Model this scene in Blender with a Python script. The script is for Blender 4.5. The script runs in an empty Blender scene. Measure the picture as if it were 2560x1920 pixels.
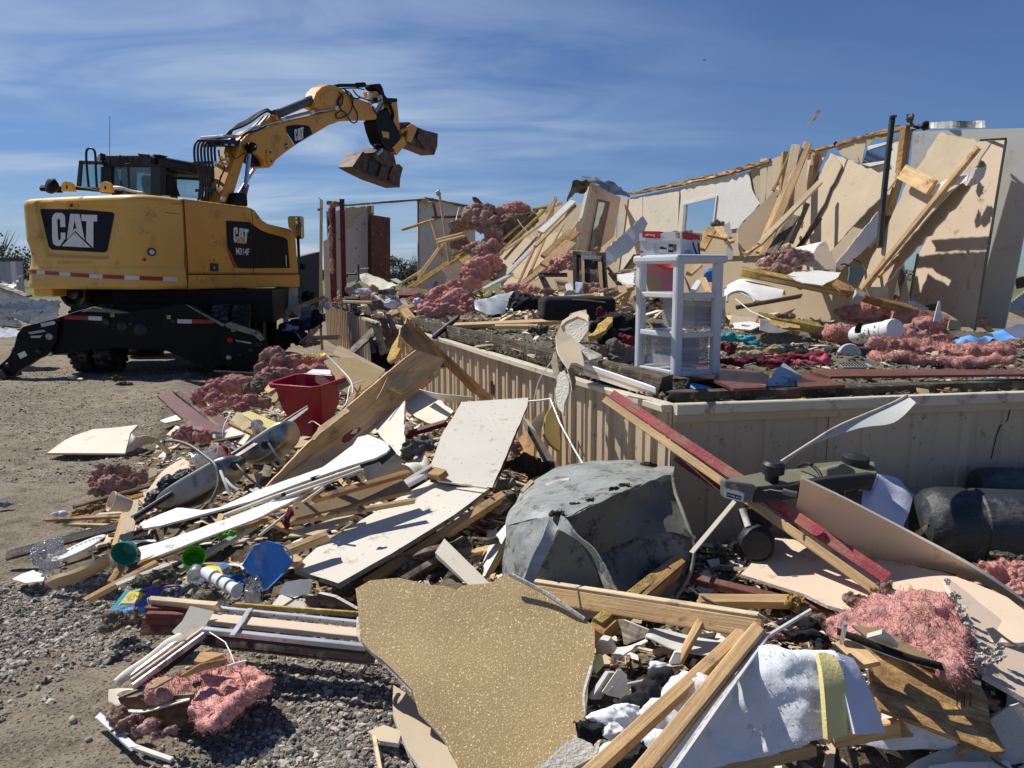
import bpy,bmesh,math,random
import numpy as np
from mathutils import Matrix,noise
import mathutils
VC=mathutils.Vector
from mathutils.geometry import delaunay_2d_cdt
from mathutils.bvhtree import BVHTree
R=random.Random(7)
sc=bpy.context.scene
# camera, sky, sun, exposure
H0=1.45;FPX=1927.0;PITCH=math.radians(8.0)
cam_d=bpy.data.cameras.new('camera');cam=bpy.data.objects.new('camera',cam_d);sc.collection.objects.link(cam)
cam_d.sensor_width=36;cam_d.lens=36*FPX/2560;cam_d.clip_end=6000;cam_d.clip_start=.05
cam.location=(0,0,H0);cam.rotation_euler=(math.radians(90)-PITCH,0,0)
sc.camera=cam
sc.view_settings.view_transform='Standard';sc.view_settings.look='None'
sc.view_settings.exposure=0.16;sc.view_settings.gamma=1;sc.view_settings.use_curve_mapping=False
SUN_EL=math.radians(52);SUN_H=(-.84,.543)
w=bpy.data.worlds.new('World');sc.world=w;w.use_nodes=True
nt=w.node_tree;nt.nodes.clear()
def N(t,typ,**kw):
 n=t.nodes.new(typ)
 for k,v in kw.items():
  if k.startswith('i_'):n.inputs[k[2:].replace('_',' ')].default_value=v
  else:setattr(n,k,v)
 return n
sky=N(nt,'ShaderNodeTexSky',sky_type='NISHITA',sun_disc=False)
sky.sun_elevation=SUN_EL;sky.sun_rotation=math.atan2(SUN_H[0],SUN_H[1])
sky.altitude=300;sky.air_density=1.0;sky.dust_density=.25;sky.ozone_density=2.5
tc=N(nt,'ShaderNodeTexCoord');sep=N(nt,'ShaderNodeSeparateXYZ');nt.links.new(tc.outputs['Generated'],sep.inputs[0])
zz=N(nt,'ShaderNodeMath',operation='ADD');nt.links.new(sep.outputs['Z'],zz.inputs[0]);zz.inputs[1].default_value=.12
cx_=N(nt,'ShaderNodeMath',operation='DIVIDE');nt.links.new(sep.outputs['X'],cx_.inputs[0]);nt.links.new(zz.outputs[0],cx_.inputs[1])
cy_=N(nt,'ShaderNodeMath',operation='DIVIDE');nt.links.new(sep.outputs['Y'],cy_.inputs[0]);nt.links.new(zz.outputs[0],cy_.inputs[1])
cmb=N(nt,'ShaderNodeCombineXYZ');nt.links.new(cx_.outputs[0],cmb.inputs[0]);nt.links.new(cy_.outputs[0],cmb.inputs[1])
mp=N(nt,'ShaderNodeMapping');mp.inputs['Rotation'].default_value=(0,0,.5);mp.inputs['Scale'].default_value=(.55,1.1,1);mp.inputs['Location'].default_value=(1.3,.4,0)
nt.links.new(cmb.outputs[0],mp.inputs[0])
n1=N(nt,'ShaderNodeTexNoise',i_Scale=.55,i_Detail=5.0,i_Roughness=.5,i_Distortion=.5);nt.links.new(mp.outputs[0],n1.inputs[0])
n2=N(nt,'ShaderNodeTexNoise',i_Scale=1.9,i_Detail=8.0,i_Roughness=.58,i_Distortion=.9);nt.links.new(mp.outputs[0],n2.inputs[0])
r1=N(nt,'ShaderNodeMapRange',i_From_Min=.40,i_From_Max=.64);nt.links.new(n1.outputs[0],r1.inputs[0])
r2=N(nt,'ShaderNodeMapRange',i_From_Min=.28,i_From_Max=.72);nt.links.new(n2.outputs[0],r2.inputs[0])
rx=N(nt,'ShaderNodeMapRange',i_From_Min=-.42,i_From_Max=.3,i_To_Min=1.0,i_To_Max=.10);nt.links.new(sep.outputs['X'],rx.inputs[0])
rz_=N(nt,'ShaderNodeMapRange',i_From_Min=.22,i_From_Max=.42,i_To_Min=1.0,i_To_Max=.12);nt.links.new(sep.outputs['Z'],rz_.inputs[0])
rm_=N(nt,'ShaderNodeMath',operation='MULTIPLY');nt.links.new(rx.outputs[0],rm_.inputs[0]);nt.links.new(rz_.outputs[0],rm_.inputs[1])
m1=N(nt,'ShaderNodeMath',operation='MULTIPLY');nt.links.new(r1.outputs[0],m1.inputs[0]);nt.links.new(r2.outputs[0],m1.inputs[1])
m2=N(nt,'ShaderNodeMath',operation='MULTIPLY');nt.links.new(m1.outputs[0],m2.inputs[0]);nt.links.new(rm_.outputs[0],m2.inputs[1])
m3=N(nt,'ShaderNodeMath',operation='MULTIPLY',use_clamp=True);nt.links.new(m2.outputs[0],m3.inputs[0]);m3.inputs[1].default_value=2.1
tint=N(nt,'ShaderNodeMix',data_type='RGBA',blend_type='MULTIPLY');tint.inputs[0].default_value=1
nt.links.new(sky.outputs[0],tint.inputs[6]);tint.inputs[7].default_value=(.60,.765,1.08,1)
mix=N(nt,'ShaderNodeMix',data_type='RGBA');nt.links.new(m3.outputs[0],mix.inputs[0]);nt.links.new(tint.outputs[2],mix.inputs[6]);mix.inputs[7].default_value=(6.4,8.0,10.2,1)
bg=N(nt,'ShaderNodeBackground');bg.inputs['Strength'].default_value=.063
nt.links.new(mix.outputs[2],bg.inputs[0]);wo=N(nt,'ShaderNodeOutputWorld');nt.links.new(bg.outputs[0],wo.inputs[0])
sun_d=bpy.data.lights.new('sun','SUN');sun=bpy.data.objects.new('sun',sun_d);sc.collection.objects.link(sun)
sun_d.energy=4.7;sun_d.angle=math.radians(.53);sun_d.color=(1,.955,.88)
SV=VC((SUN_H[0]*math.cos(SUN_EL),SUN_H[1]*math.cos(SUN_EL),math.sin(SUN_EL))).normalized()
sun.rotation_euler=SV.to_track_quat('Z','Y').to_euler();sun.location=SV*30
# rays: pixel of the 2560x1920 photo -> point in the place
CAM=VC((0,0,H0));FW=VC((0,math.cos(PITCH),-math.sin(PITCH)));UP=VC((0,math.sin(PITCH),math.cos(PITCH)))
CR=dict(O=(0,0,1),W=(0,0,.8642),A=(0,180,3.456),B=(0,440,2.765),C=(440,180,3.19),D=(760,440,3.456),E=(1360,440,2.861),F=(1900,260,2.765),G=(1900,700,3.073),H=(1300,780,3.191),I=(0,900,3.072),J=(400,800,3.072),K=(700,780,2.304),L=(0,1400,3.16),M=(1200,1100,3.073),N=(1300,1400,3.16),P=(1900,1380,3.073),Q=(1700,1100,2.572),S=(350,1380,3.19))
def q(k,x,y):
 o=CR[k];return(o[0]+x/o[2],o[1]+y/o[2])
def ray(px,py):
 return VC(((px-1280)/FPX,0,0))+FW+UP*((960-py)/FPX)
def pD(k,x,y,D):d=ray(*q(k,x,y));return CAM+d*(D/d.y)
def pZ(k,x,y,z):
 d=ray(*q(k,x,y));t=(z-H0)/d.z
 if t<0:raise ValueError('above horizon %s %s %s'%(k,x,y))
 return CAM+d*t
def pPl(k,x,y,p0,n):d=ray(*q(k,x,y));return CAM+d*((p0-CAM).dot(n)/d.dot(n))
def pt(k,x,y,h,mo='z'):
 if isinstance(h,tuple):return pPl(k,x,y,*h)
 return pZ(k,x,y,h)if mo=='z'else pD(k,x,y,h)
def mpp(k,p):return(p-CAM).dot(FW)/FPX/CR[k][2]
# materials
MATS={}
def mat(nm,col,rough=.75,metal=0,var=.15,vs=6,bump=.3,bs=40,speck=None,dirt=None,grain=None,dots=None,spec=.4,trans=0,alpha=1,mixc=None,bd=.01,coat=0,sheen=0,wave=None):
 """Procedural surface in metres of object space. speck=(col,amount,scale) dirt=(col,amount,scale) grain=(stretch,strength,scale) mixc=(col,scale,contrast)"""
 m=bpy.data.materials.new(nm);m.use_nodes=True;t=m.node_tree;b=t.nodes['Principled BSDF'];L=t.links.new
 b.inputs['Roughness'].default_value=rough;b.inputs['Metallic'].default_value=metal;b.inputs['Specular IOR Level'].default_value=spec
 b.inputs['Transmission Weight'].default_value=trans;b.inputs['Alpha'].default_value=alpha;b.inputs['Coat Weight'].default_value=coat
 if sheen:b.inputs['Sheen Weight'].default_value=sheen
 tc=N(t,'ShaderNodeTexCoord');oi=N(t,'ShaderNodeObjectInfo')
 rv=N(t,'ShaderNodeVectorMath',operation='SCALE');rv.inputs[0].default_value=(17,31,23);L(oi.outputs['Random'],rv.inputs['Scale'])
 ad=N(t,'ShaderNodeVectorMath',operation='ADD');L(tc.outputs['Object'],ad.inputs[0]);L(rv.outputs[0],ad.inputs[1]);vec=ad.outputs[0]
 def noise_(scale,det=4,rg=.6,st=None,dis=0):
  v=vec
  if st:
   mpn=N(t,'ShaderNodeMapping');mpn.inputs['Scale'].default_value=st;L(vec,mpn.inputs[0]);v=mpn.outputs[0]
  n=N(t,'ShaderNodeTexNoise',i_Scale=scale,i_Detail=det,i_Roughness=rg,i_Distortion=dis);L(v,n.inputs[0]);return n.outputs[0]
 def rng(o,a,b_,c=0,d=1):
  n=N(t,'ShaderNodeMapRange',i_From_Min=a,i_From_Max=b_,i_To_Min=c,i_To_Max=d);L(o,n.inputs[0]);return n.outputs[0]
 def mixn(fac,a,bcol,mo='MIX'):
  n=N(t,'ShaderNodeMix',data_type='RGBA',blend_type=mo)
  if isinstance(fac,(int,float)):n.inputs[0].default_value=fac
  else:L(fac,n.inputs[0])
  for i,c in((6,a),(7,bcol)):
   if isinstance(c,tuple):n.inputs[i].default_value=(*c[:3],1)
   else:L(c,n.inputs[i])
  return n.outputs[2]
 def comb(f):
  n=N(t,'ShaderNodeCombineXYZ')
  for i in range(3):L(f,n.inputs[i])
  return n.outputs[0]
 cur=tuple(col)
 if mixc:cur=mixn(rng(noise_(mixc[1],5,.62),.5-mixc[2],.5+mixc[2]),cur,mixc[0])
 v=rng(noise_(vs,5,.6),.25,.75,1-var,1+var)
 cur=mixn(1.0,cur,comb(v),'MULTIPLY')
 orr=rng(oi.outputs['Random'],0,1,1-var*.7,1+var*.7);cur=mixn(1.0,cur,comb(orr),'MULTIPLY')
 hb=noise_(bs,6,.65)
 if grain:
  g=noise_(grain[2],3,.7,(1/grain[0],1,1),.6);cur=mixn(1.0,cur,comb(rng(g,.3,.7,1-grain[1],1+grain[1]*.6)),'MULTIPLY')
  g2=noise_(grain[2]*4,2,.6,(1/grain[0]/2,1,1));cur=mixn(1.0,cur,comb(rng(g2,.35,.7,1+grain[1]*.3,1-grain[1]*.5)),'MULTIPLY')
  ma=N(t,'ShaderNodeMath',operation='ADD');L(hb,ma.inputs[0]);L(g2,ma.inputs[1]);hb=ma.outputs[0]
 if wave:
  wv=N(t,'ShaderNodeTexVoronoi',i_Scale=wave[0]);L(vec,wv.inputs[0]);cur=mixn(rng(wv.outputs['Distance'],.05,.5,wave[1],0),cur,wave[2])
 if speck:
  n=noise_(speck[2],2,.5);lo=.78-speck[1]*.5;cur=mixn(rng(n,lo,lo+.04),cur,speck[0])
 if dots:
  vn=N(t,'ShaderNodeTexVoronoi',i_Scale=dots[1]);L(vec,vn.inputs[0]);cur=mixn(rng(vn.outputs['Distance'],dots[2],dots[2]*.75),cur,dots[0])
 if dirt:
  n=noise_(dirt[2],7,.68);lo=.66-dirt[1]*.3;f=rng(n,lo,lo+.1);n2_=noise_(dirt[2]*7,4,.7)
  f2=N(t,'ShaderNodeMath',operation='MULTIPLY');L(f,f2.inputs[0]);L(rng(n2_,.35,.6,.3,1),f2.inputs[1]);cur=mixn(f2.outputs[0],cur,dirt[0])
  L(rng(f2.outputs[0],0,1,rough,min(1,rough+.3)),b.inputs['Roughness'])
 L(cur,b.inputs['Base Color'])
 if bump:
  bn=N(t,'ShaderNodeBump');bn.inputs['Strength'].default_value=bump;bn.inputs['Distance'].default_value=bd;L(hb,bn.inputs['Height']);L(bn.outputs[0],b.inputs['Normal'])
 MATS[nm]=m;return m
DUST=(.27,.24,.19);GRM=(.13,.115,.085)
mat('pine',(.64,.42,.205),.7,var=.18,vs=3,bump=.25,bs=60,grain=(14,.30,30),dirt=((.26,.17,.1),.33,7))
mat('pine_orange',(.46,.26,.10),.7,var=.2,vs=3,bump=.35,bs=60,grain=(12,.4,28),dirt=(GRM,.45,5))
mat('pine_pale',(.72,.57,.36),.75,var=.15,vs=3,bump=.2,bs=60,grain=(14,.2,30),dirt=((.3,.22,.14),.3,7))
mat('wood_old',(.26,.21,.155),.85,var=.3,vs=4,bump=.5,bs=50,grain=(12,.5,24),dirt=((.05,.04,.03),.6,6))
mat('wood_brown',(.13,.065,.035),.55,var=.25,vs=3,bump=.3,bs=50,grain=(12,.45,24),dirt=(DUST,.4,6))
mat('wood_dark',(.055,.032,.024),.5,var=.25,vs=3,bump=.2,bs=50,grain=(12,.35,24),dirt=(DUST,.45,5))
mat('cherry',(.13,.042,.028),.38,var=.2,vs=2,bump=.1,bs=50,grain=(14,.3,20),dirt=(DUST,.3,9))
mat('red_paint',(.36,.045,.06),.6,var=.3,vs=5,bump=.4,bs=60,grain=(10,.35,26),dirt=((.33,.2,.13),.6,9))
mat('dark_red',(.13,.012,.018),.55,var=.25,vs=4,bump=.3,bs=60,grain=(10,.3,26),dirt=((.2,.13,.1),.3,9))
mat('red_box',(.16,.04,.03),.65,var=.2,vs=4,bump=.3,bs=60,grain=(8,.3,26),dirt=(DUST,.4,6))
mat('red_plastic',(.33,.012,.028),.35,var=.1,vs=4,bump=.05,dirt=((.2,.05,.05),.4,7))
mat('osb',(.54,.34,.14),.8,var=.3,vs=18,bump=.5,bs=50,grain=(3,.5,30),mixc=((.36,.20,.08),14,.12),dirt=(GRM,.28,9))
mat('foam',(.66,.5,.16),.95,var=.3,vs=22,bump=1,bs=60,mixc=((.45,.27,.08),12,.15),bd=.02)
mat('tanpaper',(.54,.44,.305),.9,var=.08,vs=2.5,bump=.12,bs=150,dirt=((.36,.28,.18),.2,12))
mat('tanpaper_gold',(.44,.315,.15),.85,var=.14,vs=2.5,bump=.35,bs=120,speck=((.92,.78,.42),.345,190),mixc=((.52,.38,.19),4,.2))
mat('tanwall',(.50,.40,.27),.9,var=.08,vs=1.2,bump=.1,bs=90,dirt=((.36,.27,.17),.2,6))
mat('beige',(.66,.52,.385),.75,var=.07,vs=2,bump=.08,bs=90,dirt=((.3,.22,.15),.28,7))
mat('cream',(.74,.68,.56),.75,var=.06,vs=3,bump=.1,bs=90,dirt=((.45,.38,.28),.26,11))
mat('gypsum',(.72,.66,.60),.95,var=.12,vs=12,bump=.9,bs=70,dirt=((.45,.35,.26),.4,14),bd=.01)
mat('white_board',(.78,.77,.72),.6,var=.05,vs=3,bump=.1,bs=80,dirt=((.45,.4,.33),.24,16),speck=((.45,.43,.4),.28,90))
mat('white_texture',(.74,.70,.60),.8,var=.08,vs=6,bump=1.0,bs=55,dirt=((.4,.34,.25),.4,6),bd=.02)
mat('wallpaper',(.66,.62,.53),.8,var=.06,vs=3,bump=.1,dots=((.25,.21,.15),24,.11),dirt=((.3,.26,.2),.25,12))
mat('wallpaper_far',(.58,.55,.48),.8,var=.1,vs=2,bump=.1,dots=((.38,.33,.25),7,.2))
mat('greywall',(.60,.60,.56),.8,var=.06,vs=1.5,bump=.08,dirt=((.32,.31,.28),.3,2))
mat('skirt',(.55,.44,.31),.5,var=.08,vs=2,bump=.06,bs=30,dirt=((.22,.17,.12),.25,16),grain=None)
mat('skirt_trim',(.62,.56,.43),.5,var=.1,vs=3,bump=.1,bs=40,dirt=((.25,.19,.13),.4,9))
mat('galv',(.42,.45,.46),.5,metal=.55,var=.3,vs=5,bump=.15,bs=8,dirt=((.2,.18,.15),.45,6))
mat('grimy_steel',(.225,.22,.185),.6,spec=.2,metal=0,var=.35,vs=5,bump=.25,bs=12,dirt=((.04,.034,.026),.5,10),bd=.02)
mat('grimy_steel_lit',(.36,.375,.355),.42,spec=.5,metal=0,var=.3,vs=6,bump=.22,bs=14,dirt=((.06,.052,.04),.5,12),grain=(6,.22,14))  # lighter copy of grimy_steel, the lit tone is put into its colour
mat('stainless',(.34,.32,.28),.42,metal=.9,var=.2,vs=6,bump=.1,bs=10,dirt=((.14,.12,.09),.35,8))
mat('alu',(.62,.64,.66),.4,metal=.6,var=.2,vs=8,bump=.1,dirt=((.2,.18,.15),.4,9))
mat('dark_metal',(.045,.04,.038),.45,metal=.5,var=.3,bump=.1,dirt=((.16,.13,.1),.35,6))
mat('pinkfluff',(.78,.39,.35),1,var=.2,vs=9,bump=.5,bs=70,mixc=((.62,.33,.28),6,.1),bd=.02,spec=.02,grain=(7,.3,60),dirt=((.34,.24,.18),.42,9))
mat('pinkdull',(.64,.37,.32),1,var=.22,vs=9,bump=.5,bs=70,mixc=((.40,.28,.225),6,.12),bd=.02,spec=.02,grain=(7,.3,60),dirt=((.22,.17,.12),.48,8))
mat('greyfluff',(.34,.315,.24),1,var=.35,vs=14,bump=1,bs=110,bd=.02,spec=.05,mixc=((.22,.19,.14),9,.2))
mat('batting',(.80,.82,.86),1,var=.06,vs=7,bump=.4,bs=90,bd=.005,spec=.05,dirt=((.4,.4,.4),.2,12))
mat('foam_yellow',(.72,.62,.27),.95,var=.1,vs=6,bump=.4,bs=120)
mat('black_plastic',(.022,.024,.026),.5,var=.3,vs=4,bump=.1,dirt=((.10,.095,.08),.35,7))
mat('drum_black',(.04,.048,.052),.42,var=.3,vs=5,bump=.35,bs=60,dirt=((.13,.13,.12),.42,5),grain=(5,.3,20))
mat('black_cloth',(.016,.015,.017),.95,var=.4,vs=10,bump=.7,bs=60)
mat('grey_cloth',(.15,.135,.125),.95,var=.3,vs=6,bump=.6,bs=60)
mat('maroon_cloth',(.13,.012,.022),.9,var=.35,vs=6,bump=.5,bs=70)
mat('pink_cloth',(.52,.09,.16),.85,var=.25,vs=6,bump=.4,bs=70)
mat('teal_cloth',(.02,.27,.34),.7,var=.25,vs=6,bump=.3,bs=60)
mat('olive_cloth',(.33,.27,.09),.95,var=.35,vs=9,bump=.7,bs=60,mixc=((.5,.45,.35),6,.2))
mat('white_cloth',(.7,.7,.82),.8,var=.06,vs=6,bump=.2,bs=60)
mat('mauve_cloth',(.3,.2,.19),.95,var=.3,vs=8,bump=.6,bs=60)
mat('blue_plastic',(.03,.16,.5),.3,var=.15,vs=4,bump=.1,dirt=((.2,.28,.4),.35,6))
mat('blue_sheet',(.13,.35,.72),.5,var=.12,vs=10,bump=.3,bs=24,dirt=((.3,.28,.2),.3,8))
mat('green_plastic',(.12,.55,.03),.4,var=.15,bump=.1,dirt=((.05,.08,.03),.5,9))
mat('teal_plastic',(.012,.2,.16),.35,var=.1,bump=.05,dirt=((.2,.19,.15),.3,9))
mat('purple_plastic',(.15,.06,.35),.4,var=.1,bump=.05)
mat('clear_plastic',(.8,.82,.84),.12,trans=.9,bump=.6,bs=30,var=.02,spec=.6)
mat('frosted',(.72,.72,.70),.3,trans=.35,bump=.05,var=.05)
mat('drawer_plastic',(.50,.51,.54),.2,alpha=.36,bump=0,var=.06,vs=5)
mat('cart_white',(.60,.62,.66),.42,var=.04,vs=4,bump=.02,dirt=((.4,.38,.34),.18,9))
mat('white_plastic',(.78,.78,.77),.4,var=.04,bump=.04,dirt=((.4,.36,.3),.2,9))
mat('ceramic',(.75,.76,.74),.2,var=.04,bump=.03,dirt=((.3,.27,.2),.3,12))
mat('orange',(.75,.16,.02),.5,var=.08,bump=.05)
mat('yellowp',(.8,.6,.03),.5,var=.08,bump=.05)
mat('redpl',(.55,.02,.02),.4,var=.08,bump=.05)
mat('ink',(.02,.02,.022),.5,var=.05,bump=0)
mat('pinkpl',(.62,.25,.28),.6,var=.08,bump=.05)
mat('card_white',(.70,.70,.71),.7,var=.05,bump=.05,dirt=((.45,.4,.35),.2,10))
mat('card_red',(.50,.03,.035),.6,var=.06,bump=.05)
mat('mirror',(.35,.4,.45),.06,metal=1,var=.1,bump=0)
mat('glass',(.38,.55,.55),.03,trans=.93,bump=0,var=.02,spec=.7)
mat('cat_yellow',(.66,.32,.035),.42,var=.10,vs=1.4,bump=.05,bs=20,dirt=((.28,.17,.06),.33,2.5),coat=.15)
mat('cat_light',(.72,.42,.085),.5,var=.10,vs=1.2,bump=.08,bs=25,dirt=((.30,.19,.07),.33,2.2),coat=.1)
mat('cat_navy',(.006,.008,.02),.5,spec=.15,var=.15,bump=0,dirt=((.06,.06,.07),.2,4))
mat('cat_white',(.72,.72,.72),.45,var=.06,bump=0,dirt=((.3,.3,.33),.25,9),speck=((.25,.25,.28),.22,40))
mat('cat_red',(.42,.02,.03),.45,var=.1,bump=0)
mat('cat_tri',(.75,.42,.03),.45,var=.1,bump=0)
mat('scratch',(.60,.47,.26),.7,var=.1,bump=0)
mat('rustmark',(.08,.025,.012),.8,var=.2,bump=.2)
mat('steel_black',(.005,.005,.006),.55,spec=.2,var=.4,vs=4,bump=.08,dirt=((.035,.03,.025),.25,4))
mat('cab_black',(.012,.014,.018),.4,var=.3,bump=.05)
mat('hose',(.02,.021,.023),.55,var=.3,bump=.2,bs=80)
mat('chrome',(.6,.62,.65),.18,metal=1,var=.15,bump=0)
mat('cyl_grey',(.10,.12,.13),.45,metal=.3,var=.2,bump=.05)
mat('rusty',(.13,.07,.05),.6,metal=.35,var=.4,vs=6,bump=.4,bs=30,dirt=((.25,.18,.13),.42,5),mixc=((.07,.045,.04),4,.12))
mat('tyre',(.018,.018,.019),.85,var=.3,bump=.4,bs=40,dirt=((.17,.145,.11),.55,4))
mat('tarp',(.11,.125,.14),.9,spec=.03,var=.3,vs=3,bump=.8,bs=20,mixc=((.05,.07,.12),1.2,.08))
mat('tarp_light',(.36,.40,.46),.7,spec=.15,var=.2,vs=5,bump=.5,bs=14)
mat('shed_green',(.035,.047,.048),.6,var=.15,bump=.05)
mat('shed_roof',(.6,.62,.64),.5,metal=.2,var=.1,bump=.05)
mat('leaf',(.035,.055,.018),.8,var=.5,vs=1.2,bump=0)
mat('bark',(.09,.07,.05),.9,var=.3,bump=.5)
mat('grass',(.10,.13,.035),.95,var=.5,vs=.3,bump=.5)
mat('stone',(.33,.30,.25),.9,var=.45,vs=9,bump=.35,bs=60)
mat('stone_pale',(.55,.50,.42),.9,var=.3,vs=9,bump=.35,bs=60)
mat('stone_dark',(.15,.145,.14),.85,var=.4,vs=9,bump=.35,bs=60)
mat('mound',(.085,.07,.052),1,var=.5,vs=9,bump=1,bs=30,mixc=((.20,.16,.11),6,.1),bd=.03,spec=.05)
mat('subfloor',(.17,.14,.10),.95,var=.4,vs=4,bump=.8,bs=40,mixc=((.09,.07,.05),3,.2),bd=.02)
mat('rim',(.12,.095,.07),.95,var=.5,vs=8,bump=1,bs=40,bd=.02,grain=(10,.5,20),dirt=((.3,.27,.18),.35,9))
mat('brownpaper',(.36,.25,.13),.85,var=.2,bump=.3,bs=40,dirt=(GRM,.4,8))
mat('hay',(.50,.40,.24),.95,var=.3,bump=.5)
mat('saw_olive',(.19,.185,.125),.5,var=.1,bump=.05,dirt=((.36,.33,.22),.35,7))
mat('saw_grey',(.14,.145,.15),.5,metal=.2,var=.15,bump=.1,dirt=((.3,.28,.25),.3,9))
mat('bulkdark',(.05,.04,.033),.95,var=.4,bump=.6)
mat('bird',(.01,.01,.01),.9,bump=0)
mat('reflect_white',(.62,.62,.63),.4,var=.06,bump=0,dirt=((.3,.27,.22),.3,7))
mat('reflect_red',(.30,.02,.02),.4,var=.1,bump=0,dirt=((.12,.03,.02),.3,7))
def MM(m):return MATS[m]if isinstance(m,str)else m
# mesh builder
class MB:
 def __init__(s):s.v=[];s.f=[];s.m=[]
 def add(s,vs,fs,mi=0):
  o=len(s.v);s.v+=[VC(x)for x in vs];s.f+=[[i+o for i in f]for f in fs];s.m+=[mi]*len(fs)if isinstance(mi,int)else list(mi);return s
 def box(s,c,sx,sy,sz,rot=None,mi=0,taper=1):
  vs=[]
  for z in(-1,1):
   k=taper if z>0 else 1
   for x,y in((-1,-1),(1,-1),(1,1),(-1,1)):
    p=VC((x*sx/2*k,y*sy/2*k,z*sz/2));vs.append(VC(c)+(rot@p if rot else p))
  return s.add(vs,[(3,2,1,0),(4,5,6,7),(0,1,5,4),(1,2,6,5),(2,3,7,6),(3,0,4,7)],mi)
 def sweep(s,pts,sec,up=VC((0,0,1)),cap=True,mi=0,closed=True):
  """sweep a section (list of (a,b)) or a list of sections along pts"""
  n=len(pts);pts=[VC(p)for p in pts];vs=[];secs=sec if isinstance(sec[0][0],(tuple,list))else[sec]*n
  k=len(secs[0]);a_prev=None
  for i,p in enumerate(pts):
   t=(pts[min(i+1,n-1)]-pts[max(i-1,0)]).normalized()
   a=a_prev-t*a_prev.dot(t)if a_prev is not None else up.cross(t)
   if a.length<1e-4:a=VC((1,0,0)).cross(t)
   if a.length<1e-4:a=VC((0,1,0)).cross(t)
   a.normalize();b=t.cross(a).normalized();a_prev=a
   vs+=[p+a*u+b*w_ for u,w_ in secs[i]]
  fs=[]
  for i in range(n-1):
   for j in range(k if closed else k-1):
    fs.append((i*k+j,i*k+(j+1)%k,(i+1)*k+(j+1)%k,(i+1)*k+j))
  if cap and closed:fs+=[tuple(range(k))[::-1],tuple(range((n-1)*k,n*k))]
  return s.add(vs,fs,mi)
 def tube(s,pts,r,k=8,mi=0,cap=True):
  rs=r if isinstance(r,(list,tuple))else[r]*len(pts)
  return s.sweep(pts,[[(math.cos(2*math.pi*j/k)*q_,math.sin(2*math.pi*j/k)*q_)for j in range(k)]for q_ in rs],mi=mi,cap=cap)
 def cyl(s,p1,p2,r,k=16,mi=0,r2=None):return s.tube([p1,p2],[r,r if r2 is None else r2],k,mi)
 def lathe(s,c,axis,prof,k=24,mi=0):
  """prof: list of (r, h) along axis from c"""
  ax=VC(axis).normalized();a=ax.cross(VC((0,0,1)));
  if a.length<.01:a=VC((1,0,0))
  a.normalize();b=ax.cross(a);vs=[];n=len(prof)
  for r,h in prof:vs+=[VC(c)+ax*h+(a*math.cos(2*math.pi*j/k)+b*math.sin(2*math.pi*j/k))*max(r,1e-4)for j in range(k)]
  return s.add(vs,[(i*k+j,i*k+(j+1)%k,(i+1)*k+(j+1)%k,(i+1)*k+j)for i in range(n-1)for j in range(k)],mi)
 def ico(s,c,r,sub=2,disp=0,mi=0,rot=None,ns=3.0,seed=None):
  bm=bmesh.new();bmesh.ops.create_icosphere(bm,subdivisions=sub,radius=1);sd=VC((R.random()*50,)*3)if seed is None else VC(seed)
  r=VC(r)if not isinstance(r,(int,float))else VC((r,r,r));vs=[]
  for v in bm.verts:
   d=v.co.normalized();f=1+disp*noise.fractal(d*ns+sd,.9,2.1,4)if disp else 1
   p=VC((d.x*r.x,d.y*r.y,d.z*r.z))*f;vs.append(VC(c)+(rot@p if rot else p))
  fs=[[v.index for v in f.verts]for f in bm.faces];bm.free();return s.add(vs,fs,mi)
 def prism(s,poly,depth,mi=0,cap=True):
  """poly: 3D ring, depth: vector"""
  n=len(poly);d=VC(depth);vs=[VC(p)for p in poly]+[VC(p)+d for p in poly]
  return s.add(vs,[tuple(range(n)),tuple(range(n,2*n))[::-1]]+[(i,i+n,(i+1)%n+n,(i+1)%n)for i in range(n)],mi)
WM={}
def _link(o):sc.collection.objects.link(o)
def tag(o,lb=None,cat=None,gp=None,kind=None):
 if lb:o['label']=lb
 if cat:o['category']=cat
 if gp:o['group']=gp
 if kind:o['kind']=kind
 return o
def place(o,Mw,pr):
 WM[o]=Mw
 if pr:o.parent=pr;o.matrix_basis=WM[pr].inverted()@Mw
 else:o.matrix_basis=Mw
def obj(nm,mb,mats,pr=None,lb=None,cat=None,gp=None,kind=None,fm=None,sm=False,bevel=0,seg=1,origin=None,fixn=True):
 if not isinstance(mats,(list,tuple)):mats=[mats]
 V=mb.v
 if origin is None:
  lo=[min(v[i]for v in V)for i in range(3)];hi=[max(v[i]for v in V)for i in range(3)]
  origin=VC(((lo[0]+hi[0])/2,(lo[1]+hi[1])/2,lo[2]))
 Mw=Matrix.Translation(origin)@(fm.to_4x4()if fm else Matrix.Identity(4));inv=Mw.inverted()
 me=bpy.data.meshes.new(nm);me.from_pydata([tuple(inv@v)for v in V],[],mb.f)
 for m in mats:me.materials.append(MM(m))
 if len(mats)>1:me.polygons.foreach_set('material_index',mb.m)
 if sm:me.polygons.foreach_set('use_smooth',[True]*len(me.polygons))
 me.validate()
 if fixn:
  bm=bmesh.new();bm.from_mesh(me);bmesh.ops.recalc_face_normals(bm,faces=bm.faces);bm.to_mesh(me);bm.free()
 if sm:
  try:me.set_sharp_from_angle(angle=math.radians(50 if sm is True else sm))
  except Exception:pass
 o=bpy.data.objects.new(nm,me);_link(o);place(o,Mw,pr)
 if bevel:
  b=o.modifiers.new('bevel','BEVEL');b.width=bevel;b.segments=seg;b.limit_method='ANGLE';b.angle_limit=math.radians(35)
 return tag(o,lb,cat,gp,kind)
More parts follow.
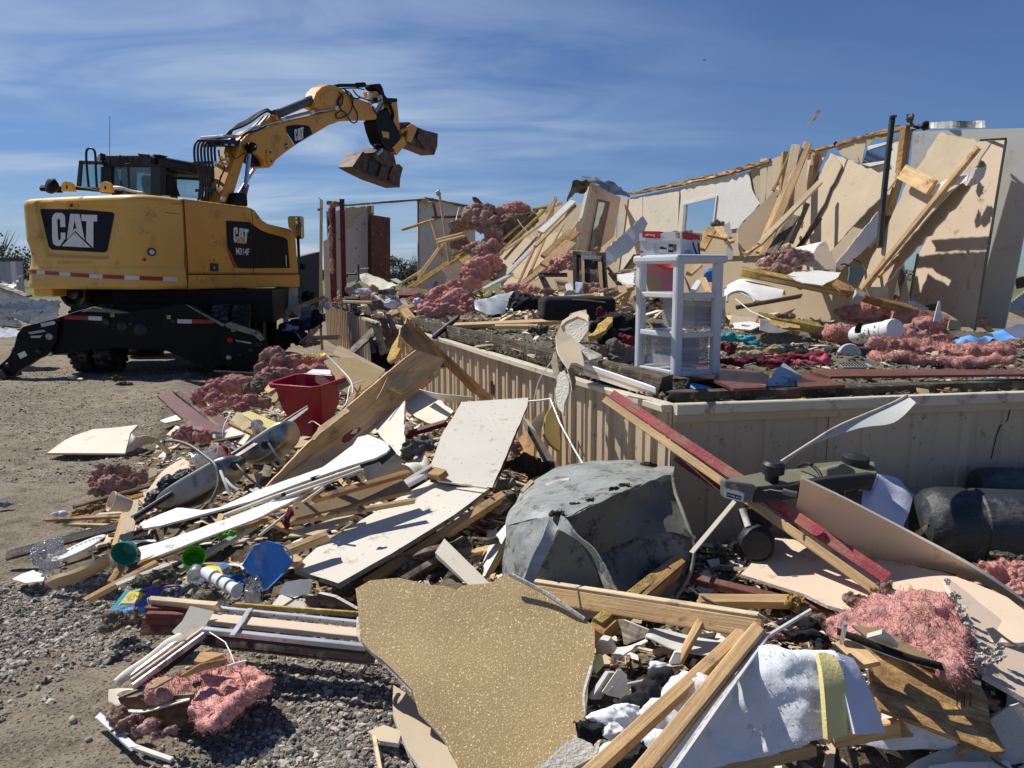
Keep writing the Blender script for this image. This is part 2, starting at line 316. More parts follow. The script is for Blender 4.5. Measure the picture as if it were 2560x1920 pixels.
def thing(nm,loc,lb,cat,gp=None,kind=None):
 o=bpy.data.objects.new(nm,None);o.empty_display_size=.1;_link(o);place(o,Matrix.Translation(VC(loc)),None);return tag(o,lb,cat,gp,kind)
def npmesh(nm,V,F,mats,mi=None,sm=False,**kw):
 me=bpy.data.meshes.new(nm);n=len(V);nf=len(F);k=F.shape[1]
 me.vertices.add(n);me.vertices.foreach_set('co',V.astype(np.float32).ravel());me.loops.add(nf*k);me.loops.foreach_set('vertex_index',F.astype(np.int32).ravel())
 me.polygons.add(nf);me.polygons.foreach_set('loop_start',np.arange(0,nf*k,k,dtype=np.int32))
 for m in(mats if isinstance(mats,(list,tuple))else[mats]):me.materials.append(MM(m))
 if mi is not None:me.polygons.foreach_set('material_index',mi.astype(np.int32))
 me.update(calc_edges=True);me.polygons.foreach_set('use_smooth',np.full(nf,sm));me.update()
 o=bpy.data.objects.new(nm,me);_link(o);place(o,Matrix.Identity(4),kw.get('pr'));return tag(o,kw.get('lb'),kw.get('cat'),kw.get('group'),kw.get('kind'))
# debris builders
def frame_from(x,z):
 x=x.normalized();z=(z-x*z.dot(x));z=z.normalized()if z.length>1e-4 else x.orthogonal().normalized();y=z.cross(x)
 return Matrix((x,y,z)).transposed()
def beam_mb(p1,p2,w_,t_,nrm,j1=0,j2=0,bow=0,seg=5,ch=.1,mb=None,rough=.012):
 mb=mb or MB();L_=(p2-p1).length;fr=frame_from(p2-p1,nrm);c=min(w_,t_)*ch
 sec=[(-w_/2+c,-t_/2),(w_/2-c,-t_/2),(w_/2,-t_/2+c),(w_/2,t_/2-c),(w_/2-c,t_/2),(-w_/2+c,t_/2),(-w_/2,t_/2-c),(-w_/2,-t_/2+c)]
 vs=[];n=seg+1;bow*=L_
 for i in range(n):
  u=i/(n-1)
  for(a,b)in sec:
   x=u*L_
   if i==0 and j1:x+=R.uniform(-j1,j1*.3)
   if i==n-1 and j2:x+=R.uniform(-j2*.3,j2)
   k=rough*w_ if 0<i<n-1 else 0
   vs.append(p1+fr@VC((x,a+R.uniform(-k,k),b+bow*math.sin(u*math.pi)+R.uniform(-k,k))))
 fs=[(i*8+j,i*8+(j+1)%8,(i+1)*8+(j+1)%8,(i+1)*8+j)for i in range(n-1)for j in range(8)]+[tuple(range(8))[::-1],tuple(range((n-1)*8,n*8))]
 mb.add(vs,fs);return mb,fr
def nvec(n,p):
 """which way the broad face looks: 'up', 'cam', 'left', 'mid' or a vector"""
 if isinstance(n,VC):return n
 if isinstance(n,tuple):return VC(n)
 tocam=(CAM-p).normalized()
 return{'up':VC((0,0,1)),'cam':tocam,'mid':(tocam+VC((0,0,1))).normalized(),'lit':(tocam+VC((-.6,.3,.6))).normalized(),'side':VC((-.9,-.4,.1))}[n]
def beam(k,x1,y1,h1,x2,y2,h2,w_,m='pine',lb=None,cat='plank',mo='z',t=.038,n='mid',j=(0,0),bow=0,nm='plank',pr=None,gp=None,ext=0,seg=5,edge=None):
 """a board seen between two photo points; w_ = its apparent width in crop pixels"""
 p1=pt(k,x1,y1,h1,mo);p2=pt(k,x2,y2,h2,mo);mid=(p1+p2)/2;nn=nvec(n,mid)
 ww=w_*mpp(k,mid)
 fr=frame_from(p2-p1,nn);tc_=(CAM-mid).normalized();c=abs(fr.col[2].dot(tc_));s_=abs(fr.col[1].dot(tc_))
 ww=max(t*.6,(ww-t*s_)/max(c,.35))
 mb,fr=beam_mb(p1,p2,ww,t,nn,j[0],j[1],bow,seg)
 return obj(nm,mb,m,pr,lb,cat if not pr else None,gp,fm=fr)
def plane_of(k,pts,mo):
 P3=[pt(k,p[0],p[1],p[2],mo)for p in pts if len(p)>2]
 c=sum(P3,VC())/len(P3)
 if len(P3)==3:n=(P3[1]-P3[0]).cross(P3[2]-P3[0])
 else:
  A=np.array([list(p-c)for p in P3]);_,_,vt=np.linalg.svd(A);n=VC(vt[2])
 n.normalize()
 if n.dot(CAM-c)<0:n=-n
 return c,n
def inpoly(x,y,P):
 r=False;n=len(P);j=n-1
 for i in range(n):
  if(P[i][1]>y)!=(P[j][1]>y)and x<(P[j][0]-P[i][0])*(y-P[i][1])/(P[j][1]-P[i][1])+P[i][0]:r=not r
  j=i
 return r
def plate2d(P2,step,jag=0,jscale=1.0):
 """subdivide the ring, add a torn edge, fill with points; returns verts, faces, ring count"""
 ring=[];n=len(P2);es=min(step,.06)if jag else step
 for i in range(n):
  a=VC(P2[i]);b=VC(P2[(i+1)%n]);L_=(b-a).length;m=max(1,min(60,int(L_/es)))
  nn=VC((-(b-a).y,(b-a).x)).normalized()if L_>0 else VC((0,0));sd=R.random()*99
  for q_ in range(m):
   u=q_/m;p=a.lerp(b,u)
   if jag:p+=nn*(jag*noise.fractal(VC((u*L_*14*jscale,sd,0)),.8,2,4)*(1 if 0<q_ else.4))
   ring.append(p)
 xs=[p.x for p in ring];ys=[p.y for p in ring];vin=list(ring);r2=[(p.x,p.y)for p in ring]
 nx=int((max(xs)-min(xs))/step);ny=int((max(ys)-min(ys))/step)
 while nx*ny>1500:step*=1.4;nx=int((max(xs)-min(xs))/step);ny=int((max(ys)-min(ys))/step)
 for i in range(1,nx+1):
  for jj in range(1,ny+1):
   x=min(xs)+(i-.5)*step+R.uniform(-.2,.2)*step;y=min(ys)+(jj-.5)*step+R.uniform(-.2,.2)*step
   if inpoly(x,y,r2):vin.append(VC((x,y)))
 nr=len(ring)
 out=delaunay_2d_cdt(vin,[(i,(i+1)%nr)for i in range(nr)],[list(range(nr))],1,1e-6)
 return out[0],out[2]
def plate(k,pts,m='tanpaper',lb=None,cat='drywall sheet',mo='z',t=.013,jag=.012,warp=0,step=.12,nm='drywall_sheet',pr=None,gp=None,bend=None,mats=None,jscale=1,sm=False,plane=None,holes=()):
 """a flat or warped sheet whose outline is seen at these photo points, with real thickness behind it. mats=(front, edge, back)"""
 c,n=plane or plane_of(k,pts,mo)
 if plane:c=pPl(k,pts[0][0],pts[0][1],c,n)
 if n.dot(CAM-c)<0:n=-n
 P3=[pPl(k,p[0],p[1],c,n)for p in pts]
 e=max(((P3[(i+1)%len(P3)]-P3[i])for i in range(len(P3))),key=lambda v:v.length).normalized()
 fr=frame_from(e,n);P2=[((p-c).dot(fr.col[0]),(p-c).dot(fr.col[1]))for p in P3]
 vs2,fs=plate2d(P2,step,jag,jscale);sd=R.random()*50;xs=[v.x for v in vs2];ys=[v.y for v in vs2];x0,x1,y0,y1=min(xs),max(xs),min(ys),max(ys)
 def hgt(x,y):
  h=warp*noise.fractal(VC((x*2.2+sd,y*2.2,sd)),1,2,2)if warp else 0
  if bend:h+=bend((x-x0)/(x1-x0+1e-9),(y-y0)/(y1-y0+1e-9))
  return h
 top=[c+fr@VC((v.x,v.y,hgt(v.x,v.y)))for v in vs2];bot=[p-n*t for p in top];nv=len(top)
 ec={}
 for f in fs:
  for i in range(len(f)):
   a,b=f[i],f[(i+1)%len(f)];ec[(a,b)]=ec.get((a,b),0)+1
 side=[(a,b)for(a,b)in ec if(b,a)not in ec]
 F_=[tuple(f)for f in fs]+[tuple(i+nv for i in f[::-1])for f in fs]+[(b,a,a+nv,b+nv)for a,b in side]
 mi=[0]*len(fs)+[2]*len(fs)+[1]*len(side);mb=MB();mb.add(top+bot,F_,mi)
 mats=mats or(m,'gypsum','tanpaper')
 return obj(nm,mb,mats,pr,lb,cat if not pr else None,gp,fm=fr,origin=c,sm=sm)
def loft(k,A,B_,m,lb=None,cat='sheet',mo='z',t=.004,nu=14,nv=6,wr=0,nm='sheet',pr=None,gp=None,mats=None,arch=0,sm=True,edge=None):
 """a curved sheet between two photo polylines; arch bulges the middle towards the sky"""
 def poly(L_,u):
  P3=L_;d=[0]
  for i in range(1,len(P3)):d.append(d[-1]+(P3[i]-P3[i-1]).length)
  s_=u*d[-1]
  for i in range(1,len(P3)):
   if s_<=d[i]+1e-9:return P3[i-1].lerp(P3[i],(s_-d[i-1])/max(1e-9,d[i]-d[i-1]))
  return P3[-1]
 def smoothp(P3):
  if len(P3)<3:return P3
  out=[]
  for i in range(len(P3)-1):
   p0=P3[max(i-1,0)];p1=P3[i];p2=P3[i+1];p3=P3[min(i+2,len(P3)-1)]
   for s_ in range(4):
    u=s_/4;out.append(.5*((2*p1)+(p2-p0)*u+(2*p0-5*p1+4*p2-p3)*u*u+(3*p1-p0-3*p2+p3)*u**3))
  return out+[P3[-1]]
 PA=smoothp([pt(k,*p,mo)for p in A]);PB=smoothp([pt(k,*p,mo)for p in B_]);V=[];sd=R.random()*40
 for i in range(nu+1):
  a=poly(PA,i/nu);b=poly(PB,i/nu)
  for j in range(nv+1):
   v=j/nv;p=a.lerp(b,v);p=p+VC((0,0,1))*arch*math.sin(math.pi*v)
   if wr:p=p+VC((noise.noise(p*7+VC((sd,0,0))),noise.noise(p*7+VC((0,sd,0))),noise.noise(p*9+VC((0,0,sd)))))*wr
   V.append(p)
 fs=[(i*(nv+1)+j,(i+1)*(nv+1)+j,(i+1)*(nv+1)+j+1,i*(nv+1)+j+1)for i in range(nu)for j in range(nv)]
 nn=[VC()for _ in V]
 for f in fs:
  fn=(V[f[1]]-V[f[0]]).cross(V[f[2]]-V[f[0]])
  for i in f:nn[i]+=fn
 c=sum(V,VC())/len(V)
 an=sum(nn,VC());sg=1 if an.dot(CAM-c)>0 else-1
 bk=[v-x.normalized()*sg*t if x.length>0 else v for v,x in zip(V,nn)];o=len(V);W_=nv+1
 rim=[i*W_ for i in range(nu+1)]+[nu*W_+j for j in range(1,nv+1)]+[i*W_+nv for i in range(nu-1,-1,-1)]+[j for j in range(nv-1,0,-1)]
 F_=fs+[tuple(i+o for i in f[::-1])for f in fs]+[(rim[i],rim[(i+1)%len(rim)],rim[(i+1)%len(rim)]+o,rim[i]+o)for i in range(len(rim))]
 mb=MB();mb.add(V+bk,F_,[0]*len(fs)+[1]*len(fs)+[2]*len(rim));mats=mats or(m,m,m)
 return obj(nm,mb,mats,pr,lb,cat if not pr else None,gp,sm=sm)
ICO={}
def icod(sub):
 if sub not in ICO:
  bm=bmesh.new();bmesh.ops.create_icosphere(bm,subdivisions=sub,radius=1);ICO[sub]=([v.co.copy()for v in bm.verts],[[v.index for v in f.verts]for f in bm.faces]);bm.free()
 return ICO[sub]
TX={}
def tex(kind,sc_):
 sc_=round(sc_,3);key=(kind,sc_)
 if key not in TX:
  t=bpy.data.textures.new('wool_relief',kind);t.noise_scale=sc_
  if kind=='CLOUDS':t.noise_depth=4
  if kind=='MARBLE':t.turbulence=9;t.noise_depth=3;t.marble_type='SHARP'
  TX[key]=t
 return TX[key]
WL=[]
def wool(o,vox,ex_,cl_=False,bt_=False):
 WL.append((o,vox))
 md=o.modifiers.new('skin','REMESH');md.mode='VOXEL';md.voxel_size=vox;md.use_smooth_shade=True
 md=o.modifiers.new('relax','SMOOTH');md.iterations=5;md.factor=.6
 for kd,sc_,st_ in((('MARBLE',.10+.05*ex_,.02+.045*ex_)if not cl_ else('MARBLE',.16+.05*ex_,.015+.03*ex_)),('CLOUDS',vox*4,vox*(3.2 if not cl_ else.8)),('CLOUDS',vox*14,vox*(5 if not cl_ else 2.5))):
  if bt_ and kd=='MARBLE':st_*=.35
  md=o.modifiers.new('folds','DISPLACE');md.texture=tex(kd,sc_);md.strength=min(st_,.035 if kd=='MARBLE'else.07);md.mid_level=.5
 return o
def batt(k,pts,m,lb,t=.07,vox=.011,mo='z',warp=.05,**kw):return wool(plate(k,pts,m,lb,'insulation',mo,t=t,jag=.02,warp=warp,step=.06,mats=(m,)*3,nm='insulation_batt',**kw),vox,vox*75)
def fluff(k,blobs,m='pinkfluff',lb=None,cat='insulation',mo='z',sub=4,disp=.38,nm='insulation_batt',ns=1.6,tufts=260,tl=.035,gp=None,zr=.6,sm=True,fold=.0,pr=None,tw=.0012,res=56):
 """torn fibre wool or crumpled cloth: lumps (x, y, h, rx, ry in crop pixels[, depth radius m, turn]) fused into one skin with folds"""
 mb=MB();vv,ff=icod(3);disp=min(disp,.6);cl_='cloth'in str(m)or m in('batting','foam_yellow')
 for bl in blobs:
  p=pt(k,bl[0],bl[1],bl[2],mo);s_=mpp(k,p);rx=bl[3]*s_*1.16;ry=bl[4]*s_*1.16;rz=bl[5]if len(bl)>5 else zr*min(rx,ry)+.15*rx;rot_=bl[6]if len(bl)>6 else 0
  d_=(CAM-p).normalized();X=d_.cross(VC((0,0,1))).normalized()*-1;Y=X.cross(d_).normalized()*-1
  ca,sa=math.cos(rot_),math.sin(rot_);X,Y=X*ca-Y*sa,X*sa+Y*ca
  sd=VC((R.random()*90,R.random()*90,R.random()*90));vs=[]
  for v in vv:vs.append(p+(X*(v.x*rx)+Y*(v.y*ry)+d_*(v.z*rz))*(1+disp*.9*noise.fractal(v*ns+sd,.8,2.0,3)))
  mb.add(vs,ff)
 V=mb.v;ex_=max(max(v[i]for v in V)-min(v[i]for v in V)for i in range(3));vox=ex_/(res*(1+.1*(len(blobs)-1)**.5));fine=vox*1.6
 o=obj(nm,mb,m,pr,lb,cat if not pr else None,gp,sm=True,fixn=False)
 wool(o,vox,ex_,cl_,m=='batting')
 return o
def tube(k,pts,r,m,lb=None,cat='pipe',mo='z',nm='pipe',seg=5,kk=8,pr=None,gp=None,bez=True):
 P3=[pt(k,*p,mo)for p in pts];rr=r*mpp(k,P3[len(P3)//2])
 if bez and len(P3)>2:
  out=[]
  for i in range(len(P3)-1):
   p0=P3[max(i-1,0)];p1=P3[i];p2=P3[i+1];p3=P3[min(i+2,len(P3)-1)]
   for s_ in range(seg):
    u=s_/seg;out.append(.5*((2*p1)+(p2-p0)*u+(2*p0-5*p1+4*p2-p3)*u*u+(3*p1-p0-3*p2+p3)*u**3))
  P3=out+[P3[-1]]
 mb=MB().tube(P3,rr,kk);return obj(nm,mb,m,pr,lb,cat if not pr else None,gp,sm=True)
# marks drawn on a surface
def bvh_of(*obs):
 V=[];F_=[]
 for o in obs:
  Mw=WM[o];n=len(V);V+=[Mw@v.co for v in o.data.vertices];F_+=[[i+n for i in p.vertices]for p in o.data.polygons]
 return BVHTree.FromPolygons(V,F_)
def cast(bv,k,x,y):
 d=ray(*q(k,x,y)).normalized();h,n,i,dd=bv.ray_cast(CAM,d);return(h,n if n.dot(d)<0 else-n)if h else(None,None)
def decal(bv,k,poly,m,nm='decal',pr=None,off=.006,step=None,lb=None,th=.002):
 """a flat mark lying on a surface, a few millimetres proud"""
 P=[VC(p)for p in poly];xs=[p.x for p in P];ys=[p.y for p in P];step=step or max(max(xs)-min(xs),max(ys)-min(ys))/8+1e-6
 vs,fs=plate2d([tuple(p)for p in P],step);top=[];nrm=[]
 for v in vs:
  h,n=cast(bv,k,v.x,v.y)
  top.append(h);nrm.append(n)
 ok=[h for h in top if h]
 if not ok:return None
 last=(ok[0],next(n for n in nrm if n))
 for i in range(len(top)):
  if top[i]is None:
   c0,n0=last;top[i]=pPl(k,vs[i].x,vs[i].y,c0,n0);nrm[i]=n0
  last=(top[i],nrm[i])
 mb=MB();mb.add([t+n*off for t,n in zip(top,nrm)],[tuple(f)for f in fs]);return obj(nm,mb,m,pr,lb,sm=True)
def quadmap(Q,u,v):
 a=VC(Q[0]).lerp(VC(Q[1]),u);b=VC(Q[3]).lerp(VC(Q[2]),u);return a.lerp(b,v)
def strokes(bv,k,lines,r,m,nm,pr,off=.004):
 mb=MB()
 for ln in lines:
  P3=[]
  for x,y in ln:
   h,n=cast(bv,k,x,y)
   if h:P3.append(h+n*off)
  if len(P3)>1:mb.tube(P3,r,4)
 return obj(nm,mb,m,pr)
def text2d(s):
 cu=bpy.data.curves.new('t','FONT');cu.body=s;cu.resolution_u=3;cu.offset=.022;o=bpy.data.objects.new('t',cu);_link(o)
 dg=bpy.context.evaluated_depsgraph_get();me=bpy.data.meshes.new_from_object(o.evaluated_get(dg));V=[v.co.copy()for v in me.vertices];F_=[list(p.vertices)for p in me.polygons]
 bpy.data.objects.remove(o);bpy.data.curves.remove(cu);bpy.data.meshes.remove(me)
 x0=min(v.x for v in V);x1=max(v.x for v in V);y0=min(v.y for v in V);y1=max(v.y for v in V)
 return[((v.x-x0)/(x1-x0),1-(v.y-y0)/(y1-y0))for v in V],F_
def textdecal(bv,k,s,Q,m,nm='lettering',pr=None,off=.008):
 V,F_=text2d(s);out=[];last=None
 for u,v in V:
  p=quadmap(Q,u,v);h,n=cast(bv,k,p.x,p.y)
  if h is None:h,n=pPl(k,p.x,p.y,*last),last[1]
  out.append(h+n*off);last=(h,n)
 mb=MB();mb.add(out,F_);return obj(nm,mb,m,pr)
# ground
def vnoise(x,y,s,seed=0):
 rs=np.random.RandomState(seed);T=rs.rand(256,256);x=np.asarray(x)*s+100;y=np.asarray(y)*s+100
 xi=np.floor(x).astype(int);yi=np.floor(y).astype(int);fx=x-xi;fy=y-yi;fx=fx*fx*(3-2*fx);fy=fy*fy*(3-2*fy)
 g=lambda a,b:T[a%256,b%256]
 return(g(xi,yi)*(1-fx)+g(xi+1,yi)*fx)*(1-fy)+(g(xi,yi+1)*(1-fx)+g(xi+1,yi+1)*fx)*fy
def fbm(x,y,s,seed=0,o=4):return sum(vnoise(x,y,s*2**i,seed+i)*.5**i for i in range(o))/sum(.5**i for i in range(o))
def gh(x,y):
 h=(fbm(x,y,2.2,3)-.5)*.07+(fbm(x,y,11,9)-.5)*.022+(fbm(x,y,.5,21,2)-.5)*.10
 for x0,sl,wd in((-1.9,-.30,.22),(-2.75,-.33,.22)):
  d=x-(x0+sl*(y-6));m=np.exp(-(d/wd)**2)*np.clip((y-4.2)/1.2,0,1)*np.clip((14-y)/2,0,1);h=h-.07*m+.035*np.exp(-((np.abs(d)-.34)/.12)**2)*np.clip((y-4.2)/1.2,0,1)*(fbm(x,y,7,5))
  h=h+m*.02*(np.sin((y+x*.2)*30)>.2)
 f=np.clip((16-np.hypot(x,y))/5,0,1);return h*f-.02
def axis(a,b,step,lo,hi,g=1.25):
 mid=list(np.arange(a,b,step));l=[];x=a;s=step
 while x>lo:s*=g;x-=s;l.append(x)
 r=[];x=mid[-1];s=step
 while x<hi:s*=g;x+=s;r.append(x)
 return np.array(l[::-1]+mid+r)
gx=axis(-7.5,3.5,.055,-2500,2500);gy=axis(1.4,12,.055,-60,4000)
X,Y=np.meshgrid(gx,gy);Z=gh(X,Y);nx,ny=len(gx),len(gy)
V=np.stack([X,Y,Z],-1).reshape(-1,3);i=np.arange(ny-1)[:,None]*nx+np.arange(nx-1)[None];F=np.stack([i,i+1,i+nx+1,i+nx],-1).reshape(-1,4)
gm=bpy.data.materials.new('ground_soil');gm.use_nodes=True;t=gm.node_tree;b=t.nodes['Principled BSDF'];L=t.links.new
tcn=N(t,'ShaderNodeTexCoord');vec=tcn.outputs['Object']
def nz(s,d=5,r=.6):
 n=N(t,'ShaderNodeTexNoise',i_Scale=s,i_Detail=d,i_Roughness=r);L(vec,n.inputs[0]);return n.outputs[0]
def rg(o,a,b_,c=0,d=1):
 n=N(t,'ShaderNodeMapRange',i_From_Min=a,i_From_Max=b_,i_To_Min=c,i_To_Max=d);L(o,n.inputs[0]);return n.outputs[0]
def mx(f,a,c,mo='MIX'):
 n=N(t,'ShaderNodeMix',data_type='RGBA',blend_type=mo)
 if isinstance(f,float):n.inputs[0].default_value=f
 else:L(f,n.inputs[0])
 for i_,q_ in((6,a),(7,c)):
  if isinstance(q_,tuple):n.inputs[i_].default_value=(*q_,1)
  else:L(q_,n.inputs[i_])
 return n.outputs[2]
col=mx(rg(nz(.9),.35,.65),(.215,.178,.128),(.335,.28,.20));col=mx(rg(nz(7),.45,.7),col,(.13,.105,.078));col=mx(rg(nz(60,3),.5,.72),col,(.33,.30,.25))
col=mx(rg(nz(90,3),.56,.62),col,(.06,.055,.05))
sp=N(t,'ShaderNodeSeparateXYZ');L(vec,sp.inputs[0]);nn_=N(t,'ShaderNodeMath',operation='MULTIPLY_ADD');L(nz(.12,3),nn_.inputs[0]);nn_.inputs[1].default_value=14;L(sp.outputs[1],nn_.inputs[2])
grs=mx(rg(nz(.25,4),.35,.65),(.10,.13,.04),(.19,.17,.08));col=mx(rg(nn_.outputs[0],50,62),col,grs)
L(col,b.inputs['Base Color']);b.inputs['Roughness'].default_value=.95;b.inputs['Specular IOR Level'].default_value=.1
bn=N(t,'ShaderNodeBump');bn.inputs['Strength'].default_value=.9;bn.inputs['Distance'].default_value=.015;L(nz(45,6,.7),bn.inputs['Height']);L(bn.outputs[0],b.inputs['Normal'])
npmesh('ground',V,F,gm,sm=True,kind='structure')
# scatter of tiny loose bits (nobody could count them)
def bits(nm,P,size,mats,lb,cat,shape='ico',seed=1,flat=(.45,.9),pr=None,tilt=.5,asp=(1,1)):
 rs=np.random.RandomState(seed);n=len(P)
 if shape=='ico':
  vv,ff=icod(1);vv,ff=np.array([list(v)for v in vv]),np.array(ff)
  if shape=='ico'and n>9000 or True:pass
 if shape=='ico0':
  ph=(1+5**.5)/2;vv=np.array([(-1,ph,0),(1,ph,0),(-1,-ph,0),(1,-ph,0),(0,-1,ph),(0,1,ph),(0,-1,-ph),(0,1,-ph),(ph,0,-1),(ph,0,1),(-ph,0,-1),(-ph,0,1)])/1.9
  ff=np.array([(0,11,5),(0,5,1),(0,1,7),(0,7,10),(0,10,11),(1,5,9),(5,11,4),(11,10,2),(10,7,6),(7,1,8),(3,9,4),(3,4,2),(3,2,6),(3,6,8),(3,8,9),(4,9,5),(2,4,11),(6,2,10),(8,6,7),(9,8,1)])
 if shape=='chip':
  vv=np.array([(-1,-1,-1),(1,-1,-1),(1,1,-1),(-1,1,-1),(-1,-1,1),(1,-1,1),(1,1,1),(-1,1,1)])*.5
  ff=np.array([(0,2,1),(0,3,2),(4,5,6),(4,6,7),(0,1,5),(0,5,4),(1,2,6),(1,6,5),(2,3,7),(2,7,6),(3,0,4),(3,4,7)])
 k=len(vv);sz=size[0]*(size[1]/size[0])**(rs.rand(n)**2.8);sc3=np.stack([sz*rs.uniform(asp[0]*.8,asp[0]*1.4,n),sz*rs.uniform(asp[1]*.7,asp[1]*1.1,n),sz*rs.uniform(*flat,n)],-1)
 W_=vv[None]*(1+rs.uniform(-.42,.35,(n,k,1)))*sc3[:,None]
 a=rs.uniform(0,6.283,n);bt=rs.normal(0,tilt,n);ca,sa,cb,sb=np.cos(a),np.sin(a),np.cos(bt),np.sin(bt)
 x,y,z=W_[...,0],W_[...,1],W_[...,2];x,z=x*cb[:,None]-z*sb[:,None],x*sb[:,None]+z*cb[:,None];x,y=x*ca[:,None]-y*sa[:,None],x*sa[:,None]+y*ca[:,None]
 V=(np.stack([x,y,z],-1)+np.asarray(P)[:,None]).reshape(-1,3);F=(ff[None]+(np.arange(n)*k)[:,None,None]).reshape(-1,3)
 mi=np.repeat(rs.choice(len(mats),n,p=[m[1]for m in mats]),len(ff))
 return npmesh(nm,V,F,[m[0]for m in mats],mi,sm=shape=='ico',kind='stuff',lb=lb,cat=cat,pr=pr)
rs=np.random.RandomState(5)
def gravel(n,x0,x1,y0,y1,p=1.0,seed=1):
 rs=np.random.RandomState(seed);y=y0+(y1-y0)*rs.rand(n)**p;x=rs.uniform(x0,x1,n);thr=.42 if y1<6 else.47
 keep=(fbm(x,y,.8,33)+.25*fbm(x,y,5,34))>thr+.2*rs.rand(n);return x[keep],y[keep]
x,y=gravel(150000,-2.6,.7,1.75,5.4,1.35,2);P=np.stack([x,y,gh(x,y)+.002],-1)
bits('gravel',P,(.0026,.0165),[('stone',.45),('stone_pale',.37),('stone_dark',.18)],'grey and tan crushed stone strewn over the near ground at the lower left','gravel','ico0',3)
x,y=gravel(26000,-7.5,.5,5.4,12.5,1.2,4);P=np.stack([x,y,gh(x,y)+.002],-1)
bits('gravel',P,(.006,.017),[('stone',.45),('stone_pale',.4),('stone_dark',.15)],'pale gravel thinly spread on the dirt track towards the yellow machine','gravel','ico0',5,flat=(.3,.6))
x=rs.uniform(-2.2,.8,160);y=rs.uniform(1.9,4.6,160);P=np.stack([x,y,gh(x,y)+.005],-1)
bits('stones',P,(.011,.024),[('stone_pale',.5),('stone',.5)],'larger flat limestone pieces lying among the small gravel','stones','ico',6,flat=(.35,.6))
# the wrecked house: deck, skirting, walls
DZ=.80
c0=pZ('O',1681,1020,DZ);cf=pZ('O',815,761,DZ);cr=pZ('O',2560,988,DZ);cr2=c0+(cr-c0)*2.1
def vplane(a,b):
 d=(b-a);d.z=0;n=VC((d.y,-d.x,0)).normalized()
 if n.dot(CAM-a)<0:n=-n
 return(a,n)
def off(pl,d):return(pl[0]+pl[1]*d,pl[1])
W1=pD('O',1577,484,15.2);W2=pD('O',2211,329,8.9);WALL=vplane(W1,W2)
SIDE=vplane(c0,cf);FRONT=vplane(c0,cr)
wf=W1+(W1-W2)*.55;wn=W2+(W2-W1)*.5
house=thing('wrecked_house',(c0+cf)/2*1.0,'wrecked mobile home with raised floor, beige ribbed metal skirting and one standing wall','house')
deck=[c0,cr2,VC((wn.x+1.2,wn.y,DZ)),VC((wf.x,wf.y,DZ)),VC((cf.x+3.5,cf.y+2.6,DZ)),cf]
dc_=sum(deck,VC())/len(deck);mb=MB().prism([VC((p.x,p.y,DZ-.03))+(dc_-p).normalized()*.16 for p in deck],(0,0,-.22));obj('floor_deck',mb,'subfloor',house)
def skirt_panel(a,b,ztop,zbot,m,outn,amp=.02,per=.235,wav=.006,torn=0):
 d=(b-a);L_=d.length;d=d/L_;mb=MB();U=[];x=0
 while x<L_:
  for u,h in((0,0),(.10,0),(.135,amp*.4),(.16,0),(.62,0),(.66,amp),(.80,amp),(.84,0)):
   if x+u*per<L_:U.append((x+u*per,h))
  x+=per
 U.append((L_,0));zs=[0,.25,.5,.75,1];V_=[]
 for u,h in U:
  for s_ in zs:
   p=a+d*u;z=zbot+(ztop-zbot)*s_
   if torn and s_==1:z-=torn*abs(noise.noise(VC((u*5,a.x,3))))
   V_.append(VC((p.x,p.y,z))+outn*(h+wav*noise.noise(VC((u*2+a.x,s_*2,a.y)))))
 nz_=len(zs);mb.add(V_,[(i*nz_+j,(i+1)*nz_+j,(i+1)*nz_+j+1,i*nz_+j+1)for i in range(len(U)-1)for j in range(nz_-1)])
 o=obj('skirting_panel',mb,m,house);md=o.modifiers.new('thick','SOLIDIFY');md.thickness=.003;return o
def along(a,b,u):p=a.lerp(b,u);return VC((p.x,p.y,0))
Ls=(cf-c0).length;npn=15
for i in range(npn):
 u0,u1=i/npn,(i+1.003)/npn
 if 7<=i<=8:continue
 skirt_panel(along(c0,cf,u0+.0005),along(c0,cf,u1),DZ-.02,-.05,'skirt',SIDE[1],torn=.05 if i>5 else 0,wav=.008 if i<7 else.02,amp=.026)
Lf_=(cr2-c0).length
for i in range(5):
 u0,u1=i/5,(i+1.003)/5;skirt_panel(along(c0,cr2,u0+.001),along(c0,cr2,u1),DZ-.02,-.05,'skirt',FRONT[1],amp=.012,per=.30,wav=.007)
def strip(a,b,z,w_,h_,m,nm,lab=None,out=.0,n=VC((0,0,1)),bowk=0,jj=0):
 a=VC((a.x,a.y,z));b=VC((b.x,b.y,z));mb,fr=beam_mb(a,b,w_,h_,n,jj,jj,bowk,10,mb=None,rough=.05);return obj(nm,mb,m,house,lab,fm=fr)
on=SIDE[1];of=FRONT[1]
strip(c0+on*.03+(cf-c0)*.001,along(c0,cf,.455)+on*.03,DZ,.07,.035,'skirt_trim','skirting_trim',jj=.03)
strip(along(c0,cf,.47)+on*.02,along(c0,cf,.62)+on*.05,DZ-.03,.07,.03,'skirt_trim','skirting_trim',jj=.03)
strip(c0+of*.035,cr2+of*.035,DZ+.0,.05,.055,'skirt_trim','skirting_trim')
strip(c0+of*.025+(cr-c0)*.0,cr2+of*.025,DZ-.045,.02,.05,'skirt','skirting_trim')
strip(along(c0,cf,.02)-on*.1,along(c0,cf,.99)-on*.1,DZ+.07,.09,.13,'rim','rim_joist','weathered dark rim board with torn nails',jj=.1)
strip(along(c0,cf,.02)-on*.24,along(c0,cf,.8)-on*.24,DZ+.05,.09,.10,'rim','rim_joist','second split board behind the rim',jj=.1)
strip(along(c0,cr2,.02)-of*.14,along(c0,cr2,.62)-of*.14,DZ+.03,.10,.07,'rim','rim_joist','rotten front rim board',jj=.1)
